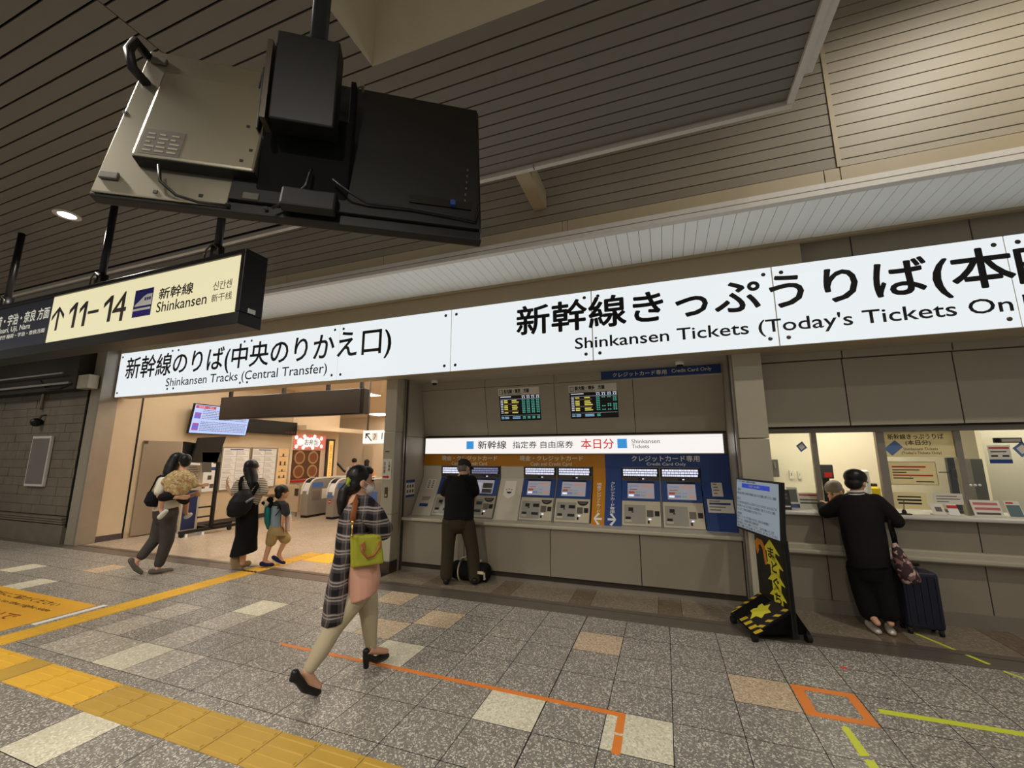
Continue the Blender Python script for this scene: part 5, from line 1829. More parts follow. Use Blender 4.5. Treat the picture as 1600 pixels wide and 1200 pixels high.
# rack with a black monitor in the concourse
t = thing('display_rack', (-9.45, 6.6, 0), 'black wheeled rack with a tilted dark monitor and a blank grey card', 'display stand')
rx = -9.35
MB().box(rx - .03, rx + .03, 5.95, 7.35, .07, .13).box(rx - .45, rx - .39, 5.95, 7.35, .07, .13).build('base_rail', M['black'], t)
MB().box(rx - .42, rx, 6.53, 6.62, .08, .14).build('cross_rail', M['black'], t)
pt, pb = on_x(340, 735, rx), on_x(329, 826, rx)
MB().box(rx - .03, rx + .03, pb.y - .03, pb.y + .03, .1, 1.95).build('post', M['black'], t)
for z in (.35, .55):
    MB().box(rx - .02, rx + .02, pb.y - .30, pb.y, z, z + .03).build('arm', M['black'], t)
for y in (6.0, 7.0):
    MB().tube([(rx - .02, y, .045), (rx + .02, y, .045)], .045, 14).build('caster', M['rubber'], t)
    MB().tube([(rx - .44, y, .045), (rx - .40, y, .045)], .045, 14).build('caster', M['rubber'], t)
a = [on_x(*q, rx) for q in ((296, 722), (336, 723), (351, 682), (308, 684))]
mon = MB().prism([p + V((.06, 0, 0)) for p in a], (-.06, 0, 0)).build('monitor', M['black_paint'], t, bevel=.006)
MB().prism([on_x(*q, rx + .061) for q in ((291, 722), (312, 724), (313, 727), (291, 726))], (.004, 0, 0)).build('white_edge', M['white'], mon)
MB().prism([on_x(*q, rx - .10) for q in ((288, 716), (305, 718), (312, 693), (290, 690))], (-.08, 0, 0)).build('mount_box', M['black'], t)
a = [on_x(*q, rx + .05) for q in ((316, 738), (330, 738), (330, 722), (345, 722), (345, 707), (316, 707))]
MB().prism(a, (.01, 0, 0)).build('grey_card', M['label_grey'], t)
t = thing('notice_board', (-9.5, 6.2, 0), 'standing notice board, grey text above and navy panel below, behind the mother', 'notice board')
nx = -9.55
a = on_x(290, 725, nx), on_x(312, 838, nx)
y0, y1 = on_x(284, 780, nx).y, on_x(313, 780, nx).y
MB().box(nx - .04, nx, y0, y1, .06, 1.52).build('board', M['wall_pillar'], t, bevel=.006)
MB().box(nx, nx + .004, y0 + .04, y1 - .06, .12, .92).build('navy_panel', mat('navy panel', srgb(30, 42, 84), .5), t)
mb = MB()
for k in range(9):
    mb.box(nx, nx + .003, y0 + .06, y1 - .10 - .03 * (k % 3), 1.0 + k * .05, 1.014 + k * .05)
mb.build('print', M['grey_ink'], t)
MB().box(nx - .25, nx + .25, y0, y0 + .05, 0, .06).box(nx - .25, nx + .25, y1 - .05, y1, 0, .06).build('foot', M['white'], t)

# ================================================================== PEOPLE
class Fig:
    """measures a figure on the upright plane through its standing point, facing the viewer; d is depth away"""

    def __init__(s, base, heading=None):
        s.b = V(base)
        s.n = V((s.b.x, s.b.y, 0)).normalized()
        s.r = V((s.n.y, -s.n.x, 0))

    def J(s, x, y, d=0.0):
        return hit(x, y, s.b + s.n * d, s.n)

    def ring(s, L, R, dr, d=0.0, n=22, p=2.3):
        a, b = s.J(L[0], L[1], d), s.J(R[0], R[1], d)
        c, h = (a + b) / 2, (b - a) / 2
        o = []
        for k in range(n):
            t = 2 * math.pi * k / n
            cs, sn = math.cos(t), math.sin(t)
            o.append(c + h * (math.copysign(abs(cs) ** (2 / p), cs)) + s.n * dr * math.copysign(abs(sn) ** (2 / p), sn))
        return o

    def loft(s, mb, rows):
        """rows: (xl, xr, y, depth radius, depth) or ((xl,yl),(xr,yr), depth radius, depth)"""
        rr = []
        for q in rows:
            if isinstance(q[0], tuple):
                rr.append(s.ring(q[0], q[1], q[2], q[3]))
            else:
                rr.append(s.ring((q[0], q[2]), (q[1], q[2]), q[3], q[4]))
        mb.rings(rr)
        return mb


def basis(f, upv=Z3):
    f = V(f).normalized()
    r = f.cross(upv).normalized()
    u = r.cross(f)
    return Matrix((r, f, u)).transposed()       # columns: right, forward, up


def head(mb, c, B, k=1.0):
    c = V(c)
    mb.ell(c + B @ V((0, -.008, .018)) * k, (.072 * k, .092 * k, .098 * k), B)
    mb.ell(c + B @ V((0, .018, -.045)) * k, (.056 * k, .066 * k, .068 * k), B)
    mb.ell(c + B @ V((0, .062, -.085)) * k, (.026 * k, .022 * k, .020 * k), B)
    mb.capsule([c + B @ V((0, .088, .01)) * k, c + B @ V((0, .104, -.022)) * k], [.010 * k, .015 * k], 10)
    for s_ in (-1, 1):
        mb.ell(c + B @ V((.074 * s_, -.012, -.012)) * k, (.011 * k, .022 * k, .032 * k), B)
        mb.ell(c + B @ V((.030 * s_, .070, -.028)) * k, (.022 * k, .02 * k, .022 * k), B)


def face(t, c, B, k=1.0, mouth=True):
    c = V(c)
    for s_ in (-1, 1):
        MB().ell(c + B @ V((.031 * s_, .083, .012)) * k, (.013 * k, .008 * k, .008 * k), B).build('eye', M['eye'], t, smooth=True)
        MB().capsule([c + B @ V((.016 * s_, .09, .032)) * k, c + B @ V((.046 * s_, .082, .034)) * k], .004 * k, 8).build('eyebrow', M['hair'], t, smooth=True)
    if mouth:
        MB().ell(c + B @ V((0, .084, -.056)) * k, (.022 * k, .008 * k, .007 * k), B).build('lips', M['lip'], t, smooth=True)


def hand(mb, w, d, pn, k=1.0, thumb=1, curl=.5):
    """palm with four unequal bent fingers and a thumb from the side of the palm; w wrist, d direction, pn palm normal"""
    w, d = V(w), V(d).normalized()
    pn = (V(pn) - d * V(pn).dot(d)).normalized()
    sd = d.cross(pn) * thumb
    mb.capsule([w, w + d * .03 * k], [.024 * k, .026 * k], 12, .7, pn)
    for q in (-.024, -.008, .008, .024):
        mb.capsule([w + d * .02 * k + sd * q * .6 * k, w + d * .085 * k + sd * q * k], .0125 * k, 10)
    for q, L in ((.026, .066), (.009, .075), (-.009, .070), (-.026, .055)):
        a = w + d * .085 * k + sd * q * k
        b = a + (d * math.cos(curl * .5) + pn * math.sin(curl * .5)) * L * .5 * k
        c = b + (d * math.cos(curl * 1.5) + pn * math.sin(curl * 1.5)) * L * .5 * k
        mb.capsule([a, b, c], [.0095 * k, .0088 * k, .007 * k], 10)
    a = w + d * .025 * k + sd * .024 * k
    b = a + (d * .7 + sd * .6 + pn * .2).normalized() * .036 * k
    c = b + (d * .9 + sd * .1 + pn * .4).normalized() * .032 * k
    mb.capsule([a, b, c], [.013 * k, .0105 * k, .008 * k], 10)


def cloth(name, base, vary=.1, rough=.85, scale=9, bump=.15):
    return mat(name, base, rough, vary=vary, scale=scale, bump=bump, bscale=22, spec=.2)


def plaid(name):
    """dark checked cloth: pale and mid bars both ways"""
    m = bpy.data.materials.new(name)
    m.use_nodes = True
    nt = m.node_tree
    b = nt.nodes['Principled BSDF']
    b.inputs['Roughness'].default_value = .9
    b.inputs['Specular IOR Level'].default_value = .15
    tc = nt.nodes.new('ShaderNodeTexCoord')
    sp = nt.nodes.new('ShaderNodeSeparateXYZ')
    nz = nt.nodes.new('ShaderNodeTexNoise')
    nz.inputs['Scale'].default_value = 5
    nt.links.new(tc.outputs['Object'], nz.inputs['Vector'])
    ad = nt.nodes.new('ShaderNodeVectorMath')
    ad.operation = 'MULTIPLY_ADD'
    ad.inputs[1].default_value = (.05, .05, .05)
    nt.links.new(nz.outputs['Color'], ad.inputs[0])
    nt.links.new(tc.outputs['Object'], ad.inputs[2])
    nt.links.new(ad.outputs[0], sp.inputs[0])

    def math_(op, a, c=None):
        x = nt.nodes.new('ShaderNodeMath')
        x.operation = op
        for i, q in enumerate((a, c)):
            if q is None:
                continue
            if isinstance(q, (int, float)):
                x.inputs[i].default_value = q
            else:
                nt.links.new(q, x.inputs[i])
        return x.outputs[0]

    def bars(src, period, w_, ph):
        f = math_('FRACT', math_('ADD', math_('MULTIPLY', src, 1 / period), ph))
        return math_('LESS_THAN', f, w_)
    hor = math_('ADD', math_('MULTIPLY', sp.outputs[0], .77), math_('MULTIPLY', sp.outputs[1], .64))
    z = sp.outputs[2]
    pale = math_('MAXIMUM', bars(z, .105, .09, 0.0), math_('MAXIMUM', bars(z, .105, .10, .80), math_('MULTIPLY', bars(hor, .105, .08, .2), .4)))
    mid = math_('MULTIPLY', math_('ADD', bars(z, .105, .55, .2), bars(hor, .105, .5, .45)), .5)
    x1 = nt.nodes.new('ShaderNodeMix')
    x1.data_type = 'RGBA'
    x1.inputs[6].default_value = srgb(30, 27, 30)
    x1.inputs[7].default_value = srgb(84, 78, 80)
    nt.links.new(mid, x1.inputs[0])
    x2 = nt.nodes.new('ShaderNodeMix')
    x2.data_type = 'RGBA'
    x2.inputs[7].default_value = srgb(176, 164, 154)
    nt.links.new(math_('MULTIPLY', pale, .62), x2.inputs[0])
    nt.links.new(x1.outputs[2], x2.inputs[6])
    nt.links.new(x2.outputs[2], b.inputs['Base Color'])
    return m


def stripes(name, c0, c1, period, width, wob=.0):
    m = mat(name, c0, .85, vary=.05)
    nt = m.node_tree
    b = nt.nodes['Principled BSDF']
    tc = nt.nodes.new('ShaderNodeTexCoord')
    sp = nt.nodes.new('ShaderNodeSeparateXYZ')
    nt.links.new(tc.outputs['Object'], sp.inputs[0])
    a = nt.nodes.new('ShaderNodeMath')
    a.operation = 'MULTIPLY'
    a.inputs[1].default_value = 1 / period
    nt.links.new(sp.outputs[2], a.inputs[0])
    f = nt.nodes.new('ShaderNodeMath')
    f.operation = 'FRACT'
    nt.links.new(a.outputs[0], f.inputs[0])
    l = nt.nodes.new('ShaderNodeMath')
    l.operation = 'LESS_THAN'
    l.inputs[1].default_value = width
    nt.links.new(f.outputs[0], l.inputs[0])
    x = nt.nodes.new('ShaderNodeMix')
    x.data_type = 'RGBA'
    x.inputs[6].default_value = c0
    x.inputs[7].default_value = c1
    nt.links.new(l.outputs[0], x.inputs[0])
    nt.links.new(x.outputs[2], b.inputs['Base Color'])
    return m


def floral(name, base, c1, c2, scale=28):
    m = mat(name, base, .8)
    nt = m.node_tree
    b = nt.nodes['Principled BSDF']
    tc = nt.nodes.new('ShaderNodeTexCoord')
    v = nt.nodes.new('ShaderNodeTexVoronoi')
    v.inputs['Scale'].default_value = scale
    nt.links.new(tc.outputs['Object'], v.inputs['Vector'])
    sc_ = nt.nodes.new('ShaderNodeSeparateColor')
    nt.links.new(v.outputs['Color'], sc_.inputs[0])
    r = nt.nodes.new('ShaderNodeValToRGB')
    r.color_ramp.interpolation = 'CONSTANT'
    r.color_ramp.elements[0].color = base
    e = r.color_ramp.elements.new(.55)
    e.color = c1
    e = r.color_ramp.elements.new(.8)
    e.color = c2
    nt.links.new(sc_.outputs[0], r.inputs[0])
    nt.links.new(r.outputs[0], b.inputs['Base Color'])
    return m


def shoe(name, parent, m_, heel, toe, w_=.042, h_=.05, floor_z=None):
    """low shoe from heel point to toe point (both on the sole)"""
    heel, toe = V(heel), V(toe)
    d = toe - heel
    mb = MB()
    mb.capsule([heel + Z3 * .04 + d * .08, heel + d * .45 + Z3 * .034, toe - d * .12 + Z3 * .026], [w_ * .82, w_ * .95, w_ * .9], 14, .75, Z3)
    mb.capsule([heel + Z3 * .055 + d * .06, heel + d * .25 + Z3 * .05], [w_ * .75, w_ * .7], 12)
    return mb.blob(name, m_, parent, .008, 3)


# ---------------------------------------------------------------- woman in plaid striding past, green bag
f = Fig((-2.34, 2.80, 0))
J = f.J
fwd = V((.27, .96, 0)).normalized()
rgt = V((.96, -.27, 0)).normalized()
P = thing('person', (-2.34, 2.80, 0), 'woman in a long plaid shirt and beige trousers striding right with a green handbag', 'person')
hc = J(564, 752)
B = basis(fwd * .95 + rgt * .25 + Z3 * -.08)
hipC = J(560, 902, 0)
kR, aR = J(521, 980, -.13), J(480, 1049, -.22)
kL, aL = J(577, 962, .08), J(581, 1016, .12)
mb = MB()
head(mb, hc, B, 1.03)
mb.capsule([hc + V((0, 0, -.06)), J(559, 782, .0)], [.052, .06], 14)
mb.capsule([J(559, 790), J(556, 850), hipC], [.11, .10, .11], 16)
shR, shL = J(568, 789, -.12), J(556, 787, .14)
eR, wR = J(597, 827, -.12), J(602, 824, .08)
eL, wL = J(588, 832, .2), J(601, 824, .14)
mb.capsule([shR, eR], [.05, .04]).capsule([eR, wR], [.038, .028]).capsule([shL, eL], [.05, .04]).capsule([eL, wL], [.038, .028])
hand(mb, wR, f.n * .9 + Z3 * .2, -f.r, 1, 1, .6)
hand(mb, wL, Z3 * .5 + f.n * .5, -f.r, 1, -1, 1.0)
mb.capsule([hipC + rgt * .08, kR, aR], [.07, .05, .036]).capsule([hipC - rgt * .08, kL, aL], [.07, .05, .036])
rh, rtoe = J(461, 1056, -.27), J(497, 1078, -.18)
fh, ftoe = J(572, 1026, .07), J(603, 1024, .22)
mb.capsule([aR, J(484, 1062, -.2), rtoe + Z3 * .02], [.036, .038, .026]).capsule([aL, fh + Z3 * .05, ftoe + Z3 * .03], [.036, .036, .024])
mb.blob('body', M['skin'], P, .0065, 3)
face(P, hc, B, 1.03, False)
mb = MB().ell(hc + B @ V((0, .052, -.052)), (.060, .062, .056), B)
mk = mb.blob('face_mask', M['mask'], P, .007, 2)
MB().tube([hc + B @ V((.055, .07, -.03)), hc + B @ V((.08, .0, 0))], .0025, 6).tube([hc + B @ V((.058, .05, -.075)), hc + B @ V((.08, -.01, -.03))], .0025, 6).build('ear_loop', M['mask'], mk)
mb = MB()
mb.ell(hc + B @ V((0, -.028, .040)), (.088, .094, .094), B)
mb.ell(hc + B @ V((0, -.050, -.02)), (.078, .066, .085), B)
mb.ell(hc + B @ V((0, .035, .085)), (.062, .055, .038), B)
mb.capsule([hc + B @ V((0, -.06, -.05)), J(548, 770, -.02)], [.05, .03])
mb.capsule([J(545, 756, -.03), J(538, 766, -.04), J(535, 784, -.05), J(532, 801, -.05)], [.030, .042, .046, .022])
mb.blob('hair', M['hair'], P, .008, 3)
gc = J(543.5, 753, -.06)
mb = MB()
for a in range(7):
    q = 2 * math.pi * a / 7
    mb.ell(gc + f.n * (.022 * math.cos(q)) + Z3 * (.024 * math.sin(q)) + f.r * .010 * (a % 2), .016)
mb.blob('scrunchie', cloth('lime scrunchie', srgb(150, 160, 66)), P, .006, 2)
pl = plaid('plaid cloth')
mb = MB()
f.loft(mb, [(553, 571, 776, .055, 0), (545, 579, 783, .11, 0), (536, 584, 793, .155, 0), (530, 588, 806, .17, 0), (527, 583, 822, .165, 0), (525, 577, 842, .16, 0), (523, 572, 856, .155, 0)])
f.loft(mb, [(525, 566, 835, .155, -.02), (522.5, 556, 865, .16, -.03), (516, 549, 893, .165, -.04), (509.5, 547, 919, .165, -.05), (505, 546, 947, .16, -.06), ((501.5, 975), (545.5, 962), .15, -.06)])
mb.capsule([shR + Z3 * .0, J(584, 806, -.17), J(598, 829, -.15)], [.085, .088, .076])
mb.capsule([J(597, 828, -.15), J(603, 826, -.02)], [.072, .058])
mb.capsule([shL, J(576, 812, .2), J(588, 832, .2)], [.08, .08, .07]).capsule([J(588, 832, .2), J(597, 825, .17)], [.068, .055])
mb.blob('plaid_shirt', pl, P, .009, 3)
mb = MB()
f.loft(mb, [(541, 580, 830, .14, 0), (540, 588, 858, .17, -.01), (539, 593, 885, .19, -.02), ((539, 914), (595, 899), .20, -.02), ((540, 937), (592, 915), .205, -.02)])
mb.blob('peach_blouse', cloth('peach cloth', srgb(196, 148, 126), .06), P, .009, 3)
mb = MB()
mb.capsule([J(560, 895), J(561, 905)], [.135, .13])
mb.capsule([hipC + rgt * .075 - Z3 * .03, J(541, 950, -.1), kR, J(500, 1018, -.18), J(484, 1044, -.215)], [.105, .092, .072, .062, .044])
mb.capsule([hipC - rgt * .07 - Z3 * .03, J(574, 935, .06), kL, J(578, 990, .1), J(580.5, 1012, .12)], [.10, .088, .070, .056, .042])
mb.blob('trousers', cloth('beige cloth', srgb(178, 165, 138), .06), P, .009, 4)
lea = mat('black shoe leather', srgb(20, 18, 20), .35)
mb = MB().capsule([J(463, 1058, -.265), J(476, 1075, -.22), J(494, 1080, -.185)], [.034, .037, .036], 14, .8, Z3)
mb.capsule([J(461, 1052, -.27), J(464, 1060, -.26)], [.028, .032])
mb.tube([J(459, 1057, -.275), J(455.5, 1066, -.285)], [.024, .020], 12)
mb.blob('shoe', lea, P, .006, 2)
mb = MB().capsule([J(573, 1026, .08), J(586, 1031, .14), J(602, 1024.5, .215)], [.034, .033, .034], 14, .75, Z3)
mb.capsule([J(572, 1018, .075), J(574, 1026, .08)], [.027, .03])
mb.tube([J(572, 1028, .07), J(572, 1044, .07)], [.026, .021], 12)
mb.blob('shoe', lea, P, .006, 2)
# handbag on her shoulder
bd = -.25
gm = mat('lime green leather', srgb(148, 148, 36), .42, vary=.16, scale=9, bump=.1)
tan_l = mat('tan leather', srgb(142, 80, 42), .5)
HB = thing('handbag', J(572, 888, bd), 'lime green handbag with tan handles hanging at the striding woman\'s side', 'handbag')
q = [J(547.5, 889, bd), J(600, 881, bd), J(596, 836, bd), J(547, 838, bd)]
mb = MB()
dn = f.n * .13
q2 = [p + dn for p in q]
q2[2] -= f.n * .05
q2[3] -= f.n * .05
q[2] += f.n * .03
q[3] += f.n * .03
mb.add(q + q2, [(0, 1, 2, 3), (7, 6, 5, 4), (0, 4, 5, 1), (1, 5, 6, 2), (2, 6, 7, 3), (3, 7, 4, 0)])
mb.build('body', gm, HB, bevel=.018, seg=3)
dd = bd - .012
MB().tube([J(565, 853, dd + .01), J(566, 862, dd), J(574, 871, dd - .01), J(584, 868, dd - .01), J(592, 857, dd - .005), J(594, 846, dd + .02)], .010, 10).build('handle', tan_l, HB, smooth=True)
MB().prism([J(563.5, 852, dd), J(570.5, 845, dd), J(571, 856, dd - .004), J(566, 861, dd - .004)], f.n * .012).build('handle_tab', tan_l, HB, bevel=.003)
st_ = MB().tube([J(560.5, 774, -.10), J(556, 784, -.20), J(552.5, 800, -.225), J(551, 817, -.235)], .021, 10, flat=.25, ref=f.n).build('strap', tan_l, HB, smooth=True)
gold = mat('brass fitting', srgb(206, 170, 96), .25, 1.0)
MB().tube([J(551, 817, -.24), J(549.5, 838, -.25)], .006, 8).ell(J(551, 816, -.245), .014).ell(J(549.5, 837, -.255), .012).build('clasp', gold, st_, smooth=True)
MB().tube([J(590, 840, dd + .02), J(594.5, 838, dd + .03)], .005, 8).build('zip_pull', gold, HB)

# ---------------------------------------------------------------- man in black at the machine
bl = cloth('black shirt cloth', srgb(20, 19, 20))
f = Fig((-2.63, 5.17, 0))
J = f.J
P = thing('person', (-2.63, 5.17, 0), 'man in black short sleeves and dark cap standing at the ticket machine', 'person')
B = basis(V((.25, 1, -.45)))
hc = J(725, 731.5, .16)
mb = MB()
head(mb, hc, B)
mb.capsule([hc + V((0, 0, -.05)), J(722, 746, .06)], [.055, .065])
mb.capsule([J(720, 755, .04), J(718, 785, 0), J(716, 808, 0)], [.12, .11, .12], 16)
mb.capsule([J(701, 750, .04), J(694.5, 772, .06), J(704, 790, .26)], [.052, .042, .03])
mb.capsule([J(738, 750, .04), J(742, 771, .03), J(739, 790, .16)], [.052, .042, .03])
hand(mb, J(739, 790, .16), f.n * .8 - Z3 * .3 - f.r * .2, -f.r, 1, -1, .5)
hand(mb, J(704, 790, .26), f.n * .8, f.r, 1, 1, .5)
mb.capsule([J(703, 812), J(700, 858), J(698, 897)], [.08, .055, .045]).capsule([J(730, 812), J(738, 860), J(741, 903)], [.08, .055, .045])
mb.blob('body', M['skin'], P, .0075, 3)
face(P, hc, B)
MB().ell(hc + B @ V((0, -.03, -.01)), (.079, .075, .075), B).blob('hair', M['grey_hair'], P, .008, 2)
mb = MB().ell(hc + B @ V((0, -.01, .062)), (.090, .106, .066), B)
mb.ell(hc + B @ V((0, -.085, .02)), (.05, .03, .03), B)
mb.ell(hc + B @ V((0, .115, .055)), (.065, .06, .010), B)
mb.blob('cap', cloth('dark grey cap', srgb(46, 44, 44)), P, .007, 2)
mb = MB()
f.loft(mb, [(717, 731, 741, .07, .08), (706, 737, 745, .12, .07), (698, 741, 754, .15, .05), (695, 742, 770, .155, .02), (694.5, 741, 790, .15, 0), (692.5, 740.5, 810, .155, 0)])
mb.capsule([J(703, 751, .05), J(695, 768, .06)], [.075, .07]).capsule([J(737, 751, .05), J(742, 768, .04)], [.075, .07])
sh = mb.blob('shirt', bl, P, .009, 3)
MB().tube([J(719, 742, -.04), J(727, 752, -.10), J(736, 766, -.125), J(741, 778, -.10)], .018, 8, flat=.3, ref=f.n).build('bag_strap', M['black_matt'], sh, smooth=True)
mb = MB()
mb.capsule([J(716, 806), J(716, 816)], [.155, .15])
mb.capsule([J(703, 816), J(700, 856), J(697.5, 898)], [.108, .085, .082]).capsule([J(729, 816), J(738, 858), J(742, 903)], [.108, .085, .084])
mb.blob('trousers', cloth('dark olive cloth', srgb(58, 50, 36)), P, .009, 4)
for h_, t_ in ((J(697, 906, -.06), J(699, 900, .2)), (J(741, 912, -.1), J(744, 905, .16))):
    h_.z = t_.z = .0
    shoe('shoe', P, lea, h_, t_, .05)
# duffel bag on the floor
c0 = on_z(733, 905, .0)
D = thing('duffel_bag', (-2.52, 5.33, 0), 'black duffel bag with cream straps on the floor by the man\'s feet', 'bag')
mb = MB()
x0, x1, yc = -2.80, -2.27, 5.36
mb.rings([[V((x, yc + .125 * k_ * math.cos(2 * math.pi * q / 20), .125 + .118 * k_ * math.sin(2 * math.pi * q / 20))) for q in range(20)] for x, k_ in ((x0, .75), (x0 + .03, .96), (x0 + .12, 1.0), (x1 - .12, 1.0), (x1 - .03, .96), (x1, .75))])
mb.blob('body', cloth('black duffel cloth', srgb(18, 18, 20)), D, .009, 3)
crm = cloth('cream webbing', srgb(205, 190, 162))
for x in (-2.66, -2.40):
    MB().tube([(x, yc + .132 * math.cos(R_(a_)), .125 + .125 * math.sin(R_(a_))) for a_ in range(150, 281, 13)] if False else [(x, yc + .134 * math.cos(R_(a_)), .128 + .126 * math.sin(R_(a_))) for a_ in range(60, 271, 15)], .022, 8, flat=.22, ref=(1, 0, 0)).build('strap', crm, D, smooth=True)
MB().tube([(-2.66, yc - .06, .25), (-2.63, yc - .08, .30), (-2.53, yc - .09, .33), (-2.43, yc - .08, .30), (-2.40, yc - .06, .25)], .016, 8, flat=.5).build('handle', crm, D, smooth=True)
MB().box(-2.40, -2.29, yc - .14, yc - .125, .13, .165).build('side_band', crm, D, bevel=.004)
MB().box(-2.29, -2.28, yc - .13, yc - .06, .06, .15).build('end_patch', crm, D, bevel=.003)

# ---------------------------------------------------------------- customer at the counter
f = Fig((1.865, 5.18, 0))
J = f.J
P = thing('person', (1.865, 5.18, 0), 'person in black tunic and silver shoes leaning on the ticket counter', 'person')
B = basis(f.n + f.r * .45 + Z3 * -.25)
hc = J(1338, 753, .14)
mb = MB()
head(mb, hc, B)
mb.capsule([hc + V((0, 0, -.05)), J(1338, 774, .10)], [.052, .06])
mb.capsule([J(1342, 790, .08), J(1350, 840, .02), J(1358, 885, 0)], [.12, .11, .12], 16)
lE, lW = J(1290, 800, .12), J(1285, 786, .34)
rE, rW = J(1400, 814, .08), J(1389, 806, .30)
mb.capsule([J(1314, 782, .08), lE], [.05, .042]).capsule([lE, lW], [.04, .03]).capsule([J(1369, 782, .08), rE], [.05, .042]).capsule([rE, rW], [.04, .03])
hand(mb, lW, f.n * .8 + f.r * .5, -Z3, 1, 1, .4)
hand(mb, rW, f.n * .7 - f.r * .7, -Z3, 1, -1, .4)
aL_, aR_ = J(1358, 958, .0), J(1388.5, 962, .02)
mb.capsule([J(1345, 885), J(1351, 925), aL_], [.08, .055, .036]).capsule([J(1371, 885), J(1380, 925), aR_], [.08, .055, .036])
lt, rt_ = J(1372, 979, -.10), J(1393, 980, -.04)
mb.capsule([aL_, lt + Z3 * .03], [.036, .026]).capsule([aR_, rt_ + Z3 * .03], [.036, .026])
mb.blob('body', M['skin'], P, .0075, 3)
face(P, hc, B)
mb = MB().ell(hc + B @ V((0, -.022, .045)), (.098, .108, .088), B).ell(hc + B @ V((0, -.055, -.025)), (.08, .06, .065), B).ell(hc + B @ V((-.02, .05, .085)), (.07, .05, .04), B)
mb.blob('hair', M['hair'], P, .008, 3)
MB().tube([hc + B @ V((.03, .10, .012)), hc + B @ V((.065, .085, .012)), hc + B @ V((.082, .02, .015)), hc + B @ V((.08, -.03, .01))], .003, 6).build('glasses', M['ink'], P)
mb = MB()
f.loft(mb, [(1325, 1351, 769, .07, .12), (1314, 1364, 774, .115, .10), (1309, 1374, 786, .14, .08), (1309, 1380, 806, .15, .05), (1315, 1387, 840, .155, .02), (1322, 1391, 866, .165, 0), (1326, 1393, 884, .17, 0)])
mb.capsule([J(1317, 784, .08), J(1298, 798, .11), lE], [.08, .075, .065]).capsule([lE, J(1284.5, 790, .30)], [.062, .046])
mb.capsule([J(1368, 784, .08), J(1388, 802, .08), rE], [.08, .078, .068]).capsule([rE, J(1390, 808, .27)], [.062, .046])
tn_ = mb.blob('tunic', cloth('black knit', srgb(22, 19, 19)), P, .009, 3)
for yy_, d_ in ((767.0, .0), (771.8, .0)):
    a = f.ring((1323.5, yy_), (1352.5, yy_ - .5), .105, .115, 28)
    MB().tube(a[14:28] + a[:1], .007, 6).build('collar_stripe', M['white'], tn_)
mb = MB()
mb.capsule([J(1358, 876), J(1358, 890)], [.16, .155])
mb.capsule([J(1344, 888), J(1350, 925), J(1358, 955)], [.115, .098, .085]).capsule([J(1373, 888), J(1380, 925), J(1388, 957)], [.115, .098, .085])
mb.blob('trousers', cloth('black wide cloth', srgb(17, 15, 16)), P, .009, 4)
slv = mat('silver shoe leather', srgb(196, 188, 176), .3, .4)
for h_, t_ in ((J(1355, 966, .04), lt), (J(1386, 968, .05), rt_)):
    h_.z = t_.z = 0
    shoe('shoe', P, slv, h_, t_, .04)
# suitcase and flowered bag
SU = thing('suitcase', (2.2, 5.30, 0), 'dark navy four wheeled suitcase right of the customer at the counter', 'suitcase')
nv = mat('navy ribbed shell', srgb(24, 26, 44), .45, vary=.1)
MB().box(2.05, 2.345, 5.22, 5.42, .05, .56).build('shell', nv, SU, bevel=.035, seg=3)
mb = MB()
for k in range(5):
    mb.box(2.085 + k * .055, 2.105 + k * .055, 5.212, 5.222, .10, .52)
mb.build('rib', nv, SU, bevel=.004)
MB().box(2.343, 2.35, 5.30, 5.34, .07, .54).build('zip', M['dark_steel'], SU)
for x in (2.08, 2.31):
    for y in (5.25, 5.39):
        MB().tube([(x - .012, y, .025), (x + .012, y, .025)], .025, 14).build('wheel', M['rubber'], SU)
        MB().box(x - .016, x + .016, y - .012, y + .012, .03, .07).build('wheel_fork', M['dark_steel'], SU)
for x in (2.12, 2.26):
    MB().tube([(x, 5.395, .55), (x, 5.395, .59)], .009, 8).build('handle_rod', M['dark_steel'], SU)
MB().tube([(2.10, 5.395, .592), (2.28, 5.395, .592)], .014, 10).build('handle', M['black'], SU, smooth=True)
FB = thing('shoulder_bag', J(1418, 912, -.03), 'flowered dark shoulder bag leaning on top of the navy suitcase', 'bag')
mb = MB()
f.loft(mb, [(1393, 1401, 848, .04, -.02), (1393, 1412, 862, .075, -.03), (1396, 1424, 880, .09, -.04), (1402, 1436, 898, .09, -.05), ((1410, 911), (1441, 909), .07, -.05)])
mb.blob('body', floral('flowered cloth', srgb(58, 40, 44), srgb(128, 92, 92), srgb(186, 160, 148), 34), FB, .009, 3)
MB().tube([J(1397, 850, -.03), J(1393, 835, -.05), J(1389, 820, -.08), J(1390, 812, .0)], .012, 8, flat=.4).tube([J(1402, 856, .03), J(1399, 838, .05), J(1394, 822, .05)], .012, 8, flat=.4).build('strap', M['black_matt'], FB, smooth=True)

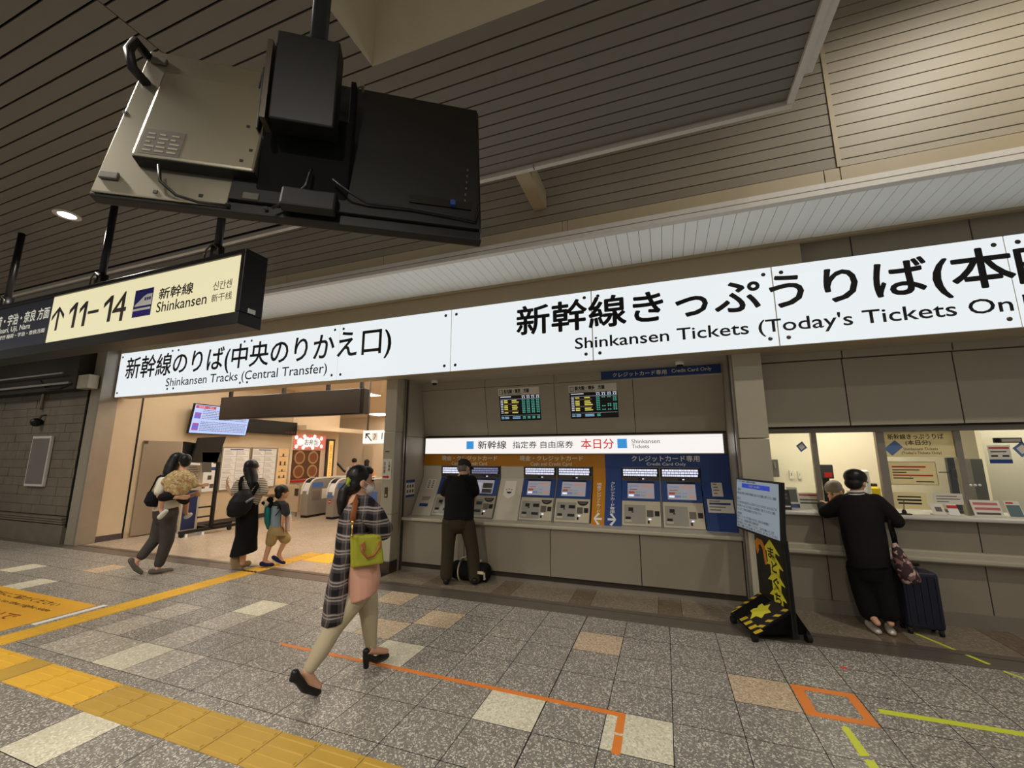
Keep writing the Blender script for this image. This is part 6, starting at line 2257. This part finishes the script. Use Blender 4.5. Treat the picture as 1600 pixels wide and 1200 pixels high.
# ---------------------------------------------------------------- clerk behind the window
cx_ = on_y(1302, 765, 6.45).x
f = Fig((cx_, 6.45, 0))
J = f.J
P = thing('person', (cx_, 6.45, 0), 'grey haired clerk with bowed head behind the ticket window', 'person')
B = basis(-f.n - f.r * .7 - Z3 * .75)
hc = J(1303, 768)
mb = MB()
head(mb, hc, B)
mb.capsule([hc + V((0, .03, -.06)), J(1306, 792, .06)], [.052, .06])
mb.capsule([J(1306, 802, .06), J(1307, 850, .06), J(1307, 880, .06)], [.13, .12, .12], 16)
for s_ in (-1, 1):
    w_ = J(1298 + 6 * s_, 806, -.22)
    mb.capsule([J(1306 + 19 * s_, 800, .06), J(1306 + 22 * s_, 828, -.02), w_], [.05, .042, .03])
    hand(mb, w_, -f.n - Z3 * .2 - f.r * .2 * s_, -Z3, 1, s_, .5)
    mb.capsule([V((cx_ + .1 * s_, 6.5, .85)), V((cx_ + .1 * s_, 6.5, .45)), V((cx_ + .1 * s_, 6.5, .08))], [.08, .06, .05])
    mb.capsule([V((cx_ + .1 * s_, 6.5, .05)), V((cx_ + .1 * s_, 6.38, .04))], [.04, .035])
mb.blob('body', M['skin'], P, .0075, 3)
face(P, hc, B)
MB().ell(hc + B @ V((0, -.025, .045)), (.092, .106, .085), B).ell(hc + B @ V((0, -.06, -.02)), (.08, .06, .07), B).blob('hair', M['grey_hair'], P, .008, 3)
mb = MB()
f.loft(mb, [(1297, 1316, 790, .075, .06), (1287, 1327, 796, .12, .06), (1284, 1330, 812, .14, .06), (1286, 1328, 850, .15, .06), (1288, 1326, 880, .15, .06)])
for s_ in (-1, 1):
    mb.capsule([J(1306 + 17 * s_, 802, .06), J(1306 + 22 * s_, 828, -.02)], [.072, .062])
mb.blob('shirt', cloth('pale shirt', srgb(214, 210, 190)), P, .01, 3)
mb = MB()
for s_ in (-1, 1):
    mb.capsule([V((cx_ + .09 * s_, 6.5, .86)), V((cx_ + .1 * s_, 6.5, .1))], [.10, .075])
mb.blob('trousers', M['ink'], P, .012, 3)

# ---------------------------------------------------------------- mother with a child on her hip
f = Fig((-6.80, 4.17, 0))
J = f.J
P = thing('person', (-6.80, 4.17, 0), 'long haired woman in white top and grey trousers walking with a child on her hip', 'person')
fwd = (f.r + f.n * .25).normalized()
B = basis(fwd + Z3 * -.05)
hc = J(280, 720, .03)
aF, aB = J(247.5, 885, .02), J(219, 872, .06)
mb = MB()
head(mb, hc, B)
mb.capsule([hc + V((0, 0, -.05)), J(273, 745, .03)], [.052, .06])
mb.capsule([J(266, 755), J(262, 780), J(260, 802)], [.11, .10, .12], 16)
mb.capsule([J(260, 806, -.05), J(258, 846, -.02), aF], [.08, .056, .038]).capsule([J(256, 806, .06), J(240, 846, .06), aB], [.08, .056, .038])
mb.capsule([aF, J(240, 893, -.01), J(266, 893, .02)], [.036, .034, .024]).capsule([aB, J(212, 878, .06), J(214, 890, .06)], [.036, .034, .024])
rE, rW = J(249, 775, -.18), J(276, 777, -.34)
mb.capsule([J(253, 752, -.15), rE, rW], [.048, .04, .03])
hand(mb, rW, f.r - Z3 * .05, f.n, 1, 1, .5)
lE, lW = J(287, 778, .18), J(304, 772, -.08)
mb.capsule([J(272, 752, .16), lE, lW], [.048, .04, .03])
hand(mb, lW, f.r * .6 - f.n * .8, -f.r, 1, -1, .5)
mb.blob('body', M['skin'], P, .0075, 3)
face(P, hc, B)
mb = MB().ell(hc + B @ V((0, -.02, .035)), (.092, .108, .092), B)
mb.capsule([hc + B @ V((0, -.05, .0)), J(268, 730, .0), J(263, 742, -.02), J(259, 744, -.02)], [.088, .088, .078, .05])
mb.blob('hair', M['hair'], P, .009, 3)
mb = MB()
f.loft(mb, [(263, 281, 743, .07, 0), (251, 286, 748, .13, 0), (243, 286, 758, .15, 0), (241, 284, 775, .15, 0), (239.5, 281, 788, .155, 0), ((237.5, 799), (279, 791), .16, 0)])
mb.capsule([J(254, 753, -.15), J(249, 768, -.18)], [.07, .064]).capsule([J(272, 753, .16), J(284, 770, .18)], [.07, .064])
mb.blob('white_top', cloth('white cloth', srgb(222, 218, 200)), P, .009, 3)
mb = MB()
mb.capsule([J(259, 797), J(259, 806)], [.15, .15])
mb.capsule([J(263, 806, -.06), J(261, 845, -.02), J(249, 880, .02)], [.115, .085, .062]).capsule([J(255, 806, .06), J(243, 842, .06), J(222, 868, .06)], [.11, .08, .062])
mb.blob('trousers', cloth('dark grey cloth', srgb(72, 68, 64)), P, .009, 4)
sho = mat('grey canvas shoe', srgb(92, 86, 76), .8)
h_, t_ = J(233, 897, -.02), J(270, 892, .04)
h_.z = t_.z = 0
shoe('shoe', P, sho, h_, t_, .045)
mb = MB().capsule([J(205, 876, .06), J(213, 889, .06), J(220, 894, .06)], [.045, .044, .036], 14, .8, f.r)
mb.blob('shoe', sho, P, .008, 3)
MB().capsule([J(203, 878, .06), J(211, 893, .06), J(218, 897, .06)], .014, 8).build('shoe_sole', M['white'], P)
# black bag on her shoulder
BG = thing('shoulder_bag', J(236, 793, -.12), 'black slouchy bag hanging behind the woman with the child', 'bag')
mb = MB()
f.loft(mb, [(231, 244, 768, .05, -.12), (228, 248, 775, .08, -.12), ((224, 784), (248, 782), .09, -.12), ((229, 791), (246, 792), .07, -.12)])
mb.blob('body', cloth('black bag cloth', srgb(22, 22, 28)), BG, .009, 3)
MB().tube([J(234, 769, -.15), J(241, 756, -.2), J(246, 746, -.16), J(252, 743, -.08)], .013, 8, flat=.4).build('strap', M['black_matt'], BG, smooth=True)
# the child
K = thing('person', J(278, 770, -.22), 'small child in a yellow brown patterned blouse carried on the woman\'s hip', 'person')
B2 = basis(-f.r * .3 + f.n * .9)
hc = J(288, 721, -.14)
k_ = .82
mb = MB()
head(mb, hc, B2, k_)
mb.capsule([hc + V((0, 0, -.05)), J(284, 740, -.2)], [.04, .045])
mb.capsule([J(281, 748, -.22), J(276, 768, -.24)], [.085, .09], 14)
cW = J(313, 758, -.2)
mb.capsule([J(298, 745, -.22), J(303, 757, -.24), cW], [.036, .032, .024])
hand(mb, cW, f.r + Z3 * .05, -f.n, .72, 1, .4)
cw2 = J(262, 752, -.02)
mb.capsule([J(266, 746, -.22), J(258, 754, -.2), cw2], [.036, .032, .024])
hand(mb, cw2, f.n, f.r, .72, -1, .4)
mb.capsule([J(270, 774, -.3), J(253, 777, -.33), J(251, 795, -.3)], [.055, .042, .03]).capsule([J(282, 776, -.18), J(291, 783, .0), J(290, 800, .1)], [.055, .042, .03])
mb.capsule([J(251, 795, -.3), J(254, 803, -.32)], [.028, .022]).capsule([J(290, 800, .1), J(294, 806, .1)], [.028, .022])
mb.blob('body', M['skin'], K, .0075, 3)
face(K, hc, B2, k_)
MB().ell(hc + B2 @ V((0, -.025, .03)), (.078, .088, .08), B2).ell(hc + B2 @ V((0, -.05, -.02)), (.066, .05, .06), B2).blob('hair', M['hair'], K, .008, 3)
mb = MB()
f.loft(mb, [(272, 294, 735, .06, -.2), (262, 302, 741, .10, -.22), (257, 303, 750, .12, -.23), (256, 301, 762, .125, -.24), ((258, 774), (293, 772), .12, -.25)])
mb.capsule([J(298, 745, -.22), J(304, 757, -.23)], [.055, .055]).capsule([J(266, 746, -.22), J(258, 754, -.2)], [.055, .055])
mb.blob('blouse', floral('yellow patterned cloth', srgb(176, 152, 104), srgb(158, 122, 80), srgb(192, 176, 136), 48), K, .009, 3)
mb = MB().capsule([J(270, 773, -.29), J(255, 777, -.33)], [.07, .062]).capsule([J(281, 775, -.18), J(289, 782, -.02)], [.07, .062]).capsule([J(266, 772, -.25), J(283, 772, -.25)], .085)
mb.blob('shorts', cloth('black shorts', srgb(24, 20, 20)), K, .009, 3)
for a, b in ((J(250, 808, -.32), J(259, 799, -.34)), (J(291, 808, .1), J(297, 804, .1))):
    MB().capsule([a, (a + b) / 2, b], [.034, .036, .032], 12).blob('shoe', cloth('pale shoe', srgb(206, 200, 190)), K, .008, 3)

# ---------------------------------------------------------------- woman with backpack and long black skirt
f = Fig((-5.97, 4.77, 0))
J = f.J
P = thing('person', (-5.97, 4.77, 0), 'woman in striped top and long black skirt reaching towards the boy', 'person')
fwd = (f.r * .7 + f.n * .7).normalized()
B = basis(fwd)
hc = J(394, 731, .02)
mb = MB()
head(mb, hc, B)
mb.capsule([hc + V((0, 0, -.05)), J(392, 750)], [.052, .06])
mb.capsule([J(391, 758), J(387, 785), J(385, 806)], [.11, .10, .12], 16)
rE, rW = J(406, 771, -.12), J(428, 775, -.06)
mb.capsule([J(408, 754, -.08), rE, rW], [.048, .04, .028])
hand(mb, rW, f.r, -Z3, 1, 1, .5)
lE, lW = J(361, 772, .06), J(355.5, 761, .1)
mb.capsule([J(373, 756, .08), lE, lW], [.048, .038, .028])
hand(mb, lW, Z3 - f.r * .2, f.r, 1, 1, .4)
for a, d_ in ((379, -.05), (375, .08)):
    mb.capsule([J(a + 5, 812, d_), J(a + 1, 850, d_), J(a, 880, d_)], [.08, .055, .038])
mb.blob('body', M['skin'], P, .0075, 3)
face(P, hc, B)
mb = MB().ell(hc + B @ V((0, -.022, .035)), (.094, .108, .095), B)
mb.capsule([hc + B @ V((0, -.045, -.02)), J(393, 745, -.04), J(394, 756, -.08), J(392, 764, -.1)], [.088, .09, .085, .05])
mb.blob('hair', M['hair'], P, .009, 3)
mb = MB()
f.loft(mb, [(385, 402, 746, .07, 0), (374, 411, 751, .125, 0), (370, 414, 762, .145, 0), (370, 411, 774, .145, 0), (368, 405, 788, .145, 0)])
mb.capsule([J(408, 754, -.07), J(411, 767, -.1)], [.075, .078]).capsule([J(374, 756, .07), J(368, 767, .06)], [.072, .07])
mb.blob('striped_top', stripes('striped jersey', srgb(200, 190, 172), srgb(84, 74, 66), .026, .4), P, .009, 3)
mb = MB()
f.loft(mb, [(370, 404, 781, .15, 0), (368, 404, 800, .17, 0), (367.5, 404, 822, .18, 0), (367, 402.5, 838, .185, 0), (363, 402.5, 852, .19, 0), ((358, 870), (403, 858), .20, 0)])
mb.blob('skirt', cloth('black skirt cloth', srgb(14, 13, 15)), P, .01, 3)
bt = cloth('beige boot', srgb(150, 128, 98))
for a, b, c in (((369, 872), (373, 884), (388, 880)), ((367, 874), (368, 886), (376, 888))):
    MB().capsule([J(*a, 0), J(*b, 0)], [.062, .052]).capsule([J(*b, .0), J(*c, -.02)], [.048, .04]).blob('boot', bt, P, .009, 3)
BP = thing('backpack', J(374, 806, -.22), 'black backpack on the back of the woman in the long skirt', 'backpack')
mb = MB()
f.loft(mb, [(378, 391, 764, .06, -.17), (367, 395, 771, .10, -.20), (358, 396, 783, .13, -.22), (353.5, 392, 795, .13, -.22), (354, 383, 805, .11, -.22), (358, 374, 808, .06, -.22)])
mb.blob('body', cloth('black nylon', srgb(18, 17, 19), rough=.6), BP, .009, 3)
MB().tube([J(376, 772, -.2), J(375, 756, -.16), J(378, 746, -.06), J(381, 744, .03)], .025, 8, flat=.35, ref=f.n).tube([J(394, 774, -.2), J(402, 760, -.17), J(402, 749, -.08)], .025, 8, flat=.35, ref=f.n).build('strap', M['black_matt'], BP, smooth=True)
MB().tube([J(397, 777, -.22), J(390, 781, -.34), J(384, 785, -.35)], .016, 8).build('bottle_pocket', mat('shiny grey pouch', srgb(120, 118, 122), .3), BP, smooth=True)

# ---------------------------------------------------------------- boy
f = Fig((-5.74, 4.95, 0))
J = f.J
P = thing('person', (-5.74, 4.95, 0), 'boy in khaki shorts walking right beside the long skirted woman', 'person')
B = basis(f.r + f.n * .25)
hc = J(441.5, 769)
mb = MB()
head(mb, hc, B, .92)
mb.capsule([hc + V((0, 0, -.05)), J(437, 786)], [.042, .05])
mb.capsule([J(436, 793), J(433, 808), J(432, 824)], [.085, .085, .095], 14)
kA, aA = J(421.5, 850, -.02), J(413.5, 876, 0)
kB, aB = J(445, 846, .02), J(435.5, 866, .05)
mb.capsule([J(428, 830, -.05), kA, aA], [.066, .044, .03]).capsule([J(436, 830, .06), kB, aB], [.066, .044, .03])
mb.capsule([aA, J(424, 882, -.02)], [.03, .024]).capsule([aB, J(441, 876, .03)], [.03, .024])
rE, rW = J(443, 806, -.12), J(441, 820, -.08)
mb.capsule([J(445, 790, -.1), rE, rW], [.036, .03, .022])
hand(mb, rW, -Z3 + f.r * .7, -f.r, .78, 1, .6)
lE, lW = J(440, 806, .12), J(447, 812, .12)
mb.capsule([J(436, 790, .1), lE, lW], [.036, .03, .022])
hand(mb, lW, f.r, -Z3, .78, 1, .6)
mb.blob('body', M['skin'], P, .0075, 3)
face(P, hc, B, .92)
MB().ell(hc + B @ V((0, -.02, .034)), (.088, .10, .085), B).ell(hc + B @ V((0, -.055, -.03)), (.074, .05, .07), B).blob('hair', M['hair'], P, .008, 3)
mb = MB()
f.loft(mb, [(431, 445, 782, .055, 0), (426, 450, 787, .105, 0), (424, 449, 794, .115, 0)])
mb.capsule([J(445, 791, -.09), J(446.5, 801, -.11)], [.062, .062]).capsule([J(436, 791, .09), J(440, 801, .11)], [.06, .06])
mb.blob('shirt_yoke', cloth('charcoal cloth', srgb(52, 52, 54)), P, .008, 3)
mb = MB()
f.loft(mb, [(424, 443, 790, .108, 0), (422.5, 442, 806, .112, 0), (421, 441, 823, .115, 0)])
mb.blob('shirt_body', cloth('grey blue cloth', srgb(128, 142, 150)), P, .008, 3)
mb = MB()
f.loft(mb, [(420, 442, 820, .11, 0), (419, 446, 830, .12, 0), (419, 447, 836, .12, 0)])
mb.capsule([J(427, 832, -.05), J(423.5, 846, -.02)], [.085, .078]).capsule([J(438, 832, .06), J(446, 842, .03)], [.085, .08])
mb.blob('shorts', cloth('khaki cloth', srgb(166, 142, 100)), P, .008, 3)
nvs = cloth('navy trainer', srgb(34, 40, 78))
h_, t_ = J(407, 885, 0), J(427, 884, -.03)
h_.z = t_.z = 0
shoe('shoe', P, nvs, h_, t_, .04)
MB().capsule([J(428, 871, .06), J(434, 875, .05), J(443, 879, .03)], [.038, .04, .032], 12, .8, Z3).blob('shoe', nvs, P, .008, 3)
MB().capsule([J(426, 875, .06), J(434, 879.5, .05), J(443, 882, .03)], .012, 8).build('shoe_sole', M['white'], P)
TB = thing('backpack', J(419, 827, .03), 'teal rucksack on the boy\'s back', 'backpack')
mb = MB()
f.loft(mb, [(414, 423, 791, .07, .02), (412.5, 424, 800, .10, .02), (413, 423.5, 816, .10, .02), (417, 423, 827, .06, .02)])
mb.blob('body', cloth('teal nylon', srgb(40, 118, 112)), TB, .008, 3)
MB().tube([J(420, 792, -.08), J(427, 785, -.1), J(435, 786, -.115), J(438, 796, -.12), J(430, 806, -.12)], .014, 8, flat=.4).build('strap', M['black_matt'], TB, smooth=True)
T = thing('plush_toy', J(417, 792, .0), 'black and white plush toy head sticking out of the teal rucksack', 'plush toy')
MB().ell(J(416.5, 785.5, .0), .058).blob('head', cloth('white plush', srgb(222, 214, 200)), T, .008, 2)
MB().ell(J(411.5, 786, -.04), (.028, .028, .026)).blob('muzzle', M['black_matt'], T, .008, 2)
MB().ell(J(422, 781, -.02), (.05, .05, .045)).ell(J(423.5, 789, -.02), (.045, .045, .05)).blob('back', cloth('black plush', srgb(18, 17, 18)), T, .008, 2)
PB = thing('shopping_bag', J(450, 828, -.05), 'white plastic shopping bag with a cyan top carried by the boy', 'shopping bag')
mb = MB()
f.loft(mb, [(447, 451, 800, .03, .05), (446, 456, 806, .06, .05), (445, 455, 818, .075, .05), (446, 454, 829, .06, .05)])
mb.blob('body', mat('white plastic film', srgb(212, 196, 190), .3), PB, .008, 2)
mb = MB()
f.loft(mb, [(447, 450, 792, .03, .06), (447, 454, 798, .045, .06), (447, 456, 806, .055, .06)])
mb.blob('cyan_top', mat('cyan print film', srgb(120, 196, 204), .3), PB, .008, 2)

# ---------------------------------------------------------------- two people far behind the gates
for pxx, lab, top_, hairlong, mtop in ((554, 'man in a white shirt with black straps far behind the ticket gates', 0, False, srgb(212, 196, 180)), (573.5, 'dark haired woman in an orange top far behind the ticket gates', 2, True, srgb(222, 150, 84))):
    q = CP + ray(pxx, 722) * 14.3
    f = Fig((q.x, q.y, 0))
    J = f.J
    P = thing('person', (q.x, q.y, 0), lab, 'person')
    B = basis(f.n + f.r * .3)
    hc = J(pxx, 721 + top_)
    base = V((q.x, q.y, 0))
    mb = MB()
    head(mb, hc, B)
    mb.capsule([hc + V((0, 0, -.05)), hc + V((0, 0, -.2))], [.052, .06])
    mb.capsule([hc + V((0, 0, -.3)), hc + V((0, 0, -.55)), V((q.x, q.y, .85))], [.12, .11, .12], 14)
    for s_ in (-1, 1):
        o = f.r * s_
        w_ = hc + o * .25 - Z3 * .75
        mb.capsule([hc + o * .16 - Z3 * .24, hc + o * .22 - Z3 * .5, w_], [.05, .042, .03])
        hand(mb, w_, -Z3, f.n, 1, s_, .4)
        mb.capsule([base + o * .09 + Z3 * .82, base + o * .1 + Z3 * .45, base + o * .1 + Z3 * .08], [.085, .06, .045])
        mb.capsule([base + o * .1 + Z3 * .04, base + o * .1 + f.n * .14 + Z3 * .035], [.042, .036])
    mb.blob('body', M['skin'], P, .01, 3)
    mb = MB().ell(hc + B @ V((0, -.02, .035)), (.09, .106, .088), B)
    if hairlong:
        mb.capsule([hc + B @ V((0, -.05, -.02)), hc - f.n * .08 - Z3 * .22], [.085, .06])
    mb.blob('hair', M['hair'], P, .01, 3)
    mb = MB()
    mb.rings([[hc + f.r * (a * math.cos(t_)) + f.n * (b * math.sin(t_)) - Z3 * z_ for t_ in [2 * math.pi * k / 18 for k in range(18)]] for z_, a, b in ((.17, .09, .07), (.21, .18, .1), (.3, .2, .13), (.5, .17, .13), (.72, .19, .14))])
    for s_ in (-1, 1):
        mb.capsule([hc + f.r * s_ * .17 - Z3 * .25, hc + f.r * s_ * .22 - Z3 * .45], [.075, .07])
    sh = mb.blob('shirt', cloth('far shirt', mtop), P, .012, 3)
    mb = MB()
    for s_ in (-1, 1):
        mb.capsule([base + f.r * s_ * .085 + Z3 * .85, base + f.r * s_ * .1 + Z3 * .1], [.11, .075])
    mb.blob('trousers', cloth('far trousers', srgb(60, 56, 56)), P, .012, 3)
    if not hairlong:
        for s_ in (-1, 1):
            MB().tube([hc + f.r * s_ * .13 - f.n * .09 - Z3 * .2, hc + f.r * s_ * .12 - f.n * .15 - Z3 * .35, hc + f.r * s_ * .13 - f.n * .14 - Z3 * .6], .022, 8).build('bag_strap', M['black_matt'], sh)
